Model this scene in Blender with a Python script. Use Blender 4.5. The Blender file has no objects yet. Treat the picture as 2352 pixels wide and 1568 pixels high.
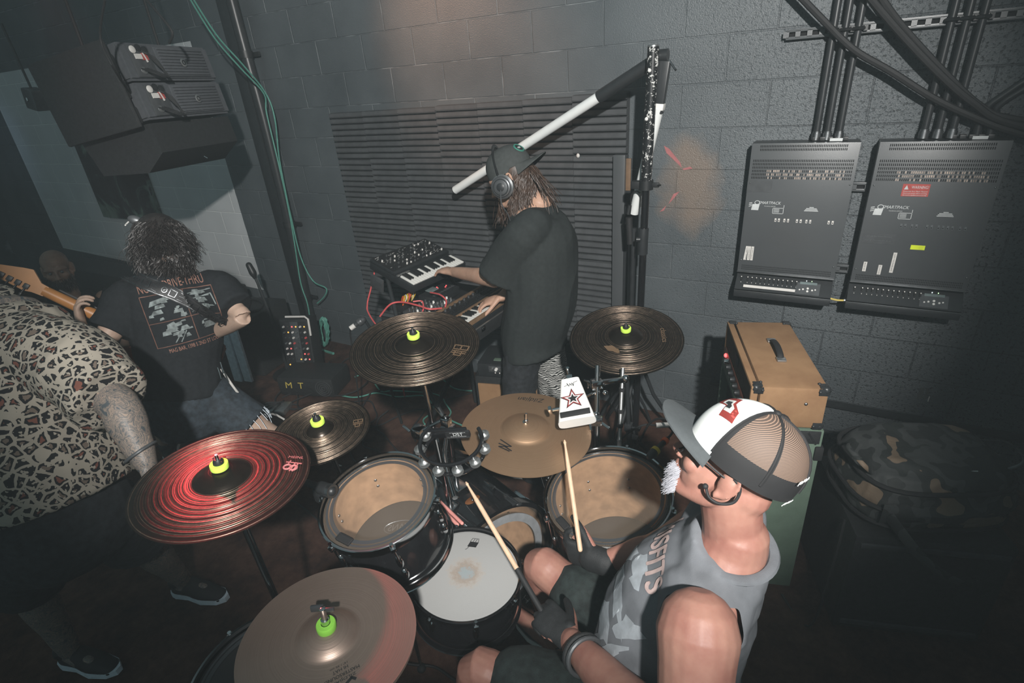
import bpy, bmesh, math, random
from mathutils import Vector, Matrix, noise
from mathutils.bvhtree import BVHTree
V=Vector; PI=math.pi; sin=math.sin; cos=math.cos
SC=bpy.context.scene; COL=SC.collection
random.seed(7)

# ---------------------------------------------------------------- camera, ambient, lamps, exposure
cam=bpy.data.cameras.new('camera'); camo=bpy.data.objects.new('camera',cam); COL.objects.link(camo)
cam.lens=18.936; cam.sensor_width=36.0; cam.clip_start=0.02
CR=((0.8736,0.1560,-0.4601),(0.4803,-0.4213,0.7693),(-0.0738,-0.8934,-0.4432))
CP=V((3.3342,-2.9941,2.0567))
camo.matrix_world=Matrix(((CR[0][0],-CR[0][1],-CR[0][2],CP[0]),(CR[1][0],-CR[1][1],-CR[1][2],CP[1]),(CR[2][0],-CR[2][1],-CR[2][2],CP[2]),(0,0,0,1)))
SC.camera=camo
vs=SC.view_settings; SC.display_settings.display_device='sRGB'
vs.view_transform='Standard'; vs.look='None'; vs.exposure=0.0; vs.gamma=1.0; vs.use_curve_mapping=False
W=bpy.data.worlds.new('room_ambient'); SC.world=W; W.use_nodes=True
bgn=W.node_tree.nodes['Background']; bgn.inputs[0].default_value=(0.66,0.95,1.0,1); bgn.inputs[1].default_value=0.145

def spot(name,loc,target,energy,color,angle,blend,size):
    l=bpy.data.lights.new(name,'SPOT'); l.energy=energy; l.color=color; l.spot_size=math.radians(angle); l.spot_blend=blend; l.shadow_soft_size=size
    o=bpy.data.objects.new(name,l); COL.objects.link(o); o.location=loc
    o.rotation_euler=(V(target)-V(loc)).to_track_quat('-Z','Y').to_euler(); return o
# the photographer's bounced flash, above and right of the lens
spot('camera_flash',(4.05,-3.83,3.02),(1.7887,-0.4153,1.3701),900,(1.0,0.985,0.95),64,0.55,0.05)
# warm and red stage lamps
spot('warm_stage_lamp',(0.2,-1.6,3.3),(1.3550,0.0000,2.1269),165,(1.0,0.55,0.35),36,1.0,0.08)
spot('red_stage_lamp',(0.25,-1.55,2.75),(2.3672,-2.4513,1.2053),240,(1.0,0.09,0.10),11,0.55,0.06)
spot('blue_side_lamp',(-4.6,-1.6,2.3),(-5.1174,0.0000,1.7665),6,(0.45,0.65,1.0),46,1.0,0.2)

# ---------------------------------------------------------------- materials
class NT:
    def __init__(s,name):
        s.m=bpy.data.materials.new(name); s.m.use_nodes=True; s.t=s.m.node_tree
        s.b=s.t.nodes['Principled BSDF']
    def n(s,typ,**k):
        q=s.t.nodes.new(typ)
        for a,v in k.items(): setattr(q,a,v)
        return q
    def l(s,a,b): s.t.links.new(a,b)
    def ramp(s,fac,stops,interp='LINEAR'):
        r=s.n('ShaderNodeValToRGB'); r.color_ramp.interpolation=interp
        e=r.color_ramp.elements
        while len(e)<len(stops): e.new(0.5)
        for i,(p,c) in enumerate(stops):
            e[i].position=p; e[i].color=(*c,1) if len(c)==3 else c
        s.l(fac,r.inputs[0]); return r.outputs[0]
    def coord(s): return s.n('ShaderNodeTexCoord').outputs['Object']
    def noise(s,scale,detail=3,rough=.5,vec=None):
        q=s.n('ShaderNodeTexNoise'); q.inputs['Scale'].default_value=scale; q.inputs['Detail'].default_value=detail; q.inputs['Roughness'].default_value=rough
        s.l(vec or s.coord(),q.inputs['Vector']); return q.outputs['Fac']
    def bump(s,h,strength=.3,dist=.002,prev=None):
        q=s.n('ShaderNodeBump'); q.inputs['Strength'].default_value=strength; q.inputs['Distance'].default_value=dist
        s.l(h,q.inputs['Height']); s.l(q.outputs[0],s.b.inputs['Normal'])
        if prev: s.l(prev,q.inputs['Normal'])
        return q.outputs[0]
    def mix(s,f,a,b):
        q=s.n('ShaderNodeMix'); q.data_type='RGBA'
        for v,i in ((f,0),(a,6),(b,7)):
            if isinstance(v,(int,float)): q.inputs[i].default_value=v
            elif isinstance(v,tuple): q.inputs[i].default_value=(*v,1)
            else: s.l(v,q.inputs[i])
        return q.outputs[2]
    def math(s,op,a,b=None,clamp=False):
        q=s.n('ShaderNodeMath',operation=op); q.use_clamp=clamp
        for v,i in ((a,0),(b,1)):
            if v is None: continue
            if isinstance(v,(int,float)): q.inputs[i].default_value=v
            else: s.l(v,q.inputs[i])
        return q.outputs[0]
    def xyz(s):
        q=s.n('ShaderNodeSeparateXYZ'); s.l(s.coord(),q.inputs[0]); return q.outputs
def mat(name,c,r=.6,metal=0,var=.12,vs_=30,bump=0,bs=200,spec=.5,coat=0):
    k=NT(name); k.b.inputs['Roughness'].default_value=r; k.b.inputs['Metallic'].default_value=metal
    k.b.inputs['Specular IOR Level'].default_value=spec; k.b.inputs['Coat Weight'].default_value=coat
    f=k.noise(vs_,3)
    k.l(k.ramp(f,[(.3,tuple(x*(1-var) for x in c)),(.7,tuple(min(1,x*(1+var)) for x in c))]),k.b.inputs['Base Color'])
    if bump: k.bump(k.noise(bs,2),bump,.002)
    return k.m
def emit(name,c,s):
    k=NT(name); k.b.inputs['Base Color'].default_value=(*c,1); k.b.inputs['Emission Color'].default_value=(*c,1); k.b.inputs['Emission Strength'].default_value=s; return k.m

def mk_wall(name,grey):
    k=NT(name); x,y,z=k.xyz()[:3]
    cv=k.n('ShaderNodeCombineXYZ'); k.l(k.math('ADD',x,40.64),cv.inputs[0]); k.l(k.math('ADD',z,4.064-2.15),cv.inputs[1])
    b=k.n('ShaderNodeTexBrick'); k.l(cv.outputs[0],b.inputs['Vector'])
    b.offset=.5; b.offset_frequency=2; b.squash=1
    for n_,v in (('Scale',1),('Mortar Size',.0045),('Mortar Smooth',.5),('Bias',0),('Brick Width',.4064),('Row Height',.2032)): b.inputs[n_].default_value=v
    mort=b.outputs['Fac']
    rough_zone=k.math('ADD',k.math('MULTIPLY',x,.6),-1.35,True)          # open-pored blocks towards the right
    tone=k.noise(2.2,4); dark=k.ramp(tone,[(.3,(.066,.077,.084)),(.72,(.104,.118,.126))])
    pits=k.ramp(k.noise(75,2,.6),[(.34,(.25,.25,.25)),(.46,(1,1,1))])
    pt=k.mix(rough_zone,(1,1,1),pits)
    mm=k.n('ShaderNodeMix'); mm.data_type='RGBA'; mm.blend_type='MULTIPLY'; mm.inputs[0].default_value=1; k.l(dark,mm.inputs[6]); k.l(pt,mm.inputs[7]); col=mm.outputs[2]
    chips=k.ramp(k.noise(38,3,.7),[(.735,(0,0,0)),(.76,(1,1,1))])
    col=k.mix(k.math('MULTIPLY',chips,.5),col,(.4,.4,.39))
    mcol=k.ramp(rough_zone,[(.0,(.19,.21,.22)),(.6,(.045,.05,.055))])  # joints darker towards the right: shade of their recess put into the colour
    wear=k.ramp(k.noise(7,2),[(.45,(0,0,0)),(.62,(1,1,1))])
    col=k.mix(k.math('MULTIPLY',k.math('MULTIPLY',mort,.8),k.math('ADD',wear,k.math('MULTIPLY',rough_zone,.6),True)),col,mcol)
    if grey:
        # rubbed brown patch of bare block beside the pole
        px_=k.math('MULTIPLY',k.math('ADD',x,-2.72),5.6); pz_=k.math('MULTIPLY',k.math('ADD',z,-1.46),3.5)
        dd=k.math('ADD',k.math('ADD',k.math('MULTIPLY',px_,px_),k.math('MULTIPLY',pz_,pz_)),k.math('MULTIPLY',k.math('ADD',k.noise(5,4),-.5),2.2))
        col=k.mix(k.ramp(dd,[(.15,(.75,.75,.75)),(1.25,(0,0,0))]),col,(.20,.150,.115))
        wob=k.math('MULTIPLY',k.math('ADD',k.noise(9,2),-.5),.01)
        a=k.math('LESS_THAN',k.math('ADD',x,wob),-1.13); c2=k.math('GREATER_THAN',k.math('ADD',z,k.math('MULTIPLY',x,.03)),.375); d=k.math('LESS_THAN',z,2.47); e=k.math('GREATER_THAN',x,-4.9)
        mask=k.math('MULTIPLY',k.math('MULTIPLY',a,c2),k.math('MULTIPLY',d,e))
        gcol=k.mix(k.math('MULTIPLY',mort,.95),k.ramp(k.noise(3,3),[(.3,(.56,.57,.58)),(.7,(.64,.65,.66))]),(.92,.93,.92))
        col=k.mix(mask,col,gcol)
    k.l(col,k.b.inputs['Base Color']); k.b.inputs['Roughness'].default_value=.42; k.b.inputs['Specular IOR Level'].default_value=.6
    h=k.math('ADD',k.math('MULTIPLY',mort,-1.0),k.math('MULTIPLY',k.noise(160,3,.6),k.math('ADD',k.math('MULTIPLY',rough_zone,.9),.35)))
    h=k.math('ADD',h,k.math('MULTIPLY',pits,k.math('MULTIPLY',rough_zone,.7)))
    k.bump(h,.75,.005)
    return k.m
def mk_carpet():
    k=NT('worn_red_carpet'); k.b.inputs['Roughness'].default_value=.95; k.b.inputs['Specular IOR Level'].default_value=.1
    c=k.ramp(k.noise(5,4,.7),[(.3,(.022,.013,.011)),(.5,(.060,.031,.023)),(.72,(.105,.058,.043))])
    k.l(c,k.b.inputs['Base Color']); k.bump(k.noise(260,2),.6,.004); return k.m
def mk_leopard():
    k=NT('leopard_print'); k.b.inputs['Roughness'].default_value=.85; k.b.inputs['Specular IOR Level'].default_value=.2
    co=k.coord()
    nz=k.n('ShaderNodeTexNoise'); nz.inputs['Scale'].default_value=24; nz.inputs['Detail'].default_value=2; k.l(co,nz.inputs['Vector'])
    q=k.n('ShaderNodeVectorMath',operation='MULTIPLY_ADD'); k.l(nz.outputs['Color'],q.inputs[0]); q.inputs[1].default_value=(.022,.022,.022); k.l(co,q.inputs[2])
    v=k.n('ShaderNodeTexVoronoi'); v.inputs['Scale'].default_value=33; k.l(q.outputs[0],v.inputs['Vector'])
    v2=k.n('ShaderNodeTexVoronoi'); v2.feature='DISTANCE_TO_EDGE'; v2.inputs['Scale'].default_value=33; k.l(q.outputs[0],v2.inputs['Vector'])
    e=v2.outputs['Distance']; wid=k.math('MULTIPLY',k.noise(60,1),.10)
    ring=k.math('MULTIPLY',k.math('GREATER_THAN',k.math('SUBTRACT',e,k.math('MULTIPLY',wid,1.0)),.058),k.math('GREATER_THAN',k.noise(85,1),.39))
    core=k.math('GREATER_THAN',k.math('ADD',e,k.math('MULTIPLY',k.math('ADD',k.noise(70,2),-.5),.5)),.29)
    hs=k.n('ShaderNodeSeparateColor'); k.l(v.outputs['Color'],hs.inputs[0])
    solid=k.math('GREATER_THAN',hs.outputs[0],.72)
    corecol=k.mix(k.math('GREATER_THAN',hs.outputs[1],.5),(.13,.10,.08),(.14,.055,.04))
    c=k.mix(ring,(.29,.26,.215),(.012,.012,.013)); c=k.mix(k.math('MULTIPLY',core,k.math('SUBTRACT',1.0,solid)),c,corecol)
    k.l(c,k.b.inputs['Base Color']); k.bump(k.noise(12,3),.4,.01); return k.m
def mk_camo():
    k=NT('camouflage_cloth'); k.b.inputs['Roughness'].default_value=.7
    a=k.ramp(k.noise(7,2,.5),[(.0,(.02,.022,.022)),(.44,(.045,.048,.048)),(.52,(.02,.023,.022)),(.60,(.16,.115,.078))],'CONSTANT')
    k.l(a,k.b.inputs['Base Color']); k.bump(k.noise(30,3),.5,.006); return k.m
def mk_tweed():
    k=NT('tan_tweed'); k.b.inputs['Roughness'].default_value=.75; k.b.inputs['Specular IOR Level'].default_value=.3
    w=k.n('ShaderNodeTexWave'); w.bands_direction='DIAGONAL'; w.inputs['Scale'].default_value=110; w.inputs['Distortion'].default_value=.6; k.l(k.coord(),w.inputs['Vector'])
    st=k.ramp(k.noise(6,4,.65),[(.30,(.23,.128,.066)),(.6,(.32,.19,.10))])
    k.l(k.mix(k.math('MULTIPLY',w.outputs['Fac'],.35),st,(.14,.075,.038)),k.b.inputs['Base Color']); k.bump(w.outputs['Fac'],.3,.001); return k.m
def mk_skin(name,a,b,tat=0):
    k=NT(name); k.b.inputs['Roughness'].default_value=.5; k.b.inputs['Specular IOR Level'].default_value=.35
    k.b.inputs['Subsurface Weight'].default_value=.12; k.b.inputs['Subsurface Radius'].default_value=(.02,.008,.004)
    c=k.ramp(k.noise(13,4,.6),[(.32,a),(.68,b)])
    if tat:
        v=k.n('ShaderNodeTexNoise'); v.inputs['Scale'].default_value=22; v.inputs['Detail'].default_value=5; v.inputs['Distortion'].default_value=2.4; k.l(k.coord(),v.inputs['Vector'])
        t=k.ramp(v.outputs['Fac'],[(.36,(1,1,1)),(.44,(.35,.35,.35)),(.49,(1,1,1)),(.54,(.2,.2,.2)),(.60,(.85,.85,.85)),(.68,(.1,.1,.1))])
        x,y,z=k.xyz()[:3]
        c=k.mix(k.math('MULTIPLY',t,tat),c,(.045,.06,.07))
    k.l(c,k.b.inputs['Base Color']); k.bump(k.noise(170,2),.12,.002); return k.m
def mk_cymbal(name,dark,light,r,metal,rs=420):
    k=NT(name); k.b.inputs['Roughness'].default_value=r; k.b.inputs['Metallic'].default_value=metal
    x,y,z=k.xyz()[:3]; rad=k.math('SQRT',k.math('ADD',k.math('MULTIPLY',x,x),k.math('MULTIPLY',y,y)))
    cv=k.n('ShaderNodeCombineXYZ'); k.l(k.math('MULTIPLY',rad,rs),cv.inputs[0])
    n_=k.noise(1.0,2,.6,cv.outputs[0]); n2=k.noise(14,4,.7)
    k.l(k.mix(k.math('ADD',k.math('MULTIPLY',n_,.7),k.math('MULTIPLY',n2,.4),True),dark,light),k.b.inputs['Base Color'])
    k.bump(n_,.35,.0012); return k.m
def mk_chip():
    k=NT('chipped_black_pole'); k.b.inputs['Roughness'].default_value=.35
    q=k.noise(65,3,.75); m_=k.ramp(q,[(.585,(0,0,0)),(.60,(1,1,1))])
    k.l(k.mix(m_,(.012,.013,.014),(.6,.6,.58)),k.b.inputs['Base Color']); return k.m
def mk_mesh():
    k=NT('cap_netting'); k.b.inputs['Roughness'].default_value=.7
    z=k.xyz()[2]; s_=k.math('SINE',k.math('MULTIPLY',z,2600))
    k.l(k.mix(k.ramp(s_,[(.35,(0,0,0)),(.6,(1,1,1))]),(.07,.05,.04),(.25,.165,.12)),k.b.inputs['Base Color']); return k.m
def mk_snare():
    k=NT('coated_drumhead'); k.b.inputs['Roughness'].default_value=.75
    x,y,z=k.xyz()[:3]; rad=k.math('SQRT',k.math('ADD',k.math('MULTIPLY',x,x),k.math('MULTIPLY',y,y)))
    r2=k.math('ADD',rad,k.math('MULTIPLY',k.math('ADD',k.noise(60,4,.8),-.5),.075))
    k.l(k.ramp(r2,[(.0,(.27,.31,.32)),(.017,(.28,.31,.32)),(.030,(.30,.25,.21)),(.052,(.36,.335,.31)),(.064,(.34,.34,.335))]),k.b.inputs['Base Color'])
    k.bump(k.noise(420,2),.3,.001); return k.m
def mk_clear(name,c,alpha,r=.25):
    k=NT(name); k.b.inputs['Base Color'].default_value=(*c,1); k.b.inputs['Alpha'].default_value=alpha; k.b.inputs['Roughness'].default_value=r; return k.m
def mk_paint():
    k=NT('painted_canvas'); k.b.inputs['Roughness'].default_value=.6
    v=k.n('ShaderNodeTexNoise'); v.inputs['Scale'].default_value=2.6; v.inputs['Detail'].default_value=5; v.inputs['Distortion'].default_value=1.6; k.l(k.coord(),v.inputs['Vector'])
    k.l(k.ramp(v.outputs['Fac'],[(.42,(.012,.016,.018)),(.52,(.02,.03,.035)),(.58,(.10,.15,.12)),(.66,(.16,.22,.19)),(.72,(.05,.05,.07))]),k.b.inputs['Base Color']); return k.m
def mk_denim(name,c):
    return mat(name,c,.85,0,.45,45,.5,300)

MB=mk_wall('painted_block_wall',True); MB2=mk_wall('painted_block_side',False)
CARPET=mk_carpet(); LEO=mk_leopard(); CAMO=mk_camo(); TWEED=mk_tweed()
SKIN_D=mk_skin('sunburnt_skin',(.27,.118,.092),(.36,.190,.145)); SKIN_K=mk_skin('fair_skin',(.40,.235,.165),(.50,.31,.225)); SKIN_G=mk_skin('pale_skin',(.34,.235,.18),(.42,.30,.235)); SKIN_L=mk_skin('tattooed_skin',(.27,.20,.155),(.33,.25,.195),.95); SKIN_B=mk_skin('audience_skin',(.16,.10,.075),(.22,.14,.10))
FOAM=mat('charcoal_foam',(.072,.076,.080),.95,0,.15,12,.5,350,.15)
BLACK=mat('black_plastic',(.014,.015,.016),.45); SATIN=mat('satin_black',(.022,.024,.026),.38); TOLEX=mat('black_vinyl',(.017,.018,.019),.6,0,.2,60,.5,500)
RUBBER=mat('black_rubber',(.012,.012,.013),.7); GLOSS=mat('gloss_black_shell',(.009,.009,.010),.12,0,.1,20,0,1,.5,.6)
CHROME=mat('chrome',(.62,.63,.64),.14,1,.05); STEEL=mat('dull_steel',(.30,.31,.32),.38,1,.15); ALU=mat('satin_aluminium',(.45,.46,.46),.35,.9)
WHITE=mat('white_plastic',(.72,.74,.73),.45,0,.03); CREAM=mat('cream_paint',(.74,.73,.70),.5,0,.03); INK=mat('black_ink',(.012,.012,.013),.6); PRINT=mat('white_print',(.55,.57,.57),.7); REDINK=mat('dark_red_ink',(.22,.035,.035),.6)
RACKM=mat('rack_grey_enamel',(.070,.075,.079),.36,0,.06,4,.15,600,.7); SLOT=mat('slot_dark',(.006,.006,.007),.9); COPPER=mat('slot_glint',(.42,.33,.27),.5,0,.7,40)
LIME=mat('lime_felt',(.56,.82,.10),.8,0,.06); GREEN=mat('green_felt',(.16,.40,.04),.85); SAGE=mat('sage_vinyl',(.115,.165,.125),.6,0,.08,20,.4,420); TEAL=mat('teal_cable',(.10,.30,.24),.5); REDC=mat('red_cable',(.55,.09,.09),.45); CORAL=mat('coral_stick_paint',(.62,.26,.23),.55)
WOOD=mat('maple_ply',(.36,.215,.125),.55,0,.22,22); STICK=mat('hickory',(.58,.40,.27),.5,0,.1,40); MAPLE=mat('amber_maple',(.44,.19,.055),.4,0,.1,14); WALNUT=mat('walnut_trim',(.17,.105,.062),.5,0,.2,20)
IVORY=mat('white_keys',(.74,.73,.69),.3,0,.02); SHIRT=mat('slate_cotton',(.026,.030,.030),.9,0,.1,60,.3,600,.15); TEE=mat('black_cotton',(.014,.016,.018),.9,0,.15,60,.3,600,.15); GREYTEE=mat('grey_cotton',(.150,.158,.172),.9,0,.16,18,.35,700,.15)
DENIM=mk_denim('dark_denim',(.018,.026,.034)); SHORTS=mk_denim('dark_green_shorts',(.013,.020,.019)); PANTS=mk_denim('black_trousers',(.014,.016,.019)); BROWNH=mat('brown_hair',(.048,.028,.019),.5,0,.4,40); DARKH=mat('dark_hair',(.018,.015,.014),.5,0,.4,40); GREYH=mat('grey_beard',(.30,.30,.33),.8,0,.2,60)
CAPW=mat('white_cap_foam',(.78,.80,.78),.85,0,.02,30,.15,500); CAPB=mat('charcoal_brim',(.060,.068,.072),.85,0,.06,80,.3,700); CAPN=mat('black_cap_band',(.012,.012,.013),.75); NET=mk_mesh(); CAPK=mat('faded_black_cap',(.050,.055,.054),.9,0,.1,70,.3,600,.2); TEALP=mat('teal_patch',(.04,.20,.15),.7)
GLOVE=mat('black_glove',(.012,.013,.014),.7,0,.2,60,.4,400); YELLOW=mat('yellow_tape',(.62,.42,.03),.5); ORANGE=mat('orange_tape',(.72,.12,.03),.5); TAPE=mat('label_tape',(.62,.60,.57),.7,0,.06); NEON=mat('neon_label',(.70,.82,.03),.6); WARN=mat('red_warning',(.42,.07,.06),.6); GOLD=mat('gold_letters',(.60,.46,.10),.6)
PALE=mat('pale_blue_paint',(.66,.74,.82),.6); GUNM=mat('gunmetal',(.10,.105,.11),.4,.5); SPKM=mat('speaker_enamel',(.075,.08,.088),.6,0,.1,40,.3,500); PAINT=mk_paint(); RUST=mat('brown_badge',(.14,.055,.02),.4); LCD=mat('lcd_grey',(.16,.20,.20),.25); PINKP=mat('pink_paint',(.36,.13,.13),.7); SUNB=mat('sunburst_body',(.24,.05,.02),.2)
SNARE=mk_snare(); CLEAR=mk_clear('clear_drumhead',(.55,.44,.34),.11,.22); DOTH=mat('black_head',(.016,.016,.017),.45); RINGB=mk_clear('grey_damper_ring',(.05,.055,.06),.80,.4); GREYR=mat('grey_foam_ring',(.22,.23,.24),.8); PRINTW=mat('shirt_white_print',(.60,.64,.68),.85,0,.1,60); PRINTP=mat('shirt_pink_print',(.44,.33,.31),.85,0,.12,60); PRINTO=mat('shirt_rust_print',(.26,.13,.095),.85); PRINTG=mat('shirt_grey_print',(.30,.34,.34),.85,0,.5,50)
CYD=mk_cymbal('dark_cymbal',(.012,.011,.010),(.055,.043,.034),.27,.8); CYB=mk_cymbal('bronze_cymbal',(.36,.215,.125),(.52,.345,.22),.45,.8,240); CYH=mk_cymbal('aged_hat_cymbal',(.24,.175,.145),(.38,.29,.24),.42,.8,240)
LEDG=emit('green_led',(.5,1,.4),2.5); LEDW=emit('white_led',(.8,1,1),2.5); LEDR=emit('red_led',(1,.1,.1),2.0)

def mk_zebra():
    k=NT('zebra_print'); k.b.inputs['Roughness'].default_value=.8
    w=k.n('ShaderNodeTexWave'); w.bands_direction='Z'; w.inputs['Scale'].default_value=28; w.inputs['Distortion'].default_value=9; w.inputs['Detail'].default_value=2; k.l(k.coord(),w.inputs['Vector'])
    k.l(k.ramp(w.outputs['Fac'],[(.47,(.012,.013,.013)),(.53,(.48,.48,.46))]),k.b.inputs['Base Color']); return k.m
ZEBRA=mk_zebra()
RIDGE=mat('lathed_bronze',(.13,.095,.07),.42,.7,.5,60)

# ---------------------------------------------------------------- geometry helpers
def frame(o,z,x=None):
    z=V(z).normalized(); x=V(x) if x is not None else (V((1,0,0)) if abs(z.x)<.9 else V((0,1,0)))
    x=(x-z*x.dot(z)).normalized(); y=z.cross(x); o=V(o)
    return Matrix(((x.x,y.x,z.x,o.x),(x.y,y.y,z.y,o.y),(x.z,y.z,z.z,o.z),(0,0,0,1)))
def cr(p,sub):
    if sub<2 or len(p)<3: return [V(q) for q in p]
    out=[]; p=[V(q) for q in p]
    for i in range(len(p)-1):
        a=p[max(i-1,0)];b=p[i];c=p[i+1];d=p[min(i+2,len(p)-1)]
        for k in range(sub):
            t=k/sub; out.append(.5*((2*b)+(c-a)*t+(2*a-5*b+4*c-d)*t*t+(3*b-a-3*c+d)*t**3))
    out.append(p[-1]); return out
class G:
    def __init__(s): s.bm=bmesh.new(); s.mi=0
    def ring(s,pts): return [s.bm.verts.new(p) for p in pts]
    def face(s,vs):
        try:
            f=s.bm.faces.new(vs); f.material_index=s.mi; return f
        except ValueError: return None
    def skin(s,a,b):
        n=len(a)
        for i in range(n): s.face((a[i],a[(i+1)%n],b[(i+1)%n],b[i]))
    def box(s,c,d,M=None,bev=0):
        t=bmesh.new(); bmesh.ops.create_cube(t,size=1)
        for v in t.verts: v.co=V((v.co.x*d[0],v.co.y*d[1],v.co.z*d[2]))
        if bev: bmesh.ops.bevel(t,geom=t.edges[:],offset=bev,segments=2,affect='EDGES',profile=.6)
        s.merge(t,(M or Matrix())@Matrix.Translation(V(c))); return s
    def merge(s,t,M=None):
        mp={}
        for v in t.verts: mp[v]=s.bm.verts.new(M@v.co if M else v.co)
        for f in t.faces:
            q=s.face([mp[v] for v in f.verts])
        t.free() ; return s
    def tube(s,pts,r,n=8,sub=1,closed=False,cap=True,flat=1.0,ref=None):
        pts=cr(pts,sub); m=len(pts)
        R=[(r if isinstance(r,(int,float)) else r[0]+(r[-1]-r[0])*i/(m-1) if len(r)==2 else r[min(int(i*len(r)/m),len(r)-1)]) for i in range(m)]
        rings=[]; up=V(ref) if ref is not None else None
        for i in range(m):
            a=pts[i-1] if (i>0 or closed) else pts[i]; b=pts[(i+1)%m] if (i<m-1 or closed) else pts[i]
            t=(b-a).normalized() if (b-a).length>1e-9 else V((0,0,1))
            if up is None: up=V((0,0,1)) if abs(t.z)<.9 else V((1,0,0))
            x=(up-t*up.dot(t)); x=x.normalized() if x.length>1e-6 else t.orthogonal().normalized(); 
            if ref is None: up=x
            y=t.cross(x)
            rings.append(s.ring([pts[i]+x*(cos(2*PI*k/n)*R[i])+y*(sin(2*PI*k/n)*R[i]*flat) for k in range(n)]))
        for i in range(m-1): s.skin(rings[i],rings[i+1])
        if closed: s.skin(rings[-1],rings[0])
        elif cap: s.face(rings[0][::-1]); s.face(rings[-1])
        return s
    def cyl(s,a,b,r,r2=None,n=20,cap=True): return s.tube([a,b],(r,r if r2 is None else r2),n,cap=cap)
    def lathe(s,prof,M,n=40,close=False):
        rings=[]
        for r,h in prof:
            rings.append([s.bm.verts.new(M@V((0,0,h)))] if r<1e-6 else s.ring([M@V((r*cos(2*PI*k/n),r*sin(2*PI*k/n),h)) for k in range(n)]))
        prs=list(zip(rings,rings[1:]))+([(rings[-1],rings[0])] if close else [])
        for a,b in prs:
            if len(a)==1 and len(b)==1: continue
            if len(a)==1:
                for k in range(n): s.face((a[0],b[k],b[(k+1)%n]))
            elif len(b)==1:
                for k in range(n): s.face((a[k],a[(k+1)%n],b[0]))
            else: s.skin(a,b)
        return s
    def ell(s,c,r,M=None,n=14):
        r=(r,r,r) if isinstance(r,(int,float)) else r
        t=bmesh.new(); bmesh.ops.create_uvsphere(t,u_segments=n,v_segments=max(8,n*2//3),radius=1)
        for v in t.verts: v.co=V((v.co.x*r[0],v.co.y*r[1],v.co.z*r[2]))
        return s.merge(t,(M or Matrix())@Matrix.Translation(V(c)))
    def limb(s,st,ref=(0,1,0),n=20,sub=4,cap=True):
        # st: (point, rx along ref, ry[, squareness])
        P=cr([q[0] for q in st],sub); m=len(P); k=len(st)-1
        def rad(i,j):
            t=i/sub if sub>1 and len(st)>2 else i; a=min(int(t),k-1) if k>0 else 0; u=t-a; u=u*u*(3-2*u) if sub>1 else u
            return st[a][j]*(1-u)+st[min(a+1,k)][j]*u
        rings=[]; ref=V(ref)
        def mk(p,t,rx,ry):
            x=ref-t*ref.dot(t); x=x.normalized() if x.length>1e-5 else t.orthogonal().normalized(); y=t.cross(x)
            return s.ring([p+x*(rx*cos(2*PI*i/n))+y*(ry*sin(2*PI*i/n)) for i in range(n)])
        for i in range(m):
            t=(P[min(i+1,m-1)]-P[max(i-1,0)]).normalized(); rx,ry=rad(i,1),rad(i,2)
            if i==0 and cap:
                for q in (.3,.6,.85): 
                    c_=q; sh=math.sqrt(1-q*q); rings.append(mk(P[0]-t*min(rx,ry)*sh,t,rx*c_,ry*c_))
            rings.append(mk(P[i],t,rx,ry))
            if i==m-1 and cap:
                for q in (.85,.6,.3): rings.append(mk(P[i]+t*min(rx,ry)*math.sqrt(1-q*q),t,rx*q,ry*q))
        for a,b in zip(rings,rings[1:]): s.skin(a,b)
        s.face(rings[0][::-1]); s.face(rings[-1]); return s
    def prism(s,poly,M,d):
        a=[s.bm.verts.new(M@V((x,y,d))) for x,y in poly]; b=[s.bm.verts.new(M@V((x,y,0))) for x,y in poly]
        s.face(a); s.face(b[::-1]); s.skin(b,a); return s
    def strokes(s,pls,w,M,d=.0008):
        for pl in pls:
            for (x0,y0),(x1,y1) in zip(pl,pl[1:]):
                L=math.hypot(x1-x0,y1-y0) or 1e-6; nx,ny=-(y1-y0)/L*w/2,(x1-x0)/L*w/2; ex,ey=(x1-x0)/L*w*.3,(y1-y0)/L*w*.3
                s.prism([(x0+nx-ex,y0+ny-ey),(x0-nx-ex,y0-ny-ey),(x1-nx+ex,y1-ny+ey),(x1+nx+ex,y1+ny+ey)],M,d)
        return s
    def text(s,body,M,size,depth=.0008,width=None,shear=0):
        cu=bpy.data.curves.new('t','FONT'); cu.body=body; cu.size=size; cu.align_x='CENTER'; cu.align_y='CENTER'; cu.shear=shear; cu.resolution_u=4
        o=bpy.data.objects.new('t',cu); COL.objects.link(o); bpy.context.view_layer.update()
        me=o.evaluated_get(bpy.context.evaluated_depsgraph_get()).to_mesh(); t=bmesh.new(); t.from_mesh(me); o.to_mesh_clear()
        bpy.data.objects.remove(o); bpy.data.curves.remove(cu)
        if t.verts and width:
            w_=max(v.co.x for v in t.verts)-min(v.co.x for v in t.verts)
            for v in t.verts: v.co.x*=width/w_
        for v in t.verts: v.co.z=depth
        return s.merge(t,M)
    def drape(s,bvh,M,maxlen=.012,off=.0015,back=.25):
        # lay the flat shapes (given in M's xy plane) onto a body along -z of M
        Mi=M.inverted(); z=M.col[2].to_3d().normalized()
        for _ in range(7):
            e=[e for e in s.bm.edges if e.calc_length()>maxlen]
            if not e: break
            bmesh.ops.subdivide_edges(s.bm,edges=e,cuts=1,use_grid_fill=False)
            bmesh.ops.triangulate(s.bm,faces=[f for f in s.bm.faces if len(f.verts)>3])
        kill=[]
        for v in s.bm.verts:
            h=bvh.ray_cast(v.co+z*back,-z,back*2.4)
            if h[0] is None: kill.append(v)
            else: v.co=h[0]+h[1]*off*(1 if h[1].dot(z)>0 else -1)
        bmesh.ops.delete(s.bm,geom=kill,context='VERTS'); return s
    def bvh(s):
        s.bm.normal_update(); return BVHTree.FromBMesh(s.bm)
MW={}
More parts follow.
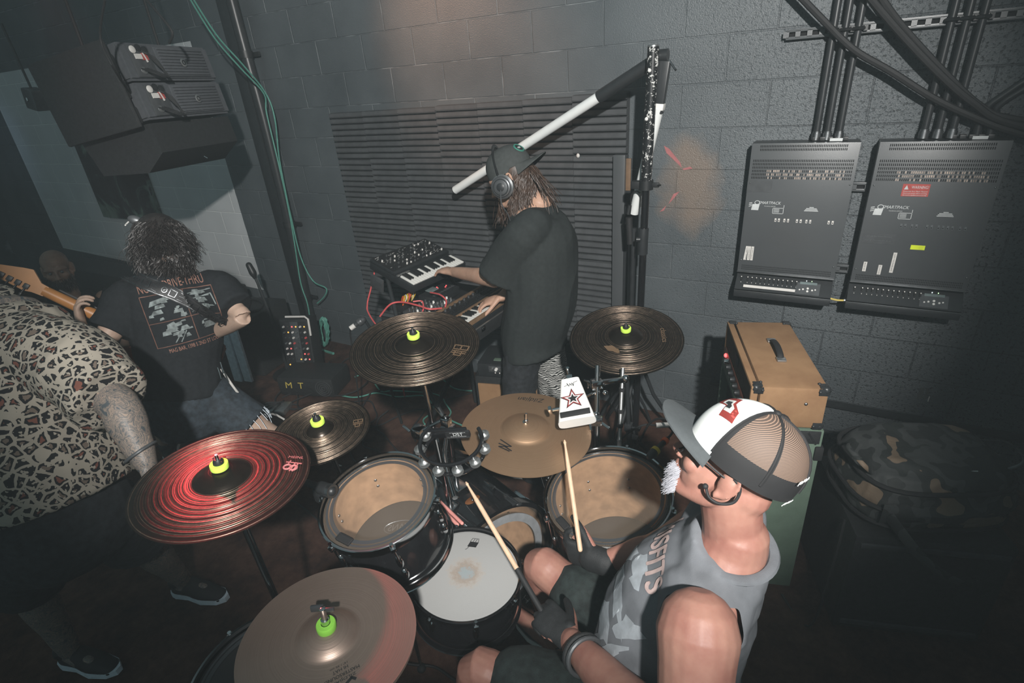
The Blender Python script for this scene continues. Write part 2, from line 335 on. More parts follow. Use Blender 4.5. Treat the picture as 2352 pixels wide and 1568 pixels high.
def world(o):
    return MW.get(o.name,Matrix()) if o is not None else Matrix()
def thing(name,label,cat,loc,group=None,M=None):
    o=bpy.data.objects.new(name,None); COL.objects.link(o); o.empty_display_size=.1
    o.matrix_world=M if M is not None else Matrix.Translation(V(loc)); MW[o.name]=o.matrix_world.copy()
    return tag(o,label,cat,group)
def tag(o,label,cat,group=None,kind=None):
    if label: o['label']=label
    if cat: o['category']=cat
    if group: o['group']=group
    if kind: o['kind']=kind
    return o
def part(name,g,m,parent=None,label=None,smooth=40,loc=None,M=None):
    # world-space geometry becomes one mesh object under its parent
    me=bpy.data.meshes.new(name); bm=g.bm
    P=world(parent)
    if parent is None: P=M if M is not None else Matrix.Translation(V(loc or (0,0,0)))
    bmesh.ops.recalc_face_normals(bm,faces=bm.faces)
    if smooth:
        lim=math.radians(smooth)
        for f in bm.faces: f.smooth=True
        for e in bm.edges:
            if len(e.link_faces)==2 and e.calc_face_angle(0)>lim: e.smooth=False
    bm.transform(P.inverted()); bm.to_mesh(me); bm.free()
    for x in (m if isinstance(m,(list,tuple)) else [m]): me.materials.append(x)
    o=bpy.data.objects.new(name,me); COL.objects.link(o)
    if parent is not None: o.parent=parent
    else: o.matrix_world=P
    MW[o.name]=P.copy()
    if label: o['label']=label
    return o
def single(name,g,m,label,cat,group=None,loc=None,smooth=40):
    if loc is None:
        zs=[v.co for v in g.bm.verts]; n=len(zs); loc=(sum(v.x for v in zs)/n,sum(v.y for v in zs)/n,min(v.z for v in zs))
    return tag(part(name,g,m,None,None,smooth,loc),label,cat,group)
def struct(name,g,m): return tag(part(name,g,m),None,None,None,'structure')
def dup(root,loc,label=None,group=None):
    r=root.copy(); COL.objects.link(r); r.location=loc; MW[r.name]=r.matrix_world.copy()
    if label: r['label']=label
    if group: r['group']=group
    for ch in list(root.children):
        c=ch.copy(); COL.objects.link(c); c.parent=r
        for gch in ch.children:
            d=gch.copy(); COL.objects.link(d); d.parent=c
    return r
def fuse(g,vox=.006,smooth=3,folds=None):
    # unite overlapping closed shapes into one continuous surface
    me=bpy.data.meshes.new('f'); bmesh.ops.recalc_face_normals(g.bm,faces=g.bm.faces); g.bm.to_mesh(me); g.bm.free()
    o=bpy.data.objects.new('f',me); COL.objects.link(o)
    m=o.modifiers.new('r','REMESH'); m.mode='VOXEL'; m.voxel_size=vox
    if smooth: q=o.modifiers.new('s','SMOOTH'); q.iterations=smooth; q.factor=.5
    bpy.context.view_layer.update()
    ev=o.evaluated_get(bpy.context.evaluated_depsgraph_get()); me2=ev.to_mesh()
    r=G(); r.bm.from_mesh(me2); ev.to_mesh_clear(); bpy.data.objects.remove(o); bpy.data.meshes.remove(me)
    if folds:
        amp,sc,st=folds; r.bm.normal_update()
        for v in r.bm.verts:
            p=v.co; q=V((p.x*sc*st[0],p.y*sc*st[1],p.z*sc*st[2]))
            a=noise.noise(q+V((noise.noise(q*.7)*1.2,0,0))); v.co=p+v.normal*(amp*(1-abs(a)*2.2))
    return r
def trunc_below(g,co,no):
    # trim a shell open along a plane
    bmesh.ops.bisect_plane(g.bm,geom=g.bm.verts[:]+g.bm.edges[:]+g.bm.faces[:],plane_co=V(co),plane_no=V(no),clear_inner=True); return g

# ---- figure pieces
def hand(g,w,f,t,n,curl=((.35,.5,.3),)*4,thumb=(.55,.65,.35),sc=1.0,spread=.08):
    w=V(w); f=V(f).normalized(); n=V(n); n=(n-f*n.dot(f)).normalized(); t=V(t); t=(t-f*t.dot(f)-n*t.dot(n)).normalized()
    g.limb([(w-f*.02*sc,.027*sc,.021*sc),(w+f*.02*sc,.031*sc,.020*sc),(w+f*.06*sc,.040*sc,.017*sc),(w+f*.088*sc,.040*sc,.0135*sc)],ref=t,n=18,sub=3)
    L=(.072,.080,.074,.058); B=(.092,.094,.090,.081); T=(.030,.0105,-.0105,-.0295)
    for i in range(4):
        p=w+(f*B[i]+t*T[i])*sc; d=(f+t*spread*(1.3-i)).normalized(); a=0; pts=[p-d*.02*sc,p]; c=curl[i%len(curl)]
        for j,fr in enumerate((.43,.32,.25)):
            a+=c[j]; d2=(d*cos(a)+n*sin(a)).normalized(); p=p+d2*L[i]*fr*sc; pts.append(p)
        r=(.0100,.0098,.0090,.0083,.0072)
        g.limb([(q,r[k]*sc*(1 if i<3 else .9),r[k]*sc*(1 if i<3 else .9)) for k,q in enumerate(pts)],ref=t,n=10,sub=3)
    p=w+(f*.026+t*.026)*sc; d=(f*thumb[0]+t*thumb[1]+n*thumb[2]).normalized(); pts=[p-d*.01*sc,p]
    for j,l in enumerate((.040,.033,.026)):
        p=p+d*l*sc; pts.append(p); d=(d+f*.28+n*.12).normalized()
    g.limb([(q,r_*sc,r_*sc) for q,r_ in zip(pts,(.017,.0145,.0115,.0105,.0085))],ref=n,n=10,sub=3)
def headmat(c,f,u):
    f=V(f).normalized(); u=V(u); u=(u-f*u.dot(f)).normalized(); r=f.cross(u)
    return Matrix(((r.x,f.x,u.x,c[0]),(r.y,f.y,u.y,c[1]),(r.z,f.z,u.z,c[2]),(0,0,0,1)))
def head(g,c,f,u,ears=True,jaw=1.0):
    M=headmat(c,f,u); E=lambda q,r:g.ell(q,r,M,16); Lb=lambda st,ref=(0,0,1): g.limb([(M@V(p),a,b) for p,a,b in st],ref=M.to_3x3()@V(ref),n=12)
    E((0,-.012,.042),(.077,.098,.083)); E((0,.028,-.03),(.062,.062,.082)); E((0,.056,-.097),(.034*jaw,.032,.022)); E((0,-.03,-.03),(.062,.075,.06))
    for s in (-1,1):
        Lb([((s*.058,-.012,-.04),.018,.020),((s*.053,.0,-.072),.016,.018),((s*.022,.052,-.102),.016,.018)])
        E((s*.038,.062,-.030),(.026,.022,.024)); E((s*.012,.096,-.042),(.011,.011,.009))
        Lb([((s*.012,.086,.016),.010,.011),((s*.032,.083,.019),.011,.011),((s*.055,.062,.014),.010,.012)])
        E((s*.032,.072,-.004),(.017,.012,.009))
        if ears:
            e0=V((s*.079,-.012,-.010))
            g.ell((0,0,0),(.010,.019,.031),M@Matrix.Translation(e0)@Matrix.Rotation(-.22,4,'X')@Matrix.Rotation(s*.35,4,'Z'),14)
            pts=[e0+V((s*(.006+.004*cos(a)),-.016*cos(a)-.004*sin(a)-.004,.029*sin(a)+.004)) for a in [PI*(-.55+1.5*k/9) for k in range(10)]]
            g.tube([M@p for p in pts],(.0048,.0042),8,1)
            g.ell(e0+V((s*.004,.006,-.026)),(.007,.008,.009),M,10)
    Lb([((0,.084,.012),.009,.010),((0,.097,-.018),.010,.010),((0,.108,-.040),.013,.011)],(1,0,0))
    Lb([((-.024,.076,-.068),.006,.006),((0,.090,-.066),.009,.007),((.024,.076,-.068),.006,.006)]); Lb([((-.020,.077,-.076),.006,.006),((0,.088,-.077),.010,.007),((.020,.077,-.076),.006,.006)])
    return M
def arm(g,s,e,w,k=1.0,ref=(0,0,1)):
    s,e,w=V(s),V(e),V(w)
    g.limb([(s,.060*k,.056*k),(s.lerp(e,.35),.054*k,.050*k),(s.lerp(e,.8),.043*k,.041*k),(e,.043*k,.041*k),(e.lerp(w,.25),.044*k,.042*k),(e.lerp(w,.65),.035*k,.033*k),(w,.028*k,.023*k)],ref=ref)
def leg(g,h,k_,a,toe=None,s=1.0,ref=(0,1,0)):
    h,k_,a=V(h),V(k_),V(a)
    g.limb([(h,.092*s,.092*s),(h.lerp(k_,.4),.082*s,.082*s),(h.lerp(k_,.85),.060*s,.060*s),(k_,.058*s,.060*s),(k_.lerp(a,.28),.057*s,.060*s),(k_.lerp(a,.7),.042*s,.043*s),(a,.034*s,.036*s)],ref=ref)
    if toe is not None:
        toe=V(toe); g.limb([(a+(a-toe).normalized()*.03+V((0,0,-.04)),.035,.035),(a.lerp(toe,.45)+V((0,0,-.02)),.038,.035),(toe,.042,.022)],ref=(0,0,1))
def shoe(name,heel,toe,parent,up=V((0,0,1)),upper=None,sole=None,label=None):
    heel,toe=V(heel),V(toe); d=(toe-heel).normalized(); side=d.cross(up).normalized()
    g=G(); g.limb([(heel+up*.035,.036,.036),(heel.lerp(toe,.3)+up*.05,.038,.052),(heel.lerp(toe,.62)+up*.035,.045,.040),(toe+up*.022,.036,.024)],ref=side,n=16)
    g.tube([heel+up*.07,heel.lerp(toe,.12)+up*.10],(.042,.040),14)
    o=part(name,fuse(g,.006,3),upper or RUBBER,parent)
    g=G(); M=frame(heel,up,d); L=(toe-heel).length
    poly=[(-.042,0)]+[(-.042*cos(a),.040*sin(a)) for a in (.5,1.0,1.57)]+[(L*.3,.036),(L*.65,.048),(L,.036),(L+.035,.012),(L+.035,-.012),(L,-.036),(L*.65,-.048),(L*.3,-.036)]+[(-.042*cos(a),-.040*sin(a)) for a in (1.57,1.0,.5)]
    g.prism([(x,-y) for x,y in poly],M@Matrix.Translation((0,0,.001)),.026); part('sole',g,sole or CREAM,o,'off-white rubber sole',25)
    return o
def strands(g,n,src,flow,length,r,seed,wave=.01,seg=6,ring=4):
    rnd=random.Random(seed)
    for i in range(n):
        p,nm=src(rnd); d=flow(p,nm,rnd); L=length*rnd.uniform(.6,1.15); pts=[p]; ph=rnd.uniform(0,6.28); side=d.cross(nm); side=side.normalized() if side.length>1e-4 else V((1,0,0))
        for k in range(seg):
            d=(d+V((0,0,-.10))+V((rnd.uniform(-1,1),rnd.uniform(-1,1),rnd.uniform(-1,1)))*.13).normalized()
            p=p+d*(L/seg)+side*(sin(ph+k*1.9)*wave)+nm*(cos(ph+k*1.5)*wave*.5); pts.append(p)
        g.tube(pts,(r,r*.35),ring,2)

# ---------------------------------------------------------------- the room
g=G(); g.box((-0.9,.1,1.9),(11.2,.2,3.8)); wall_back=struct('wall_back',g,MB)
g=G(); g.box((-6.6,-2.0,1.9),(.2,4.0,3.8)); struct('wall_left',g,MB2)
g=G(); g.box((4.62,-1.2,1.9),(.2,2.4,3.8)); struct('wall_right',g,MB2)
g=G(); g.box((-0.9,-2.0,-.05),(11.4,4.4,.1)); floor=struct('floor',g,CARPET)
# flakes of old pink paint in the cracked patch beside the pole
g=G()
for pl in ([(2.5690,-0.0020,1.6630),(2.5971,-0.0020,1.6476),(2.6598,-0.0020,1.5776),(2.6683,-0.0020,1.5512),(2.6204,-0.0020,1.5951),(2.5846,-0.0020,1.6258)],[(2.6708,-0.0020,1.5468),(2.7124,-0.0020,1.5581),(2.7242,-0.0020,1.5472),(2.6802,-0.0020,1.5402)],[(2.6332,-0.0020,1.4147),(2.6647,-0.0020,1.4294),(2.6391,-0.0020,1.3940),(2.6083,-0.0020,1.3576)],[(2.5626,-0.0020,1.3150),(2.5991,-0.0020,1.3525),(2.5863,-0.0020,1.3233)]):
    g.face([g.bm.verts.new(V(p)) for p in pl])
part('old_paint_streak',g,PINKP,wall_back,'pink streaks of old paint',0)
# floor trim along the right part of the wall
g=G(); g.box((3.72,-.02,.31),(1.6,.04,.02)); struct('trim_1',g,SATIN)

# ---------------------------------------------------------------- acoustic foam
def foam_bm(x,z,w,h,seed):
    g=G(); rnd=random.Random(seed); n=8; p=h/n; dz=rnd.uniform(-.006,.006); zz=z-h
    prof=[(0,zz)]
    for i in range(n):
        b=zz+i*p; prof+=[(-.030,b+.002),(-.052,b+.006),(-.056,b+p*.35+dz*.2),(-.053,b+p*.90),(-.030,b+p*.97)]
    prof+=[(-.030,z),(0,z)]
    a=[g.bm.verts.new((x+.0008,-.0005+y,q)) for y,q in prof]; b=[g.bm.verts.new((x+w-.0008,-.0005+y,q)) for y,q in prof]
    g.skin(a,b); g.face(a[::-1]); g.face(b); return g
k=0
for c in range(7):
    for r in range(5):
        x=.243+c*.3055; z=1.905+c*.004-r*.3055+random.Random(c*9+r).uniform(-.003,.003)
        single('foam_tile',foam_bm(x,z,.3055,.3055,k),FOAM,'charcoal ridged acoustic foam tile on the block wall behind the keyboard player','foam tile','foam tiles on the back wall',(x+.15,-.001,z-.3055),20); k+=1
# dark cabinet edge standing at the right end of the foam
t=thing('narrow_panel','tall narrow charcoal board standing against the right end of the foam','board',(2.37,-.10,0))
g=G(); g.box((2.358,-.082,.815),(.066,.034,1.63),None,.004); part('board',g,RACKM,t)
g=G(); g.box((2.404,-.07,.65),(.030,.05,1.30),None,.003); part('side_board',g,SATIN,t)
g=G(); g.box((2.404,-.072,1.50),(.026,.012,.22),None,.002); part('wood_strip',g,WALNUT,t,'brown wooden strip')
g=G(); g.box((2.41,-.082,1.405),(.05,.012,.075),None,.002); g.cyl((2.41,-.089,1.405),(2.41,-.093,1.405),.013); part('latch_plate',g,SATIN,t)

# ---------------------------------------------------------------- conduits, strut, cables
def conduit(x,label,top=2.75,bot=1.694):
    t=thing('conduit',label,'pipe',(x,-.04,bot),'black conduits above the dimmer racks')
    g=G(); g.cyl((x,-.052,bot-.008),(x,-.052,top),.0135,n=14); part('tube',g,SATIN,t)
    g=G(); g.cyl((x,-.052,bot-.006),(x,-.052,bot+.022),.019,n=12); g.cyl((x,-.052,bot+.022),(x,-.052,bot+.03),.016,n=12); part('end_fitting',g,STEEL,t,'bare metal end fitting')
    g=G(); g.tube([(x-.019,-.034,2.12),(x-.019,-.058,2.12),(x,-.073,2.12),(x+.019,-.058,2.12),(x+.019,-.034,2.12)],.007,6); g.box((x+.026,-.045,2.12),(.014,.02,.02)); part('strut_clamp',g,BLACK,t)
L1=('leftmost of the three black conduits above the left dimmer rack','middle one of the three black conduits above the left dimmer rack','rightmost of the three black conduits above the left dimmer rack')
for i,x in enumerate((3.27,3.313,3.36)): conduit(x,L1[i])
L2=('leftmost black conduit rising from the right dimmer rack','second black conduit from the left on the right dimmer rack','third black conduit from the left on the right dimmer rack')
for i,x in enumerate((3.669,3.716,3.764)): conduit(x,L2[i])
for i,(x,tp) in enumerate(((3.846,1.80),(3.887,1.81))):
    g=G(); g.tube([(x,-.052,1.686),(x,-.052,tp-.04),(x+.02,-.06,tp+.02),(4.1+.05*i,-.08,tp+.22),(4.42,-.08,2.2+.1*i)],.014,10,3)
    single('bent_conduit',g,SATIN,('black conduit bending right off the right rack, the lower one','black conduit bending right off the right rack, the upper one')[i],'pipe','bent conduits')
def strut(x0,x1,z,label,name='strut_channel',h=.041):
    t=thing(name,label,'rail',(x0,-.001,z))
    g=G(); n=int((x1-x0)/.045); w=(x1-x0)/n
    for a,b in ((z+h*.5-.006,.012),(z-h*.5+.006,.012)): g.box(((x0+x1)/2,-.018,a),(x1-x0,.034,b),None,.002)
    for i in range(n+1): g.box((x0+i*w,-.0335,z),(w*.42 if i not in (0,n) else w*.5,.003,h*.6))
    part('channel',g,RACKM,t)
    g=G(); g.box(((x0+x1)/2,-.012,z),(x1-x0-.002,.012,h*.55)); part('slot_back',g,SLOT,t,'dark slots')
    return t
strut(3.088,4.15,2.121,'long slotted metal strut channel high on the wall over the racks')
strut(3.452,3.516,1.478,'short strut rail bridging the gap between the racks, the upper one')
strut(3.452,3.516,1.085,'short strut rail bridging the gap between the racks, the lower one')
def cable(name,pts,r,m,label,cat='cable',group=None,sub=6,n=8):
    g=G(); g.tube(pts,r,n,sub); return single(name,g,m,label,cat,group)
cable('power_cable',[(3.0865,-0.1000,2.2965),(3.2272,-0.1000,2.1604),(3.3564,-0.0950,2.0431),(3.5024,-0.0900,1.9525),(3.6630,-0.0900,1.8472),(3.8077,-0.0800,1.7712),(3.9599,-0.0700,1.7065),(4.3,-.08,1.60)],.0135,RUBBER,'thick black cable crossing in front of the three left conduits','cable','thick black cables')
cable('power_cable',[(3.3390,-0.1100,2.2645),(3.4942,-0.1000,2.1004),(3.6550,-0.1000,1.9427),(3.7934,-0.0900,1.8253),(3.9363,-0.0800,1.7401),(4.3,-.08,1.66)],.0135,RUBBER,'thick black cable behind its twin, running from top centre down to the right rack','cable','thick black cables')
cable('power_cable',[(3.3840,-0.0900,2.2604),(3.4977,-0.0850,2.1229),(3.6690,-0.0850,1.9490),(3.8271,-0.0750,1.8069),(3.9474,-0.0700,1.7546),(4.3,-.06,1.70)],.0135,RUBBER,'thick black cable on the outer side of the pair dropping to the right rack','cable','thick black cables')

# ---------------------------------------------------------------- dimmer racks
def rack(x0,label,right):
    x1=x0+.437; zt=1.684; D=-.125; t=thing('dimmer_rack',label,'dimmer rack',(x0+.218,-.001,.93)); w=x1-x0; cx=(x0+x1)/2
    g=G(); g.box((cx,-.056,1.365),(w-.004,.110,.635),None,.002); g.box((cx,-.050,.985),(w,.098,.115),None,.003); part('body',g,SATIN,t)
    g=G(); g.box((cx,D+.006,1.372),(w,.012,.624),None,.002)
    for s in (-1,1): g.box((cx+s*(w/2-.0015),D+.03,1.372),(.003,.05,.624))
    cover=part('front_cover',g,RACKM,t)
    def slots(zr,n,xa,xb,h,wd,glint=0):
        a,b=G(),G(); rnd=random.Random(int(x0*100)+n)
        for z in zr:
            for i in range(n):
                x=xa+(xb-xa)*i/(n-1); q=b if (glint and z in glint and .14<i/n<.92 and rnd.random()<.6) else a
                q.box((x,D-.0006,z),(wd,.001,h))
        return a,b
    a,b=slots((1.671,1.656),52,x0+.04,x1-.05,.010,.0036); part('top_vents',a,SLOT,cover,'two rows of dark vent slots',0); b.bm.free()
    zr=[1.607-.0155*i for i in range(6)]
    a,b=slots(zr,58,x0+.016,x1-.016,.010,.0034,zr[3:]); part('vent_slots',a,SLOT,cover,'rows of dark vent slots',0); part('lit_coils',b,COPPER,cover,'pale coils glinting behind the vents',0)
    a,b=slots((1.092,1.082,1.072),64,x0+.02,x1-.02,.006,.0028); part('bottom_vents',a,SLOT,cover,'small dark vent slots',0); b.bm.free()
    F=lambda x,z: frame((x,D-.0004,z),(0,-1,0),(1,0,0))
    g=G(); lx=x0+.022; M=F(lx+.022,1.398)
    g.prism([(-.014,-.022),(.018,-.022),(.022,.008),(-.010,.006)],M,.0006)
    for i in range(3): g.prism([(-.026,.012-i*.008),(-.012,.015-i*.007),(-.012,.012-i*.007),(-.026,.009-i*.008)],M,.0006)
    g.tube([M@V((.010+.011*cos(a),.014+.009*sin(a),.0006)) for a in [q*PI/6 for q in range(-2,9)]],.0016,6)
    part('logo_plate',g,PRINT,cover,'pale square logo with streaks',0)
    g=G(); g.text('SMARTPACK',F(x0+.108,1.412),.019,.0006,.098,.25); g.text('TOURING DIMMER',F(x0+.112,1.396),.006,.0006,.05)
    M=F(x0+.150,1.378)
    for p in ((-.024,.010,.024,.012),(-.024,-.016,.024,-.014),(-.024,-.016,-.022,.012),(.022,-.016,.024,.026)): g.prism([(p[0],p[1]),(p[2],p[1]),(p[2],p[3]),(p[0],p[3])],M,.0006)
    for i in range(4): g.box((x0+.143,D-.0006,1.384-i*.005),(.024,.001,.0018))
    for i,q in enumerate((.018,.044,.052,.058)): g.box((x0+.29,D-.0006,1.398-i*.0055),(q,.001,.003))
    part('lettering',g,PRINT,cover,'white printed lettering',0)
    ys=[.145,.160,.184,.200,.238,.254,.278,.294]+([.37,.386] if not right else [.31,.326,.352,.37])
    for q in ys:
        g=G(); g.box((x0+q,D-.001,1.332),(.008,.003,.016)); g.mi=1; g.box((x0+q,D-.0026,1.330),(.004,.001,.005)); part('indicator_window',g,[STEEL if right else TAPE,SLOT],cover,'small pale window',0)
    if not right:
        g=G(); g.box((x0+.055,D-.0006,1.49),(.11,.001,.055)); part('faded_patch',g,GUNM,cover,'slightly darker rectangle',0)
        for i,(q,b) in enumerate(((.034,.006),(.046,.001),(.060,0))):
            g=G(); g.prism([(-.006-b,-.036),(.006-b,-.036),(.006,.036),(-.006,.036)],F(x0+q,1.157),.0008); s=part('label_strip',g,TAPE,cover,'white label strip',0)
            g=G(); g.text(('ROOM LIGHTS','STAGE WASH L','STAGE WASH R')[i],F(x0+q,1.157)@Matrix.Translation((0,0,.0009))@Matrix.Rotation(PI/2,4,'Z'),.007,.0003,.058); part('handwriting',g,INK,s,None,0)
    else:
        M=F(x0+.165,1.487); g=G(); g.prism([(-.048,-.026),(.048,-.026),(.048,.026),(-.048,.026)],M,.0007); s=part('warning_label',g,WARN,cover,'red warning label',0)
        g=G(); M2=M@Matrix.Translation((0,0,.0008)); g.text('WARNING!',M2@Matrix.Translation((.014,.012,0)),.017,.0003,.06)
        g.prism([(-.042,.003),(-.026,.003),(-.034,.021)],M2,.0003)
        for i,q in enumerate(('Potential Arc Flash Hazard','Disconnect power before servicing','Serviced by qualified personnel only')): g.text(q,M2@Matrix.Translation((0,-.005-.008*i,0)),.0075,.0003,.084)
        part('warning_text',g,PRINT,s,None,0)
        g=G(); g.prism([(-.026,-.010),(.026,-.010),(.026,.010),(-.026,.010)],F(x0+.225,1.240),.0008); part('neon_sticker',g,NEON,cover,'bright yellow sticker',0)
        g=G(); g.box((x0+.075,D-.0006,1.268),(.125,.001,.045)); part('note_plate',g,GUNM,cover,'dull grey note tape',0)
        g=G(); g.text('1,2,5 are the Good Dimmers',F(x0+.072,1.280)@Matrix.Translation((0,0,.0009)),.010,.0003,.10); g.text('rest of channels are so so',F(x0+.072,1.262)@Matrix.Translation((0,0,.0009)),.010,.0003,.10); part('note_writing',g,STEEL,cover,None,0)
        for i,(q,z,h) in enumerate(((.045,1.135,.046),(.105,1.125,.046),(.150,1.163,.095))):
            g=G(); g.prism([(-.007,-h/2),(.007,-h/2),(.007,h/2),(-.007,h/2)],F(x0+q,z),.0008); s=part('label_strip',g,TAPE,cover,'white label strip',0)
            g=G(); g.text(('LIVE CENTER','LIVE SOLO SR','ROOM BEHIND BALL LIGHTS')[i],F(x0+q,z)@Matrix.Translation((0,0,.0009))@Matrix.Rotation(PI/2,4,'Z'),.007,.0003,h*.85); part('handwriting',g,INK,s,None,0)
    for x in (x0+.012,x1-.012):
        for z in (1.505,1.12):
            g=G(); g.ell((x,D-.001,z),.0035); part('screw',g,STEEL,cover)
    # control tray under the cover
    g=G(); g.box((cx,-.122,1.0575),(w+.002,.020,.006),None,.001); g.box((cx,-.150,.962),(w+.004,.012,.006),None,.001); part('edge_lip',g,STEEL,t,'thin metal edge lips')
    tz=V((0,-.72,.694)).normalized(); Mt=frame((cx,-.136,1.008),tz,(1,0,0))
    g=G(); g.box((0,0,-.008),(w,.088,.014),Mt); g.box((cx,-.143,.945),(w+.004,.028,.03),None,.003); g.box((cx,-.07,.945),(w+.004,.14,.03),None,.003); part('control_tray',g,SATIN,t)
    for i in range(13):
        x=-w/2+.025+i*.0205+(.010 if i else 0); g=G(); g.box((x,.016,.004),(.007,.018,.008),Mt); g.box((x,.019,.011),(.0045,.007,.008),Mt,.001)
        s=part('breaker_switch',g,BLACK,t); g=G(); g.box((x,.020,.0156),(.0046,.005,.001),Mt); g.box((x,-.004,.0006),(.003,.003,.001),Mt); part('switch_cap',g,TAPE,s,'pale tip',0)
    if not right:
        g=G(); g.box((-.058,-.024,.0012),(.24,.014,.001),Mt); part('tape_strip',g,TAPE,t,'long strip of masking tape',0)
    g=G(); g.box((.115,-.008,.0012),(.105,.062,.002),Mt); key=part('keypad',g,GUNM,t,'warm grey keypad plate')
    g=G(); g.box((.115,.021,.003),(.075,.012,.002),Mt); part('display',g,LCD,key,'small grey display')
    for (x,y,q) in ((.08,-.016,.0038),(.095,-.012,.0045),(.115,-.006,.0055),(.115,-.021,.0055),(.135,-.014,.0045),(.148,-.010,.0038)):
        g=G(); g.lathe([(0,.0058),(q*.8,.0056),(q,.004),(q,.002)],Mt@Matrix.Translation((x,y,0)),14); part('button',g,CREAM,key,'round cream button')
    for x,m_ in ((.105,LEDW),(.128,LEDG)):
        g=G(); g.box((x,.034,.003),(.003,.003,.003),Mt); part('status_light',g,m_,key)
    g=G()
    for i in range(5): g.box((x0+.255+i*.03,-.055,1.693),(.022,.03,.016),None,.002)
    part('terminal_block',g,BLACK,t)
    g=G(); g.box((x0+.34,-.075,1.690),(.05,.002,.012)); part('terminal_tag',g,PRINT,t,'white paper tag',0)
rack(3.012,'grey wall-mounted dimmer rack on the left, with three white label strips side by side',False)
rack(3.516,'dark wall-mounted dimmer rack on the right, with a red warning label and neon sticker',True)
g=G(); g.tube([(3.449,-.13,.962),(3.48,-.132,.958),(3.512,-.13,.960)],.0045,8,4); pl=single('link_cable',g,GOLD,'short orange link cable joining the two dimmer racks','cable')
g=G(); g.cyl((3.507,-.13,.960),(3.520,-.13,.960),.011); part('cable_gland',g,STEEL,pl,'round metal gland')
# tape scrap on the wall
t=thing('tape_scrap','scrap of white tape stuck low on the dark wall above the camouflage bag','tape',(3.9429,-0.0010,0.4537))
for i,(dx,w,z0,z1) in enumerate(((-.012,.020,-.032,.036),(.012,.012,-.034,.042),(.026,.004,-.038,-.006))):
    g=G(); P=V((3.9429,-0.0010,0.4537)); g.prism([(dx-w/2,z0),(dx+w/2,z0),(dx+w/2,z1),(dx-w/2,z1-.004)],frame((P.x,-.0012-.0004*i,P.z),(0,-1,0),(1,0,0)),.0006); part('tape_piece',g,ALU if i<2 else TAPE,t,None,0)
# chips of foam / pale flecks
g=G(); P=V((2.1087,-0.0620,1.6227)); g.ell(P,(.010,.006,.012)); single('paper_fleck',g,TAPE,'tiny white paper fleck stuck on the foam right of the keyboard player','scrap')

# ---------------------------------------------------------------- pole with the two light tubes
px,py=2.60,-.40
t=thing('lighting_pole','chipped black lighting pole standing near the right end of the foam','pole',(px-.03,py,0))
PT=V((2.6058,-0.4000,2.1173)); PM=V((2.5950,-0.4000,1.5392)); PB=V((PM.x-.012,-.40,.05))
g=G(); g.cyl(PM,PT,.0245,n=28); part('upper_tube',g,mk_chip(),t,'black tube with chipped white flakes')
g=G(); g.lathe([(.0185,-.002),(.0245,0),(.0245,.006),(.0185,.008)],frame(PT,(0,0,1)),24,True); part('top_rim',g,ALU,t)
for z in (PT.z-.09,PT.z-.285):
    g=G(); g.ell((PT.x-.004-(PT.z-z)*.03,-.423,z),.0085); part('rivet',g,CREAM,t,'round white rivet')
g=G(); g.cyl(PB,PM+V((0,0,.02)),.0185,n=20); part('lower_tube',g,GLOSS,t)
g=G(); Mc=frame(PM,(0,0,1)); g.lathe([(.026,-.022),(.034,-.022),(.034,.022),(.026,.022)],Mc,20,True); g.box((-.045,0,0),(.05,.04,.036),Mc,.004); g.box((.045,0,0),(.035,.016,.022),Mc,.003); g.tube([Mc@V((.06,-.01,0)),Mc@V((.075,-.02,.004))],.004); part('clamp',g,BLACK,t)
g=G(); q=PM.z-.27; g.tube([(PM.x-.004,-.40,q+.06),(PM.x-.005,-.404,q),(PM.x-.006,-.40,q-.07)],.026,14,2); g.cyl((PM.x-.03,-.43,q+.01),(PM.x-.012,-.425,q+.01),.012); g.ell((PM.x-.015,-.428,q+.012),.007); part('collar',g,SATIN,t)
for i,a in enumerate((.4,2.5,4.5)):
    g=G(); g.tube([(PB.x,-.40,.62),(PB.x+.16*cos(a)*.6,-.40+.16*sin(a)*.6,.36),(PB.x+.30*cos(a),-.40+.30*sin(a),.02)],.011,8); part('leg',g,SATIN,t)
g=G(); q=V((2.5527,-0.3600,1.0487)); 
T0=V((2.5657,-0.3300,2.0487)); T1=V((1.3791,-0.2491,1.4520)); TM=T0.lerp(T1,.175)
t=thing('light_tube','long white light tube held out sideways from the pole top, black holder','light tube',T0)
g=G(); g.cyl(TM,T1,.0238,n=28); part('tube',g,WHITE,t)
g=G(); g.cyl(T0.lerp(T1,-.02),TM.lerp(T1,.03),.0285,n=28); g.cyl(TM.lerp(T1,.02),TM.lerp(T1,.034),.0265,n=28); h=part('holder',g,SATIN,t,'black ribbed holder')
g=G(); d=(T1-T0).normalized(); g.cyl(T1-d*.002,T1+d*.007,.0225,n=24); part('end_cap',g,BLACK,t)
U0=V((2.6484,-0.3600,2.0604)); U1=V((2.6240,-0.3600,1.8475)); U2=V((2.5087,-0.3000,1.3763)); 
t=thing('light_tube','second white light tube, folded down behind the chipped pole','light tube',U0)
g=G(); g.cyl(U1.lerp(U2,-.05),U2,.0235,n=28); part('tube',g,WHITE,t)
Mb=frame(U0.lerp(U1,.5),(U1-U0),(1,0,0)); g=G(); L=(U1-U0).length; g.box((0,0,0),(.050,.040,L),Mb,.006); g.cyl(U0+V((-.03,0,.02)),U0+V((.012,0,.02)),.026,n=18); part('bracket',g,SATIN,t)
g=G()
for z in (-.30,-.24,.10,.14): 
    for x in (-.010,.010): g.ell((x,-.022 if True else 0,z*L),.006,Mb)
part('bolt',g,ALU,t,'small bright bolts')
g=G(); g.box((0,0,L*.36),(.054,.044,.028),Mb,.003); part('white_band',g,CREAM,t,'white tape band')
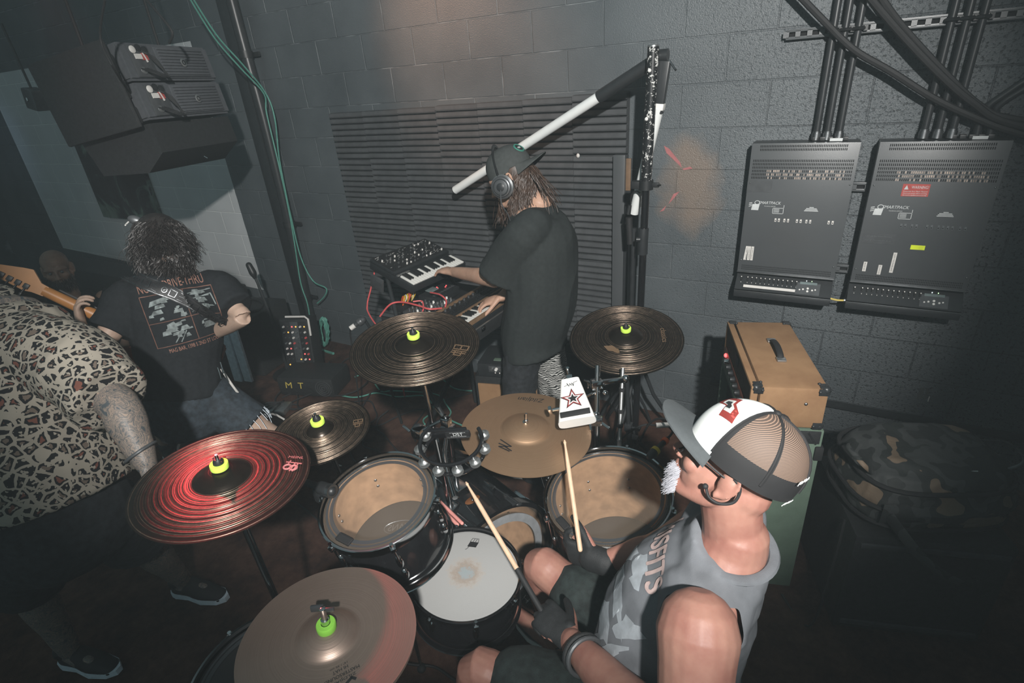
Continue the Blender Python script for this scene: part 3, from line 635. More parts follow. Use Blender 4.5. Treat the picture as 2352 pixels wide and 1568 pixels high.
g=G(); g.tube([U0+V((.02,-.01,.0)),U0+V((.045,-.02,-.03)),U0+V((.055,-.03,-.04))],.005,8); part('wing_screw',g,STEEL,t)
g=G(); P=V((2.4525,-0.2000,1.4301)); 
t=thing('hanging_connector','black cable connector looped over the foot of the folded light tube','connector',P)
g=G(); g.tube([(2.5042,-0.3400,1.4294),(2.5137,-0.3600,1.4813),(2.5425,-0.3700,1.5010),(2.5721,-0.3800,1.4789),(2.5806,-0.3800,1.4201)],.0035,8,6); part('loop_cable',g,RUBBER,t)
g=G(); g.tube([(2.4998,-0.3400,1.4249),(2.4918,-0.3400,1.3806)],(.010,.013),10); part('plug',g,BLACK,t)
t=thing('cymbal_bag_stand','slim black stand upright close behind the lighting pole','stand',(2.50,-.30,0))
g=G(); g.cyl((2.505,-.30,.03),(2.512,-.30,1.30),.013,n=12); part('upright',g,SATIN,t)
for a in (1.0,3.1,5.2):
    g=G(); g.tube([(2.505,-.30,.40),(2.505+.2*cos(a)*.7,-.30+.16*sin(a)*.7,.16),(2.505+.2*cos(a),-.30+.16*sin(a),.02)],.009,8); part('leg',g,SATIN,t)
g=G(); g.tube([(2.4841,-0.3000,1.3527),(2.4943,-0.3000,1.2151)],.018,10); part('grip',g,RUBBER,t)

# ---------------------------------------------------------------- drums
def drum(name,label,c,n,R,H,kind,lugs,rot=0.0,drop=None):
    # c: centre of the top rim; n: axis up
    n=V(n).normalized(); c=V(c); base=c-n*H
    M=frame(base,n,(1,0,0)); t=thing(name,label,'drum',None,None,M); T=lambda z:M@Matrix.Translation((0,0,z))
    r=R-.012
    g=G(); g.lathe([(r,.02),(r,H-.025),(r-.004,H-.016),(r-.009,H-.016),(r-.009,.02)],M,64,True); shell=part('shell',g,[GLOSS],t)
    if kind!='snare':
        g=G(); g.lathe([(r-.0095,H-.017),(r-.0095,.012)],M,64); part('inner_ply',g,WOOD,t,'bare maple inside of the shell')
    hm=GLOSS if kind=='snare' else CHROME
    for z0,z1,nm in ((H-.034,H,'top_hoop'),(0,.030,'bottom_hoop')):
        s=1 if z1==H else -1; a,b=(z0,z1) if s==1 else (z1,z0)
        g=G(); g.lathe([(R-.006,a),(R-.002,a),(R-.002,b-s*.006),(R+.001,b-s*.002),(R-.001,b),(R-.006,b-s*.001)],M,72,True); part(nm,g,hm,t,None,50)
    if kind=='snare':
        g=G(); g.lathe([(0,H-.011),(R-.022,H-.011),(R-.011,H-.015)],M,64); hd=part('batter_head',g,SNARE,t,'white coated head with a worn stain in the middle')
        g=G(); Mh=T(H-.0106)@Matrix.Rotation(rot,4,'Z'); g.prism([(-.018,-.011),(.012,-.011),(.018,.011),(-.012,.011)],Mh@Matrix.Translation((0,R*.62,0)),.0004)
        g.strokes([[(-.012,R*.62+.011),(-.006,R*.62+.026),(.016,R*.62+.026),(.016,R*.62+.012)],[(-.012,R*.62-.011),(-.018,R*.62-.022),(-.022,R*.62-.024)],[(-.002,R*.62+.012),(.002,R*.62+.024)],[(.006,R*.62+.012),(.010,R*.62+.024)]],.0015,Mh,.0004)
        part('head_logo',g,INK,hd,'black drumhead logo',0)
        g=G(); g.lathe([(0,.016),(R-.02,.016)],M,48); part('bottom_head',g,CLEAR,t)
    else:
        g=G(); g.lathe([(0,H-.012),(R-.026,H-.012),(R-.010,H-.017)],M,64); hd=part('batter_head',g,CLEAR if kind!='side' else DOTH,t,'clear head showing the maple inside' if kind!='side' else 'black head')
        g=G(); g.lathe([(R-.030,H-.0112),(R-.041,H-.0112)],M,64); g.lathe([(R-.020,H-.0112),(R-.026,H-.0112)],M,64); part('damper_ring',g,RINGB,hd,'dark damping rings',0)
        g=G(); g.lathe([(0,.010),(R-.014,.010)],M,64); bh=part('bottom_head',g,DOTH,t,'dark bottom head seen through the drum')
        g=G(); Mb=T(.0106)@Matrix.Rotation(.5,4,'Z')@Matrix.Translation((0,R*.30,0))@Matrix.Diagonal((-1,1,1,1)); g.text('EVANS',Mb,.034,.0004,.085); g.tube([Mb@V((.056*cos(a),.025*sin(a),.0004)) for a in [k*PI/16 for k in range(32)]],.0016,5,1,True); part('maker_mark',g,GUNM,bh,'printed oval mark',0)
        g=G(); Mg=T(H-.0108)@Matrix.Rotation(rot+2.2,4,'Z')@Matrix.Translation((0,R-.032,0)); g.box((0,0,.001),(.052,.024,.002),Mg,.004); g2=G(); g2.text('Evans',Mg@Matrix.Translation((0,0,.0025)),.012,.0003); tg=part('edge_tab',g,RUBBER,hd,'black rubber edge tab',0); g2.bm.free()
    for k in range(lugs):
        a=rot+2*PI*(k+.5)/lugs; Ml=M@Matrix.Rotation(a,4,'Z')
        g=G(); g.ell((r+.006,0,H*.62),(.011,.011,.030),Ml,10); g.ell((r+.006,0,H*.36),(.011,.011,.024),Ml,10) if kind!='snare' else None; lg=part('lug',g,CHROME,t)
        g=G(); g.cyl(Ml@V((r+.013,0,H*.62)),Ml@V((r+.013,0,H-.012)),.0028,n=8); g.box((R+.003,0,H-.017),(.018,.016,.014),Ml,.003); g.cyl(Ml@V((r+.014,0,H-.012)),Ml@V((r+.014,0,H+.004)),.0052,n=8); part('tension_rod',g,CHROME,lg)
        if kind!='snare':
            for z in (H*.62,H*.50):
                g=G(); g.ell((r-.010,0,z+.0),(.003,.0055,.0055),Ml,8); part('lug_screw',g,STEEL,lg)
    return t,M,T,r
SNc,SNn=(2.5038,-2.0232,.6129),(.0898,.0041,.9959)
drum('snare_drum','black snare drum with white coated head in front of the drummer',SNc,SNn,.186,.165,'snare',8,.35)
TLc,TLn=(2.3349,-2.1626,.9802),(.0231,-.1976,.98)
t,M,T,r=drum('rack_tom','rack tom with clear head and grey ovals on its shell, left of the snare',TLc,TLn,.175,.24,'tom',6,.9)
for i in range(3):
    for j in range(3):
        a=4.35+j*.16+(.08 if i%2 else 0)-.5; q=G(); Mo=M@Matrix.Rotation(a,4,'Z')@Matrix.Translation((r+.0004,0,.07+i*.045)); q.prism([(.011*cos(b),.019*sin(b)) for b in [k*PI/8 for k in range(16)]],Mo@Matrix(((0,0,1,0),(1,0,0,0),(0,1,0,0),(0,0,0,1))),.0008); part('grey_oval',q,GREYR,t,'pale grey oval on the black shell',0)
FTc,FTn=(2.8676,-1.6851,.8027),(-.0497,-.1575,.9863)
t,M,T,r=drum('floor_tom','larger tom with clear head, right of the cymbal and the snare',FTc,FTn,.213,.38,'tom',8,.4)
for k in range(3):
    a=.9+k*2.1; Ml=M@Matrix.Rotation(a,4,'Z'); g=G(); p=Ml@V((r+.024,0,.2)); g.cyl(p,V((p.x+.01*cos(a),p.y+.01*sin(a),.012)),.006,n=10); g.box((r+.016,0,.2),(.03,.03,.05),Ml,.004); part('leg',g,CHROME,t)
# bass drum
ax=V((-.93,.37,0)).normalized(); bc=V((2.43,-1.735,.285)); Mk=frame(bc,ax,(0,0,1))
t=thing('bass_drum','black bass drum under the tambourine, brown badge on top of its shell','drum',(bc.x,bc.y,0))
g=G(); g.lathe([(.272,.03),(.272,.43),(.262,.43),(.262,.03)],Mk,72,True); part('shell',g,GLOSS,t)
g=G(); g.lathe([(.2615,.03),(.2615,.43)],Mk,72); part('inner_ply',g,WOOD,t)
for z,nm in ((-.004,'batter_hoop'),(.425,'front_hoop')):
    g=G(); g.lathe([(.274,z),(.292,z),(.292,z+.04),(.274,z+.04)],Mk,72,True); h=part(nm,g,GLOSS,t,None,50)
    g=G(); zz=z+.041 if z<0.1 else z-.001; g.lathe([(.2735,zz),(.279,zz),(.279,zz+.003),(.2735,zz+.003)],Mk,72,True); part('hoop_edge',g,STEEL,h,'pale metal edge')
g=G(); g.lathe([(0,.010),(.262,.010),(.272,.014)],Mk,64); hd=part('batter_head',g,CLEAR,t,'clear head over the maple interior')
g=G(); g.lathe([(.205,.008),(.240,.008),(.240,.004),(.205,.004)],Mk,64,True); part('damper_ring',g,GREYR,hd,'wide grey foam ring')
g=G(); g.lathe([(0,.44),(.270,.44)],Mk,64); part('front_head',g,DOTH,t)
for k in range(8):
    Ml=Mk@Matrix.Rotation((k+.5)*PI/4,4,'Z')
    g=G(); g.box((.290,0,.018),(.012,.034,.052),Ml,.005); g.cyl(Ml@V((.300,0,-.02)),Ml@V((.290,0,.13)),.003,n=8); g.ell((.30,0,-.024),(.008,.016,.006),Ml,10); cl=part('claw',g,CHROME if k%2 else SATIN,t)
    g=G(); g.box((.281,0,.16),(.02,.018,.07),Ml,.006); part('lug',g,CHROME,cl)
Mb=frame(bc+ax*.13+V((0,0,.2722)),(0,0,1),ax); g=G(); g.lathe([(0,.0012),(.024,.001),(.026,0)],Mb@Matrix.Diagonal((.7,1.3,1,1)),24); bd=part('badge',g,RUST,t,'oval brown badge'); g=G(); g.ell((0,0,.001),(.006,.006,.003),Mb,10); part('badge_grommet',g,STEEL,bd)
sd=V((-ax.y,ax.x,0))
for s in (-1,1):
    P=bc+ax*.25+sd*.25*s; g=G(); g.cyl(P+V((0,0,-.05)),V((P.x+.1*sd.x*s,P.y+.1*sd.y*s,.012)),.007,n=10); part('spur',g,CHROME,t)
# spare sticks lying in a holder on the bass drum
S0=V((2.1934,-1.7855,0.5920));S1=V((2.3520,-1.8500,0.5920))
for i in range(2):
    o=V((.012*i,.013*i,0)); g=G(); g.cyl(S0.lerp(S1,-1.2)+o,S1+o,.0068,.0068,12); g.ell(S1+o,.0068); single('drumstick',g,CORAL,('coral painted spare drumstick beside the rack tom, the one nearer the tom','coral painted spare drumstick beside the rack tom, the one nearer the bass drum badge')[i],'drumstick','spare coral drumsticks')
t=thing('stick_holder','black and chrome stick holder clamped under the coral spare sticks','holder',(S1.x,S1.y,.55)); mid=S0.lerp(S1,.3)
g=G(); Mh=frame(mid+V((0,0,-.020)),(0,0,1),(S1-S0)); g.box((0,-.002,0),(.11,.035,.008),Mh,.002); part('tray',g,ALU,t); g=G(); g.box((.02,-.030,.0),(.10,.014,.022),Mh,.003); g.ell((-.035,-.03,.014),(.012,.010,.008),Mh); part('clamp',g,CHROME,t)
# tom arm
g=G(); a=V(TLc)-V(TLn).normalized()*.12+V((.10,.14,0)); b=bc+ax*.24+V((0,0,.28)); b2=V((b.x,b.y,.84)); t=thing('tom_holder','chrome tom holder rising from the bass drum to the rack tom','holder',b)
g.cyl(b,b2,.012); g.tube([b2,b2.lerp(a,.5)+V((0,0,.02)),a+V((.03,.03,0))],.009,10,4); part('post',g,CHROME,t); g=G(); g.box(b2,(.05,.05,.04),None,.008); g.ell(b2+V((.03,0,0)),(.02,.012,.02)); part('joint',g,CHROME,t)
g=G(); Mbk=frame(b+V((0,0,.005)),(0,0,1),ax); g.box((0,0,0),(.10,.055,.012),Mbk,.004); g.box((.0,.045,.004),(.16,.008,.010),Mbk,.002); g.ell((.08,.045,.01),(.008,.012,.008),Mbk); part('mount_plate',g,CHROME,t)

# ---------------------------------------------------------------- cymbals
def cymbal(name,label,c,n,R,m,bell,kind='groove',topper=None,group=None,rot=0.0,ct=CHROME):
    M=frame(c,n,(1,0,0))@Matrix.Rotation(rot,4,'Z'); t=thing(name,label,'cymbal',None,group,M)
    N=64 if kind=='groove' else 34; rb=bell*R; hb=.016+R*.03; dome=R*.052
    up,dn=[],[]
    for i in range(N+1):
        u=i/N; r=R*u
        h=dome*(1-u*u)*1.0+(hb*(1-(r/rb)**2)**.8 if r<rb else 0)-dome
        if r>rb: h+=.00025*sin(u*97)
        up.append((r if i else 0,h)); dn.append((r if i else 0,h-.0014))
    g=G(); g.lathe(up+dn[::-1],M,96); ob=part('disc',g,m,t,None,70)
    top=up[0][1]
    if kind=='groove':
        g=G(); rnd=random.Random(int(R*1000)); r=rb*1.02
        while r<R-.003:
            h=dome*(1-(r/R)**2)-dome+.0001; w=rnd.uniform(.0006,.0012); g.lathe([(r-w,h-.0003),(r,h+.0008),(r+w,h-.0003)],M,96); r+=rnd.choice((.0042,.005,.0062,.0062,.0085,.012))*R/.2
        part('lathed_rings',g,RIDGE,ob,'fine lathed rings',85)
    g=G(); g.cyl(M@V((0,0,top-.05)),M@V((0,0,top+.042)),.0038,n=10); part('rod',g,CHROME,t)
    if topper:
        g=G(); g.lathe([(.0085,top+.002),(.0205,top+.002),(.021,top+.004),(.021,top+.014),(.0205,top+.016),(.0085,top+.016)],M,28,True); part('felt_topper',g,topper,t,'lime felt washer' if topper is LIME else 'green felt washer')
        g=G(); g.lathe([(.0,top+.030),(.008,top+.030),(.0115,top+.024),(.0125,top+.0165),(.004,top+.0165)],M,20); g.cyl(M@V((-.016,0,top+.024)),M@V((.016,0,top+.024)),.003); part('wing_nut',g,BLACK,t)
    else:
        g=G(); g.ell((0,0,top+.012),(.008,.008,.006),M); part('wing_nut',g,STEEL,t)
    return t,M,lambda r:dome*(1-(r/R)**2)-dome
def stand(name,label,top,base,spread,m=CHROME,legs=3,ph=.3,h0=.45,boom=None):
    top=V(top); base=V(base); t=thing(name,label,'stand',base)
    mid=base.lerp(top,.55); hub=V((base.x,base.y,h0))
    g=G(); g.cyl(V((base.x,base.y,.06)),mid,.0135,n=14); part('lower_tube',g,m,t)
    g=G(); g.cyl(mid,top,.0095,n=14); part('upper_tube',g,m,t)
    g=G(); g.box(mid,(.034,.034,.04),None,.006); g.cyl(mid+V((.015,0,0)),mid+V((.05,0,.005)),.005,n=8); g.box(mid+V((.052,0,.005)),(.008,.034,.014),None,.003); part('height_clamp',g,m,t)
    g=G(); g.box(hub,(.04,.04,.04),None,.006); part('leg_hub',g,m,t)
    for i in range(legs):
        a=ph+2*PI*i/legs; d=V((cos(a),sin(a),0)); g=G(); g.tube([hub+d*.015,hub+d*spread+V((0,0,-h0+.012))],.008,8,1,flat=.6); lg=part('leg',g,m,t)
        g=G(); g.ell(hub+d*spread+V((0,0,-h0+.014)),(.018,.018,.014)); part('rubber_foot',g,RUBBER,lg)
    return t
def logo_ring(t,M,hf,r,a,body,size,m,width=None,flip=0,nm='maker_name'):
    q=M@Matrix.Rotation(a,4,'Z')@Matrix.Translation((0,r,hf(r)+.0011))@Matrix.Rotation(flip,4,'Z')
    g=G(); g.text(body,q,size,.0004,width); part(nm,g,m,t,None,0); return q
Cc,Cn=V((2.2267,-1.7723,1.2809)),(.1085,-.1136,.9876)
t,M,hf=cymbal('crash_cymbal','large dark grooved crash cymbal with lime washer, in front of the keyboards',Cc,Cn,.216,CYD,.30,topper=LIME)
q=M@Matrix.Rotation(-1.35,4,'Z')@Matrix.Translation((0,.158,hf(.158)+.0012))
g=G(); g.strokes([[(-.028,-.024),(-.028,.024),(-.006,.024),(-.006,-.024),(-.028,-.024)],[(-.028,0),(-.006,0)],[(.004,.024),(.004,-.024)],[(.004,.010),(.026,.010),(.026,-.012),(.004,-.012)],[(.014,.024),(.014,-.024)]],.004,q,.0005); part('maker_logo',g,CYB,t,'faint copper logo',0)
R_c,R_n=V((2.726,-1.0739,1.0729)),(.0581,-.2077,.9765)
t,M,hf=cymbal('crash_cymbal','dark grooved crash cymbal in front of the lighting pole, right of the keyboard player',R_c,R_n,.229,CYD,.30,topper=LIME)
q=M@Matrix.Rotation(-1.2,4,'Z')@Matrix.Translation((0,.150,hf(.150)+.0012)); g=G(); g.text('classics',q,.032,.0005); part('maker_logo',g,CYB,t,'faint copper lettering',0)
g=G(); q2=M@Matrix.Rotation(2.9,4,'Z')@Matrix.Translation((0,.10,hf(.10)+.0014)); g.prism([(.034*cos(a)*(1+.18*sin(3*a)),.015*sin(a)*(1+.2*cos(5*a))) for a in [k*PI/10 for k in range(20)]],q2,.0004); part('worn_patch',g,CYB,t,'worn bronze patch',0)
Zc,Zn=V((2.5543,-1.6447,.9434)),(.0982,-.0175,.995)
t,M,hf=cymbal('ride_cymbal','bronze cymbal with large bell between the tambourine and the white cowbell',Zc,Zn,.229,CYB,.38,'plain')
q=M@Matrix.Rotation(.36,4,'Z')@Matrix.Translation((0,.180,hf(.180)+.0009))@Matrix.Rotation(PI,4,'Z'); g=G(); g.text('Zildjian',q,.034,.0005,None,.3); part('maker_name',g,INK,t,'black script',0)
q=M@Matrix.Rotation(2.95,4,'Z')@Matrix.Translation((0,.115,hf(.115)+.0012)); g=G(); g.strokes([[(-.030,.012),(.012,.016),(-.020,-.010),(.030,-.014)],[(-.034,.006),(-.006,.004)],[(-.012,-.001),(.022,.004)]],.0045,q,.0005); part('maker_logo',g,INK,t,'black angular logo',0)
Sc,Sn=V((2.088,-2.109,1.119)),(.05,-.10,1)
t,M,hf=cymbal('splash_cymbal','small dark grooved cymbal with lime washer behind the red-lit cymbal',Sc,Sn,.1525,CYD,.28,topper=LIME)
q=M@Matrix.Rotation(-.9,4,'Z')@Matrix.Translation((0,.115,hf(.115)+.0012)); g=G(); g.strokes([[(-.016,-.014),(-.016,.014),(-.003,.014),(-.003,-.014),(-.016,-.014)],[(-.016,0),(-.003,0)],[(.004,.014),(.004,-.014)],[(.004,.006),(.016,.006),(.016,-.008),(.004,-.008)]],.0025,q,.0005); part('maker_logo',g,CYB,t,None,0)
Rc,Rn=V((2.1582,-2.4583,1.2312)),(.0804,.0274,.9964)
t,M,hf=cymbal('crash_cymbal','large dark cymbal glowing red in stage light, at lower left',Rc,Rn,.203,CYD,.32,topper=LIME)
q=M@Matrix.Rotation(-.80,4,'Z')@Matrix.Translation((0,.158,hf(.158)+.0012))@Matrix.Rotation(1.15,4,'Z'); g=G()
for s in (-1,1): g.tube([q@V((s*.0085+.0085*cos(a),-.004+.0085*sin(a),.0006)) for a in [k*PI/8 for k in range(16)]],.0026,6,1,True)
g.strokes([[(-.02,.014),(.02,.014)],[(.004,.014),(.004,-.016)],[(.012,.014),(.012,-.016)],[(-.012,.008),(-.012,.020)]],.0035,q,.0005); q3=M@Matrix.Rotation(-.72,4,'Z')@Matrix.Translation((0,.160,hf(.160)+.0012))@Matrix.Rotation(1.15,4,'Z'); g.text('MEINL',q3@Matrix.Translation((0,.022,0)),.013,.0005,.040); part('maker_logo',g,PINKP,t,'pale red logo and lettering',0)
Hc,Hn=V((2.5386,-2.5493,.9896)),(.0529,.0408,.9978)
t,M,hf=cymbal('hi_hat_cymbal','upper hi-hat cymbal with green felt washer at the bottom of the picture',Hc,Hn,.190,CYH,.34,'plain',None)
top=.0217-0
g=G(); g.lathe([(.010,top-.002),(.0205,top-.002),(.021,top+.001),(.021,top+.013),(.0195,top+.015),(.010,top+.015)],M,28,True); part('felt_topper',g,GREEN,t,'green felt washer')
g=G(); g.lathe([(.0,top+.062),(.0062,top+.060),(.0062,top+.030),(.009,top+.028),(.009,top+.012),(.0,top+.012)],M,18); cl=part('clutch',g,CHROME,t,'chrome clutch')
g=G(); g.box((-.016,.014,top+.046),(.028,.008,.016),M@Matrix.Rotation(.6,4,'Z'),.003); g.box((.016,-.002,top+.058),(.018,.006,.010),M@Matrix.Rotation(.6,4,'Z'),.002); part('clutch_wing',g,SATIN,cl)
q=M@Matrix.Rotation(-2.12,4,'Z')@Matrix.Translation((0,.140,hf(.140)+.0011)); g=G(); g.strokes([[(-.026,-.016),(-.020,-.022),(-.006,-.014),(.004,.014),(.010,.026)],[(.010,.026),(.006,-.020)],[(-.018,-.006),(.008,-.006)]],.0058,q,.0005); part('maker_logo',g,INK,t,'black script letter A',0)
g=G(); q=M@Matrix.Rotation(-2.08,4,'Z')@Matrix.Translation((0,.098,hf(.100)+.0011)); g.text('MASTERSOUND',q@Matrix.Translation((0,.006,0)),.0105,.0005,.072); g.text('HI HAT',q@Matrix.Translation((0,-.006,0)),.0105,.0005,.032); g.text('14" / 35 cm',q@Matrix.Translation((0,-.015,0)),.006,.0005,.036); g.text('ZILDJIAN',q@Matrix.Translation((0,.017,0)),.008,.0005,.05); part('model_lettering',g,INK,t,'black lettering',0)
M2=M@Matrix.Translation((0,0,-.030)); t=thing('hi_hat_cymbal','lower hi-hat cymbal hidden just beneath the upper one','cymbal',None,None,M2)
g=G(); g.lathe([(.006,-.010),(.06,-.008),(.10,.002),(.188,.009),(.188,.0075),(.10,.0005),(.06,-.0095),(.006,-.0115)],M2,72,True); part('disc',g,CYH,t)
cb0=V((2.245,-1.748,.536)); t=thing('cymbal_holder','chrome post rising from the bass drum to the large crash cymbal before the keyboards','holder',cb0)
cm0=cb0.lerp(Cc,.5); g=G(); g.cyl(cb0,cm0,.012,n=14); part('lower_tube',g,CHROME,t); g=G(); g.cyl(cm0,Cc-V((0,0,.02)),.009,n=14); part('upper_tube',g,CHROME,t); g=G(); g.box(cm0,(.032,.032,.036),None,.006); g.cyl(cm0+V((.012,0,0)),cm0+V((.05,0,.004)),.005,n=8); part('height_clamp',g,CHROME,t); g=G(); g.box(cb0+V((0,0,.012)),(.06,.05,.024),None,.006); part('shell_mount',g,CHROME,t)
stand('cymbal_stand','chrome stand under the dark crash cymbal by the lighting pole',R_c-V((0,0,.02)),(2.73,-.93,0),.33,SATIN,ph=.9)
stand('cymbal_stand','slim chrome stand under the small dark cymbal',Sc-V((0,0,.012)),(2.06,-1.95,0),.24,ph=1.5)
stand('cymbal_stand','chrome stand under the red-lit cymbal',Rc-V((0,0,.015)),(2.10,-2.40,0),.27,ph=.1)
stand('hi_hat_stand','chrome stand carrying the two hi-hat cymbals',Hc-V((0,0,.05)),(2.53,-2.55,0),.25,ph=2.4)
stand('cymbal_stand','chrome stand behind the bronze cymbal, also holding the cowbell',Zc-V((0,0,-.03)),(2.62,-1.42,0),.22,ph=.0)
# small auxiliary drum under the hi-hats
c=V((2.3134,-2.6110,0.7579)); t,M,T,r=drum('side_snare','side drum with chrome hoop and lugs, half hidden under the hi-hat at the bottom left',c,(.05,-.06,1),.19,.14,'side',8,.2)
# cowbell with a star
cb=V((2.712,-1.589,1.075)); z=V((.05,-.42,.90)).normalized(); xa=V((-.42,.78,.12)); Mc=frame(cb,z,xa)
t=thing('cowbell','white cowbell with a red and black star, above the bronze cymbal','cowbell',cb)
def ob(L0,L1,w0,w1,h0,h1):
    g=G(); rr=[]
    for L,w,h in ((L0,w0,h0),(L0*.3+L1*.7,w0*.3+w1*.7,h0*.3+h1*.7),(L1,w1,h1)):
        rr.append(g.ring([Mc@V((L,w*(abs(cos(a))**.35)*(1 if cos(a)>0 else -1),-.02+h*(abs(sin(a))**.55)*(1 if sin(a)>0 else -1))) for a in [2*PI*k/28 for k in range(28)]]))
    for a,b in zip(rr,rr[1:]): g.skin(a,b)
    g.face(rr[0][::-1]); return g,rr
LB=-.085; g,rr=ob(.085,LB,.032,.062,.016,.024); g.face(rr[-1]); part('bell',g,CREAM,t,None,50)
Mt=Mc@Matrix.Translation((0,0,.0052))@Matrix.Rotation(.048,4,'Y')
Mst=Mt@Matrix.Translation((-.008,0,.0012))@Matrix.Rotation(PI/2,4,'Z')@Matrix.Rotation(PI,4,'Z')
for R,m_,zz in ((.043,INK,.0004),(.039,REDINK,.0008),(.029,CREAM,.0012),(.020,INK,.0016)):
    g=G(); g.prism([((R if k%2==0 else R*.42)*sin(k*PI/5),(R if k%2==0 else R*.42)*cos(k*PI/5)) for k in range(10)],Mst,zz); part('star',g,m_,t,'star outline layer',0)
g=G(); q=Mt@Matrix.Translation((.052,0,.0012))@Matrix.Rotation(-PI/2,4,'Z'); g.strokes([[(-.022,-.004),(-.010,.000),(-.012,.008),(-.006,-.006),(-.002,.005),(.002,-.004),(.006,.006),(.009,-.008),(.012,.007),(.024,.010)]],.0012,q,.0004); part('signature',g,INK,t,'scribbled black signature',0)
g=G(); g.box((LB+.020,0,.006),(.020,.098,.006),Mc@Matrix.Rotation(.03,4,'Y'),.0015); part('striker_strip',g,RUBBER,t,'black rubber strip')
g=G(); g.tube([Mc@V((.088,0,-.012)),Mc@V((.105,0,-.008)),Mc@V((.112,0,.02))],.006,8,3); g.box((.09,0,-.005),(.016,.02,.01),Mc,.002); part('mount_tab',g,CHROME,t)
g=G(); g.cyl(Mc@V((-.02,.05,-.02)),Mc@V((-.02,.075,-.02)),.006,n=10); g.box((-.02,.083,-.02),(.018,.012,.030),Mc,.004); part('wing_screw',g,CHROME,t)
# cowbell arm and multi-clamps
A=V((2.7241,-1.3890,1.0779)); B=V((2.7483,-1.4635,0.9232)); Cq=V((2.7980,-1.3347,1.0277))
t=thing('percussion_post','upright chrome post with clamps right of the cowbell','post',(B.x,B.y,0))
g=G(); g.cyl((B.x,B.y,.02),B,.011,n=14); g.cyl(B,A+V((0,0,.02)),.0095,n=14); part('tube',g,CHROME,t)
cm=V((2.7319,-1.4102,1.0329)); Mx=frame(cm,(0,0,1),(Cq-A)); g=G(); g.box((-.004,0,0),(.042,.034,.034),Mx,.006); g.box((.055,0,.004),(.085,.014,.020),Mx,.005); g.ell((.105,0,.006),(.014,.014,.016),Mx); part('multi_clamp',g,CHROME,t)
g=G(); g.box((-.035,0,.004),(.006,.010,.030),Mx,.002); g.tube([Mx@V((-.03,0,.012)),Mx@V((-.05,.004,.022))],.004); g.ell((.02,-.028,-.024),.010,Mx); part('wing_screw',g,CHROME,t)
lm=V((2.7517,-1.4854,0.9268)); Mx=frame(lm,(0,0,1),(1,.3,0)); g=G(); g.box((0,0,0),(.05,.036,.030),Mx,.007); g.tube([Mx@V((.02,-.01,0)),Mx@V((.05,-.025,-.012))],.005); g.tube([Mx@V((-.02,-.01,0)),Mx@V((-.012,-.045,-.012))],.005); g.ell((.0,.02,.012),(.014,.012,.012),Mx); part('lower_clamp',g,CHROME,t)
g=G(); g.tube([cm+V((0,0,-.03)),Mc@V((-.02,.06,-.03))],.0055,8); part('cowbell_arm',g,CHROME,t)
D0=V((2.7891,-1.2994,1.0531)); D1=V((2.8194,-1.4179,0.8157)); t=thing('percussion_rod','thin chrome rod hanging beside the cymbal stand, right of the cowbell post','rod',(D1.x,D1.y,0))
g=G(); g.cyl(D0,D1,.0075,n=12); g.cyl(D1,(D1.x,D1.y,.012),.009,n=12); part('tube',g,ALU,t)
for f_ in (.32,.62,.82):
    g=G(); q=D0.lerp(D1,f_); g.cyl(q,q+V((0,0,.012)),.011,n=12); part('collar',g,RUBBER,t)
# tambourine
tc=V((2.484,-1.969,1.075)); Mt=frame(tc,(.0,-.25,.97),(1,0,0)); t=thing('tambourine','black half-moon tambourine with jingles, clamped between the toms','tambourine',tc)
def arcpt(a,r): return Mt@V((r*cos(a),r*.88*sin(a),0))
RT=.098; A0,A1=-3.45,.95
for dz,nm in ((.022,'upper_rim'),(-.022,'lower_rim')):
    g=G(); pts=[arcpt(A0+(A1-A0)*k/40,RT)+Mt.col[2].to_3d()*dz for k in range(41)]; g.tube(pts,.0062,8,1); part(nm,g,GLOSS,t)
g=G(); g.box((-.030,.052,0),(.135,.014,.036),Mt@Matrix.Rotation(.36,4,'Z'),.005); part('grip_bar',g,GLOSS,t)
qg=Mt@Matrix.Rotation(.36,4,'Z')@frame((.008,.0445,0),(0,-1,0),(1,0,0)); g=G(); g.box((0,0,0),(.078,.026,.002),qg,.006); pl=part('badge',g,INK,t,'black oval badge'); g=G(); g.text('DST',qg@Matrix.Translation((0,0,.0016)),.018,.0003); g.text('RHYTHM TECH',qg@Matrix.Translation((0,.0085,.0016)),.006,.0003,.05); g.text('drum set tambourine',qg@Matrix.Translation((0,-.0085,.0016)),.005,.0003,.05); part('badge_text',g,PRINT,pl,'white lettering',0)
for k in range(8):
    a=A0+.25+(A1-A0-.4)*k/7; p=arcpt(a,RT+.004); rd=(p-tc).normalized()
    g=G(); g.cyl(p-Mt.col[2].to_3d()*.024,p+Mt.col[2].to_3d()*.024,.0022,n=6); jg=part('jingle_pin',g,STEEL,t)
    for s in (-1,1):
        g=G(); Mj=frame(p+Mt.col[2].to_3d()*s*.0055+rd*.003,Mt.col[2].to_3d()*s,(1,0,0)); g.lathe([(.0,.009),(.006,.009),(.009,.004),(.0165,.001),(.0165,0),(.0,0)],Mj,18); part('jingle',g,ALU,jg)
g=G(); P=Mt@V((-.055,.055,.0)); g.cyl(P,P+V((0,0,.05)),.005,n=10); g.box((P.x,P.y,P.z+.026),(.03,.024,.03),None,.005); g.tube([P+V((0,0,.03)),P+V((-.05,.02,.05))],.004); part('mount_clamp',g,CHROME,t)
P2=V((2.3110,-1.9165,1.0416)); t=thing('tambourine_rod','chrome clamp rod holding the tambourine on the crash stand','rod',P2)
g=G(); g.tube([P2,P+V((-.02,.01,.02))],.006,8); g.box(P2,(.04,.04,.04),None,.008); g.tube([P2+V((-.03,-.01,.0)),P2+V((-.055,-.01,.016))],.005); part('rod',g,CHROME,t)
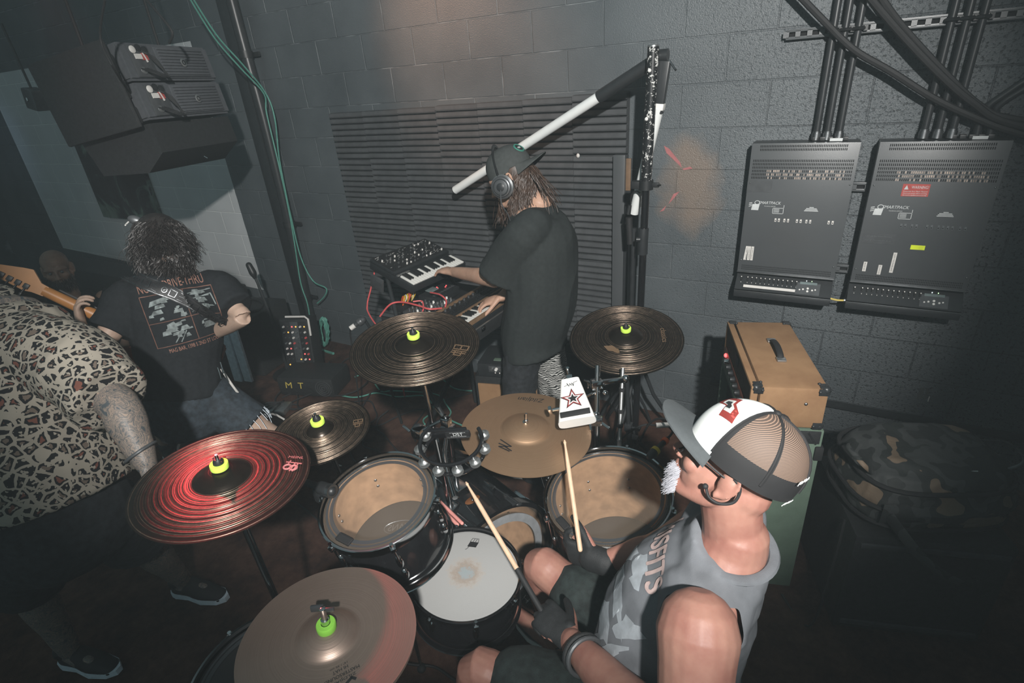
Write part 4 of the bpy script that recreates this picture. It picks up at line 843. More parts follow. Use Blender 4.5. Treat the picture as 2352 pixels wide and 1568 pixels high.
# sticks
def stick(tip,butt,label,wrap=True):
    tip,butt=V(tip),V(butt); d=(butt-tip).normalized(); t=thing('drumstick',label,'drumstick',butt)
    g=G(); g.limb([(tip,.0026,.0026),(tip+d*.008,.0052,.0052),(tip+d*.016,.0034,.0034),(tip+d*.07,.0062,.0062),(tip+d*.10,.0073,.0073),(butt,.0073,.0073)],n=14,sub=3); part('shaft',g,STICK,t)
    if wrap: g=G(); g.cyl(tip.lerp(butt,.66),butt+d*.002,.0078,n=14); part('grip_wrap',g,RUBBER,t,'dark worn grip tape')
    return t
stick((2.4948,-1.9432,0.9172),(2.8726,-2.1558,0.7427),'drumstick held over the snare in the drummer\'s gloved left hand')
stick((2.7319,-1.7091,0.9877),(2.8715,-1.9263,0.7814),'drumstick raised over the bronze cymbal in the drummer\'s right hand',False)
# drum microphones
def mic(name,label,a,b,r0,r1,m=BLACK):
    a,b=V(a),V(b); t=thing(name,label,'microphone',b); d=(b-a).normalized(); g=G(); g.limb([(a,r0*.8,r0*.8),(a.lerp(b,.12),r0,r0),(a.lerp(b,.4),r0*.98,r0*.98),(a.lerp(b,.5),r1,r1),(b,r1*.85,r1*.85)],n=18,sub=3); part('body',g,m,t); return t,a,b,d
t,a,b,d=mic('tom_microphone','black microphone aimed at the rack tom from its left rim',(2.1977,-2.2083,0.9907),(2.0805,-2.2062,0.9806),.020,.012)
g=G(); g.cyl(a-d*.006,a+d*.006,.021,n=20); part('grille_ring',g,STEEL,t); g=G(); g.box(a.lerp(b,.5)+V((0,0,-.03)),(.03,.03,.05),None,.006); part('rim_clip',g,BLACK,t)
t,a,b,d=mic('tom_microphone','black microphone with yellow and orange bands above the larger tom',(2.9686,-1.5500,0.8830),(2.9996,-1.4476,0.8932),.015,.010)
for f_,m_,w in ((.30,YELLOW,.0158),(.86,ORANGE,.0130)): g=G(); p=a.lerp(b,f_); g.cyl(p-d*.007,p+d*.007,w,n=20); part('tape_band',g,m_,t,'yellow tape band' if m_ is YELLOW else 'orange tape band')
g=G(); g.tube([b,b+V((.01,.03,.02)),b+V((-.03,.07,.03)),b+V((-.10,.12,-.05)),b+V((-.16,.14,-.25))],.004,8,5); part('lead',g,RUBBER,t)
g=G(); p=V((2.9258,-1.3137,0.8414)); g.cyl(p,p+V((.04,.02,0)),.010,n=12); g.cyl(p+V((.04,.02,0)),p+V((.10,.05,.0)),.0085,n=12); t=thing('cable_plug','pale cable plug in front of the brown floor patch by the cap brim','connector',p); part('plug_body',g,TAPE,t); g=G(); g.tube([p,p+V((-.06,.0,-.02)),p+V((-.14,.0,-.12)),p+V((-.18,.02,-.3)),(p.x-.2,p.y,.006)],.004,8,4); part('lead',g,RUBBER,t)
t,a,b,d=mic('overhead_microphone','silver microphone with a white plug behind the large crash cymbal',(1.0600,-0.9000,0.8156),(1.0142,-0.9500,0.7818),.026,.013,GUNM)
g=G(); g.cyl(b-d*.02,b+d*.012,.015,n=14); part('plug',g,TAPE,t,'white plug'); g=G(); g.tube([b+d*.01,b+V((-.03,0,-.06)),b+V((-.05,.0,-.25)),(b.x-.12,b.y,.008)],.005,8,5); part('lead',g,RUBBER,t)
g=G(); g.tube([a.lerp(b,.4),a.lerp(b,.4)+V((.02,.06,-.05)),(a.x+.05,a.y+.1,.02)],.009,8,3); part('short_stand',g,SATIN,t)

# ---------------------------------------------------------------- tweed amp on green cabinet
vd=V((.953,.304,0)); ud=V((-.304,.953,0)); AO=V((3.228,-1.160,0))
MA=frame(AO,(0,0,1),vd); DX,DY=.252,.565
t=thing('speaker_cabinet','sage green speaker cabinet under the tan amplifier, right of the drummer','speaker cabinet',AO)
CH=.815; ins=.014
g=G()
g.box((DX/2,.012,CH/2),(DX+.02,.024,CH),MA,.006); g.box((DX/2,DY-.012,CH/2),(DX+.02,.024,CH),MA,.006)
g.box((DX/2,DY/2,.03),(DX+.02,DY-.04,.04),MA,.004); g.box((DX-.01,DY/2,CH/2),(.02,DY-.04,CH-.02),MA,.004); 
g.box((.010,DY/2,CH-.02),(.04,DY,.05),MA,.010)
part('case',g,SAGE,t)
g=G(); g.box((.030,DY/2,CH/2-.03),(.012,DY-.05,CH-.14),MA); part('grille_cloth',g,TOLEX,t,'black grille cloth')
g=G(); g.box((DX/2+.022,DY/2,CH-.018),(DX-.030,DY-.05,.020),MA,.003); part('top_plate',g,TOLEX,t,'black top')
g=G()
g.box((DX/2+.01,-.0015,CH-.030),(DX-.02,.005,.055),MA,.002); part('end_plate',g,TOLEX,t,'black end plate'); g=G(); g.tube([MA@V((DX-.045,-.005,CH-.006)),MA@V((DX-.012,-.005,CH-.058))],.003,6); part('plate_edge',g,STEEL,t)
def corner(M,c,sx,sy,sz,par,m=SATIN,s=.030):
    g=G(); x,y,z=c
    g.ell((x-sx*s*.35,y-sy*s*.35,z-sz*s*.35),(s*.55,s*.55,s*.55),M,12)
    g.box((x-sx*s*.62,y+sy*.001,z-sz*s*.50),(s*1.1,.006,s*.85),M,.002); g.box((x+sx*.001,y-sy*s*.62,z-sz*s*.50),(.006,s*1.1,s*.85),M,.002); g.box((x-sx*s*.55,y-sy*s*.55,z+sz*.001),(s*1.0,s*1.0,.006),M,.002)
    for q in ((-sx*s*1.05,sy*.002,-sz*s*.45),(sx*.002,-sy*s*1.05,-sz*s*.45),(-sx*s*.95,-sy*s*.95,sz*.002)): g.ell((x+q[0],y+q[1],z+q[2]),.0058,M,10)
    return part('corner_guard',g,m,par,'metal corner guard')
for z,sz in ((CH-.10,1),):
    g=G(); g.box((DX+.004,.005,z),(.030,.030,.06),MA,.006); part('edge_guard',g,RUBBER,t)
AH=.172; Z0=CH+.006
MH=MA@Matrix.Translation((0,0,Z0))
t=thing('amplifier_head','tan tweed amplifier head with a black handle on top of the green cabinet','amplifier',MH.translation)
g=G(); g.box((DX/2+.012,DY/2,AH/2),(DX-.024,DY,AH),MH,.016); part('case',g,TWEED,t,None,50)
g=G(); g.box((.006,DY/2,AH-.009),(.026,DY,.016),MH,.006); g.box((.006,.010,AH/2),(.026,.018,AH-.004),MH,.006); g.box((.006,DY-.010,AH/2),(.026,.018,AH-.004),MH,.006); g.box((.006,DY/2,.008),(.026,DY,.014),MH,.005); part('front_frame',g,TWEED,t)
g=G(); g.box((-.001,DY/2,AH*.66),(.004,DY-.05,AH*.52),MH); fb=part('front_cloth',g,mat('brown_grille',(.085,.058,.040),.9,0,.15,60,.5,500),t,'brown grille cloth')
g=G(); g.box((-.004,DY*.52,AH*.70),(.004,.07,.035),MH,.002); part('name_plate',g,INK,fb,'small black name plate')
g=G(); g.box((-.004,DY/2,.036),(.006,DY-.06,.046),MH,.002); pn=part('control_panel',g,mat('copper_panel',(.20,.07,.045),.4,.3),t,'reddish control panel')
for i in range(8):
    y=.07+i*.052; g=G(); q=MH@Matrix.Translation((-.007,y,.036))@Matrix.Rotation(-PI/2,4,'Y'); g.lathe([(0,.018),(.010,.018),(.0125,.003),(.015,.0)],q,16); part('knob',g,BLACK if i!=7 else CHROME,pn,'black control knob' if i!=7 else 'chrome switch')
g=G(); g.ell((-.010,DY-.075,.036),(.008,.010,.010),MH); part('jewel_light',g,LEDR,pn,'red jewel light')
g=G(); g.tube([MH@V((.006,DY-.012,AH-.012)),MH@V((.006,DY-.012,.02))],.004,6); part('gold_piping',g,GOLD,t,'gold piping')
g=G(); pts=[MH@V((DX/2+.01,DY*.5+y,AH+h)) for y,h in ((-.075,.006),(-.055,.018),(0,.026),(.055,.018),(.075,.006))]; g.tube(pts,.012,10,4,flat=.45,ref=vd); hh=part('handle',g,RUBBER,t,'black strap handle')
for s in (-1,1):
    g=G(); g.box((DX/2+.01,DY*.5+s*.082,AH+.005),(.034,.030,.010),MH,.004); part('handle_end',g,ALU,hh,'metal handle end')
for x,sx in ((.0,-1),(DX,1)):
    for y,sy in ((0,-1),(DY,1)):
        for z,sz in ((0,-1),(AH,1)): corner(MH,(x,y,z),sx,sy,sz,t)
g=G(); g.ell((DX-.07,0,AH*.62),(.0065,.005,.0065),MH); part('rivet',g,STEEL,t)

# ---------------------------------------------------------------- camouflage bag on a black case
BC=V((3.80,-.93,0))
t=thing('equipment_case','black equipment case in the dark right corner under the camouflage bag','case',BC)
MBc=frame(BC,(0,0,1),(.95,.30,0))
g=G(); g.box((0,0,.26),(.50,.46,.48),MBc,.012); part('body',g,TOLEX,t)
for z in (.46,.06):
    g=G(); g.box((0,-.232,z),(.46,.010,.022),MBc,.003); part('edge_rail',g,GUNM,t,'metal edge rail')
for sx in (-1,1):
    for sy in (-1,1):
        g=G(); g.cyl(MBc@V((sx*.2,sy*.18,0)),MBc@V((sx*.2,sy*.18,.03)),.022); part('foot',g,RUBBER,t)
MG=frame((3.805,-.925,.50),(0,0,1),(.90,.42,0))
t=thing('camouflage_bag','camouflage soft bag with black zips on the case in the right corner','bag',MG.translation)
g=G()
def slab(z,rx,ry,k=3.2,x=0,y=0): return [MG@V((x+rx*abs(cos(a))**(2/k)*(1 if cos(a)>0 else -1),y+ry*abs(sin(a))**(2/k)*(1 if sin(a)>0 else -1),z)) for a in [2*PI*i/40 for i in range(40)]]
rr=[g.ring(slab(z,rx,ry,3.2,x)) for z,rx,ry,x in ((.0,.16,.13,0),(.004,.235,.185,0),(.05,.262,.205,0),(.12,.265,.205,.005),(.17,.25,.195,.005),(.215,.225,.175,.01),(.243,.17,.13,.01),(.250,.08,.06,.01))]
for a,b in zip(rr,rr[1:]): g.skin(a,b)
g.face(rr[0][::-1]); g.face(rr[-1]); body=fuse(g,.007,2,(.007,9,(1,1,1.6))); bb=body.bvh(); part('body',body,CAMO,t)
for z,rx,ry in ((.185,.252,.198),(.105,.270,.212),(.035,.264,.208)):
    g=G(); g.tube(slab(z,rx,ry),.0085,8,1,True); part('zip_band',g,RUBBER,t,'black zip band')
g=G(); rr=[g.ring([MG@V((-.20+.40*u-.02,-.195-.035*math.sin(PI*u)*(1 if j in(1,2) else .0),.06+.028*j)) for u in [i/16 for i in range(17)]]) for j in range(4)]
for a,b in zip(rr,rr[1:]):
    for i in range(16): g.face((a[i],a[i+1],b[i+1],b[i]))
part('front_pocket',g,CAMO,t)
g=G(); Ml=MG@Matrix.Translation((.035,-.135,.237))@Matrix.Rotation(-.20,4,'X'); g.box((0,0,0),(.105,.016,.004),Ml,.002); lb=part('name_badge',g,PRINT,t,'pale oval name badge',0); g=G(); g.box((0,0,.0022),(.099,.011,.001),Ml); part('badge_face',g,INK,lb,None,0); g=G(); g.text('WARWICK',Ml@Matrix.Translation((0,0,.0029)),.010,.0003,.075); part('badge_text',g,PRINT,lb,None,0)
for s,x in ((1,.20),(-1,-.22)):
    g=G(); g.tube([MG@V((x,-.10,.20)),MG@V((x+s*.05,-.11,.25)),MG@V((x+s*.06,-.02,.26)),MG@V((x+s*.01,.05,.22))],.008,8,5,flat=.4); part('carry_loop',g,CAMO if s<0 else GUNM,t)
g=G(); g.tube([MG@V((-.20,-.20,.10)),MG@V((-.12,-.30,.0)),MG@V((-.02,-.34,-.06)),MG@V((.05,-.31,-.09))],.022,8,6,flat=.15); part('strap',g,CAMO,t,'hanging camouflage strap')
def hang(pts,r,m,label,name='cable',cat='cable',sub=6,group=None): return cable(name,pts,r,m,label,cat,group,sub)
hang([MBc@V((-.262,-.15,.50)),MBc@V((-.285,-.20,.30)),MBc@V((-.33,-.24,.012)),MBc@V((-.40,-.10,.012))],.005,RUBBER,'thin dark cable hanging down between the green cabinet and the black case')

# ---------------------------------------------------------------- keyboards
def keys(M,x0,x1,y0,y1,z,nw,par,wm=IVORY):
    w=(x1-x0)/nw
    for i in range(nw):
        g=G(); g.box((x0+w*(i+.5),(y0+y1)/2,z),(w-.0012,y1-y0,.008),M,.0012); part('white_key',g,wm,par)
    for i in range(nw-1):
        if i%7 in (2,6): continue
        g=G(); g.box((x0+w*(i+1),y1-(y1-y0)*.31,z+.007),(w*.56,(y1-y0)*.62,.010),M,.0015); part('black_key',g,BLACK,par)
SO=V((1.475,-.889,1.062)); sx=V((.158,.985,.012)).normalized(); sy0=V((-.325,.087,.092)); sy=(sy0-sx*sy0.dot(sx)).normalized(); MS=frame(SO,sx.cross(sy),sx); SW=.432; SD=.345
t=thing('synthesizer','black synthesizer with a crowded knob panel, upper one on the keyboard stand','synthesizer',(1.40,-.62,1.0))
g=G(); g.box((SW/2,SD/2,-.012),(SW,SD,.044),MS,.004); g.box((SW/2,SD*.70,.016),(SW,SD*.60,.020),MS@Matrix.Translation((0,0,.004)),.004); part('case',g,SATIN,t)
keys(MS,.016,SW-.012,.006,.112,.014,22,t)
PNm=MS@Matrix.Translation((0,0,.0305)); g=G(); g.box((SW/2,SD*.72,0),(SW-.014,SD*.53,.002),PNm); pn=part('knob_panel',g,INK,t,'glossy black control panel')
rnd=random.Random(4)
for r in range(5):
    for c in range(13):
        x=.030+c*.031; y=SD*.50+r*.034
        if rnd.random()<.10: continue
        g=G(); h=.008 if (r+c)%3 else .012; g.cyl(PNm@V((x,y,0)),PNm@V((x+.001,y,h)),.0052,.0045,8); g.box((x,y+.002,h+.0006),(.0016,.006,.001),PNm); part('knob',g,[BLACK,GUNM,ALU][(r*2+c)%3] if rnd.random()<.75 else TAPE,pn)
g=G()
for i in range(70):
    x,y=rnd.uniform(.02,SW-.02),rnd.uniform(SD*.47,SD*.97); g.box((x,y,.0014),(rnd.uniform(.004,.016),.0016,.0004),PNm@Matrix.Translation((0,0,0)))
part('panel_print',g,TAPE,pn,'white panel lettering',0)
g=G(); g.box((.06,.122,.018),(.07,.012,.010),MS,.002); g.box((.012,.122,.018),(.022,.012,.010),MS,.002); part('wheel_strip',g,ALU,t)
# lower deck keyboard
KO=V((1.893,-.985,.95)); kx=V((.06,.998,0)).normalized(); MKb=frame(KO,(0,0,1),kx); KW=.50
t=thing('keyboard','small keyboard with walnut trim strips on the lower deck, under the player\'s right hand','keyboard',(1.78,-.75,.92))
g=G(); g.box((KW/2,.130,-.022),(KW,.268,.034),MKb,.003); part('case',g,SATIN,t)
for y,w,nm in ((.004,.018,'front_trim'),(.118,.014,'middle_trim'),(.252,.016,'rear_trim')):
    g=G(); g.box((KW/2,y,.001),(KW,w,.018),MKb,.002); part(nm,g,WALNUT,t,'walnut trim strip')
keys(MKb,.008,KW-.004,.016,.108,-.002,24,t)
g=G(); g.box((KW/2,.186,-.004),(KW-.01,.116,.006),MKb); pn=part('slider_panel',g,INK,t,'black slider panel')
for i in range(14):
    g=G(); x=.05+i*.030; g.box((x,.165+.03*((i*5)%4)/3,.004),(.009,.010,.012),MKb,.002); part('slider_cap',g,BLACK,pn)
for i in range(10):
    g=G(); x=.05+i*.042; g.cyl(MKb@V((x,.228,-.002)),MKb@V((x,.228,.012)),.007,.006,12); part('knob',g,GUNM,pn)
for y in (.155,.208):
    g=G(); g.box((KW*.52,y,.0),(KW*.8,.0035,.003),MKb); part('panel_line',g,STEEL,pn,'pale panel line')
g=G(); g.box((.02,.175,.002),(.03,.05,.006),MKb,.001); part('pad_block',g,ALU,pn,'pale pad block')
g=G(); g.box((.012,.215,.003),(.014,.02,.006),MKb,.001); part('red_button',g,REDC,pn,'red button')
# case that holds the lower deck + table stand
t=thing('keyboard_case','black flight case tray carrying the lower keyboard and the small boxes','case',(1.68,-.72,.85))
g=G(); M=MKb; g.box((.24,.25,-.070),(.66,.56,.055),M,.006); g.box((.24,-.026,-.048),(.66,.014,.055),M,.003); g.box((-.083,.25,-.048),(.014,.56,.07),M,.003); part('tray',g,TOLEX,t)
g=G(); g.box((.24,-.034,-.022),(.66,.006,.006),M,.001); part('edge_rail',g,ALU,t,'aluminium edge rail')
for x in (.06,.34):
    g=G(); g.box((x,-.036,-.040),(.034,.008,.024),M,.002); g.box((x,-.042,-.036),(.018,.006,.012),M,.002); part('latch',g,CHROME,t)
for x in (-.06,.585):
    for y in (.0,.50):
        g=G(); a=M@V((min(x,.56),y,-.10)); b=M@V((x,.50-y if x<0 else y,-.95+.012)); g.cyl(a,b,.014,n=12); part('stand_leg',g,SATIN,t)
for a,b in ((M@V((-.04,.46,-.05)),MS@V((.03,.24,-.034))),(M@V((.50,.46,-.05)),MS@V((SW-.03,.24,-.034)))):
    g=G(); g.cyl(a,b,.012,n=10); part('upper_tier_strut',g,SATIN,t)
# small machines behind the lower keyboard
MX=MKb@Matrix.Translation((.03,.30,-.040))
t=thing('mixer','small mixer crowded with pale knobs, behind the lower keyboard','mixer',MX@V((.1,.08,0)))
g=G(); g.box((.12,.09,.012),(.26,.17,.030),MX,.004); part('case',g,GUNM,t)
for r in range(5):
    for c in range(9):
        g=G(); x,y=.012+c*.027,.022+r*.030; g.cyl(MX@V((x,y,.027)),MX@V((x,y,.043)),.0068,.0055,10); part('knob',g,[ALU,CREAM,GUNM,ALU,STEEL][(r*3+c)%5],t)
MD=MKb@Matrix.Translation((.20,.38,.0))
t=thing('sampler','dark sampler with a pale screen and red lights, below the upper synthesizer','sampler',MD@V((.1,.05,-.04)))
g=G(); g.box((.10,.06,-.012),(.22,.13,.05),MD,.004); part('case',g,SATIN,t)
g=G(); g.box((.065,.085,.0145),(.07,.045,.003),MD@Matrix.Rotation(.15,4,'X'),.001); part('screen',g,LCD,t,'pale grey screen')
for x,y in ((.125,.09),(.135,.105),(.16,.06),(.18,.07)): g=G(); g.box((x,y,.0145),(.007,.004,.003),MD); part('red_light',g,LEDR,t)
for i in range(8): g=G(); g.box((.02+i*.024,.028,.0145),(.016,.016,.006),MD,.002); part('pad',g,GUNM,t)
MP=MKb@Matrix.Translation((.055,.49,-.035))
t=thing('patch_module','small patch module bristling with orange and yellow patch leads','module',MP@V((.04,.04,0)))
g=G(); g.box((.05,.04,.02),(.13,.09,.04),MP,.003); part('case',g,INK,t)
for i in range(9):
    g=G(); x=.0+i*.012; m_=[ORANGE,YELLOW,CREAM,YELLOW,REDC][i%5]; g.tube([MP@V((x,.01+.006*(i%3),.04)),MP@V((x+.004,.0,.075+.006*(i%2))),MP@V((x+.02,.02,.085)),MP@V((x+.03,.05,.04))],.0028,6,5); part('patch_lead',g,m_,t,'coloured patch lead')
hang([(1.1283,-0.7800,1.1114),(1.1025,-0.8200,0.9986),(1.0833,-0.8600,0.9011),(1.1303,-0.9000,0.8487),(1.38,-1.02,.72),(1.36,-.98,.4)],.0045,REDC,'red cable looping down from the left end of the upper synthesizer',group='red cables')
hang([(1.2881,-0.9800,0.9057),(1.3503,-0.9500,0.9731),(1.4113,-0.9200,0.9848),(1.5333,-0.9300,0.9847),(1.6126,-0.9400,0.9796),(1.6491,-0.8793,0.9650)],.005,REDC,'red cable lying across the lower deck to the left of the small keyboard',group='red cables')
hang([(1.5060,-0.7799,1.0000),(1.5959,-0.8110,1.0100),(1.6458,-0.8285,0.9900),(1.6604,-0.8630,0.9650)],.0042,REDC,'short red patch cable arching over the mixer knobs',group='red cables')
hang([(1.5014,-0.9300,1.0033),(1.5364,-0.9000,0.9986),(1.5675,-0.9300,0.9793),(1.5739,-0.9500,0.9631)],.004,REDC,'short red cable end hanging at the front edge of the mixer',group='red cables')
g=G(); MW_=MS@Matrix.Translation((-.055,.22,-.05)); g.box((0,0,0),(.012,.10,.08),MW_,.002); g.box((-.007,-.02,.0),(.003,.05,.04),MW_); single('folded_card',g,GUNM,'small dark box by the left end of the upper synthesizer','box')
# small amp under the keyboards
y0=-.62; CO=V((1.73,-.73,0)); MC=frame(CO,(0,0,1),(.97,.24,0))
t=thing('small_amplifier','tan fronted small amplifier on the floor under the keyboards','amplifier',MC@V((.17,.14,0)))
g=G(); g.box((.17,.14,.24),(.40,.26,.47),MC,.012); part('cabinet',g,TOLEX,t); g=G(); g.box((.17,.004,.225),(.36,.012,.41),MC,.004); part('front_cloth',g,TWEED,t,'tan front cloth')
MCm=MC@Matrix.Translation((.17,.12,.478))
t=thing('mixer','black mixer unit with a row of pale knobs on the small tan amplifier','mixer',MCm.translation)
g=G(); g.box((0,0,.045),(.34,.24,.085),MCm,.005); part('case',g,SATIN,t)
g=G(); g.box((.02,-.122,.058),(.24,.006,.040),MCm,.002); pn=part('front_panel',g,GUNM,t)
for i in range(8): g=G(); p=MCm@V((-.08+i*.028,-.126,.062)); d=MCm.to_3x3()@V((0,-1,0)); g.cyl(p,p+d*.014,.010,.008,12); part('knob',g,CREAM if i%2 else ALU,pn,'pale knob')
for i in range(6): g=G(); g.box((-.06+i*.026,-.126,.036),(.006,.004,.006),MCm); part('switch',g,TAPE,pn)
g=G(); g.box((-.06,-.06,.089),(.045,.03,.004),MCm,.001); part('paper_tag',g,SAGE,t)
hang([(1.8719,-0.6600,0.5285),(1.8817,-0.6600,0.4420),(1.8612,-0.6600,0.3464),(1.8606,-0.6000,0.2000)],.004,RUBBER,'thin black lead hanging down the right side of the small tan amplifier',group='leads by the small amplifier')
hang([(1.9091,-0.6700,0.5558),(1.9334,-0.6700,0.5029),(1.9033,-0.6700,0.4225)],.003,TAPE,'thin pale lead hanging beside the black mixer unit',group='leads by the small amplifier')

# ---------------------------------------------------------------- left stage
# hanging loudspeaker pair
bx=V((-.29,.955,-.02)).normalized(); by=V((-.15,-.02,1)); by=(by-bx*by.dot(bx)).normalized()
MSP=frame((0.2747,-1.2899,1.9864),bx.cross(by),bx)
def spk(zoff,label):
    M=MSP@Matrix.Translation((0,zoff,0)); t=thing('loudspeaker',label,'loudspeaker',M.translation); w,h=.625,.176
    # y is up the rear face, z points out of the rear face
    g=G(); prof=[(0,0),(h,0),(h-.004,-.30),(h-.03,-.50),(.03,-.50),(.004,-.30)]
    a=[g.bm.verts.new(M@V((0,y,z))) for y,z in prof]; b=[g.bm.verts.new(M@V((w,y,z))) for y,z in prof]; g.skin(a,b); g.face(a[::-1]); g.face(b); bmesh.ops.bevel(g.bm,geom=g.bm.edges[:],offset=.012,segments=2,affect='EDGES'); part('cabinet',g,SPKM,t)
    g=G(); g.box((w*.62,h*.5,.006),(w*.56,h*.80,.010),M,.003); hs=part('heat_sink',g,SPKM,t)
    g=G()
    for i in range(9): g.box((w*.62,h*.5-.060+i*.015,.014),(w*.52,.007,.010),M,.001)
    part('cooling_ribs',g,SPKM,hs,'row of cooling ribs')
    g=G(); q=M@Matrix.Translation((w*.60,h*.48,.020)); g.lathe([(0,.002),(.018,.002),(.022,0)],q,24); bd=part('round_badge',g,ALU,hs,'round silver badge'); g=G(); g.lathe([(.008,.003),(.013,.003),(.013,.002),(.008,.002)],q,20,True); part('badge_ring',g,BLACK,bd)
    g=G(); g.box((w*.18,h*.5,.004),(w*.20,h*.84,.008),M,.002); pl=part('connector_plate',g,GUNM,t)
    g=G(); g.box((w*.16,h*.62,.010),(.055,.024,.004),M); part('white_label',g,TAPE,pl,'white label',0)
    g=G(); g.box((w*.215,h*.62,.010),(.036,.032,.004),M); part('red_label',g,WARN,pl,'red label',0)
    for x,y,m_ in ((.15,.25,ALU),(.21,.25,GUNM),(.12,.8,TAPE),(.18,.85,BLACK),(.24,.8,BLACK)):
        g=G(); q=M@Matrix.Translation((w*x,h*y,.008)); g.lathe([(0,.006),(.010,.006),(.017,.004),(.018,0)],q,18); part('socket',g,m_,pl)
    g=G(); g.box((w*.25,h*.35,.012),(.006,.045,.006),M@Matrix.Rotation(.3,4,'Z')); part('latch_bar',g,TAPE,pl)
    for i in range(3):
        g=G(); g.tube([M@V((w*(.13+i*.03),h*.30,.01)),M@V((w*(.14+i*.03),h*.1,.07)),M@V((w*(.22+.02*i),h*.0,.08)),M@V((w*(.25-.02*i),h*.5,.05)),M@V((w*(.20+i*.02),h*.75,.012))],.0045,6,6); part('lead',g,RUBBER,pl)
    return M
spk(0,'lower hanging loudspeaker of the pair, ribbed back, cables looped over its sockets')
spk(.184,'upper hanging loudspeaker of the pair, ribbed back, red label')
t=thing('subwoofer','dark hanging bass loudspeaker with side plates, just under the ribbed loudspeaker pair','loudspeaker',MSP.translation)
g=G()
for y in (.03,.15,.27): g.box((-.030,y,-.26),(.04,.085,.46),MSP,.012)
g.box((-.055,.17,-.26),(.02,.40,.50),MSP,.01); part('side_plate',g,TOLEX,t)
for x in (.05,.55):
    g=G(); g.cyl(MSP@V((x,.36,-.25)),MSP@V((x,.36,-.25))+V((0,0,1.3)),.008,n=8); part('hanging_cable',g,RUBBER,t)
g=G(); pr=[(-.015,-.02),(-.015,-.50),(-.20,-.46),(-.24,-.16),(-.16,-.02)]; a=[g.bm.verts.new(MSP@V((.01,y,z))) for y,z in pr]; b=[g.bm.verts.new(MSP@V((.61,y,z))) for y,z in pr]; g.skin(a,b); g.face(a[::-1]); g.face(b); part('sub_box',g,TOLEX,t); g=G(); g.tube([MSP@V((.35,-.21,-.08)),MSP@V((.36,-.225,-.07))],.006,8); part('small_bolt',g,CHROME,t)
hang([(0.6272,-1.5000,2.4544),(0.4909,-1.5000,2.3252),(0.5141,-1.5000,2.2052),(0.2080,-1.3000,2.1119),(-0.0340,-1.1200,2.0581)],.005,RUBBER,'thin cable dropping from above into the loudspeaker pair',group='speaker leads')
hang([(0.4219,-1.2000,2.4951),(0.4970,-1.2000,2.4169),(0.5440,-1.2000,2.3502),(0.4945,-1.2000,2.3095)],.006,RUBBER,'knotted cable above the loudspeaker pair',group='speaker leads')
# painting
t=thing('painting','tall dark painting with pale green brush marks on the left wall','painting',(-2.95,-.02,.98))
g=G(); g.box((-2.93,-.022,1.43),(1.10,.035,.87)); part('canvas',g,PAINT,t)
# lamp fixture
LF=V((-2.4870,-0.6000,2.1626)); g=G(); t=thing('wall_lamp','small unlit box lamp hanging at the far upper left','lamp',LF)
g.box(LF,(.17,.12,.16),Matrix.Translation(LF)@Matrix.Rotation(.2,4,'Y')@Matrix.Translation(-LF),.015); part('housing',g,GUNM,t); g=G(); g.cyl(LF+V((-.02,0,.08)),LF+V((-.06,0,.55)),.010,n=8); part('hanger',g,SATIN,t); g=G(); g.ell(LF+V((-.01,-.065,.0)),(.012,.008,.018)); part('glint_clip',g,CHROME,t)
g=G(); a=V((-3.4009,-0.0500,2.4512)); b=V((-2.7227,-0.0500,2.4671)); g.cyl(a,b,.016,n=10); t=single('light_strip',g,GREENS if False else mat('pale_green_bar',(.22,.36,.30),.4),'pale green bar at the top edge of the grey painted wall','bar')
# wall pipes
t=thing('drain_pipe','thick black painted pipe running down the wall left of the foam','pipe',(-.50,-.08,0))
g=G(); g.tube([(-.43,-.075,3.3),(-.43,-.075,2.55),(-.425,-.075,2.28),(-.415,-.075,1.9),(-.43,-.075,1.2),(-.46,-.075,.55),(-.49,-.075,.02)],.040,16,3); part('tube',g,SATIN,t)
for z in (2.30,1.07,.42): g=G(); g.cyl((-.43-.05*max(0,1.2-z),-.075,z),(-.43-.05*max(0,1.2-z),-.075,z+.045),.050,n=18); g.box((-.43-.05*max(0,1.2-z),-.03,z+.02),(.18,.02,.03),None,.004); part('coupling',g,BLACK,t)
for x,lab in ((-.62,'flat black board strip on the wall just left of the thick pipe'),):
    g=G(); g.box((x,-.012,1.7),(.11,.02,3.2),None,.002); single('wall_strip',g,SATIN,lab,'board')
hang([(-0.1419,-0.6000,2.6380),(-0.2091,-0.4500,2.4097),(-0.2346,-0.3000,2.2339),(-0.2632,-0.1400,2.0648),(-0.2989,-0.1300,1.9299),(-0.3091,-0.1300,1.5687),(-0.3274,-0.1300,1.2376),(-0.3620,-0.1300,0.9526),(-0.4136,-0.1300,0.6074),(-0.3975,-0.1300,0.4096),(-0.4364,-0.1300,0.1532)],.0055,TEAL,'teal cable running along the left side of the thick wall pipe',group='teal cables',sub=5)
hang([(-0.1137,-0.6000,2.6346),(-0.1777,-0.4500,2.4189),(-0.1999,-0.3000,2.2498),(-0.2460,-0.1400,2.0724),(-0.2241,-0.1300,1.9039),(-0.2842,-0.1300,1.6320),(-0.3109,-0.1300,1.3732),(-0.3357,-0.1200,1.1656),(-0.3416,-0.1200,0.8407),(-0.2666,-0.1200,0.6396),(-0.1300,-0.1200,0.5899),(-0.1689,-0.1200,0.5153),(-0.2836,-0.1200,0.4330)],.0055,TEAL,'teal cable on the right side of the thick wall pipe, ending in a loose loop',group='teal cables',sub=5)
t=thing('cable_coil','coil of teal cable hanging low on the wall pipe','cable',V((-0.3102,-0.1400,0.0069)))
g=G(); rnd=random.Random(3)
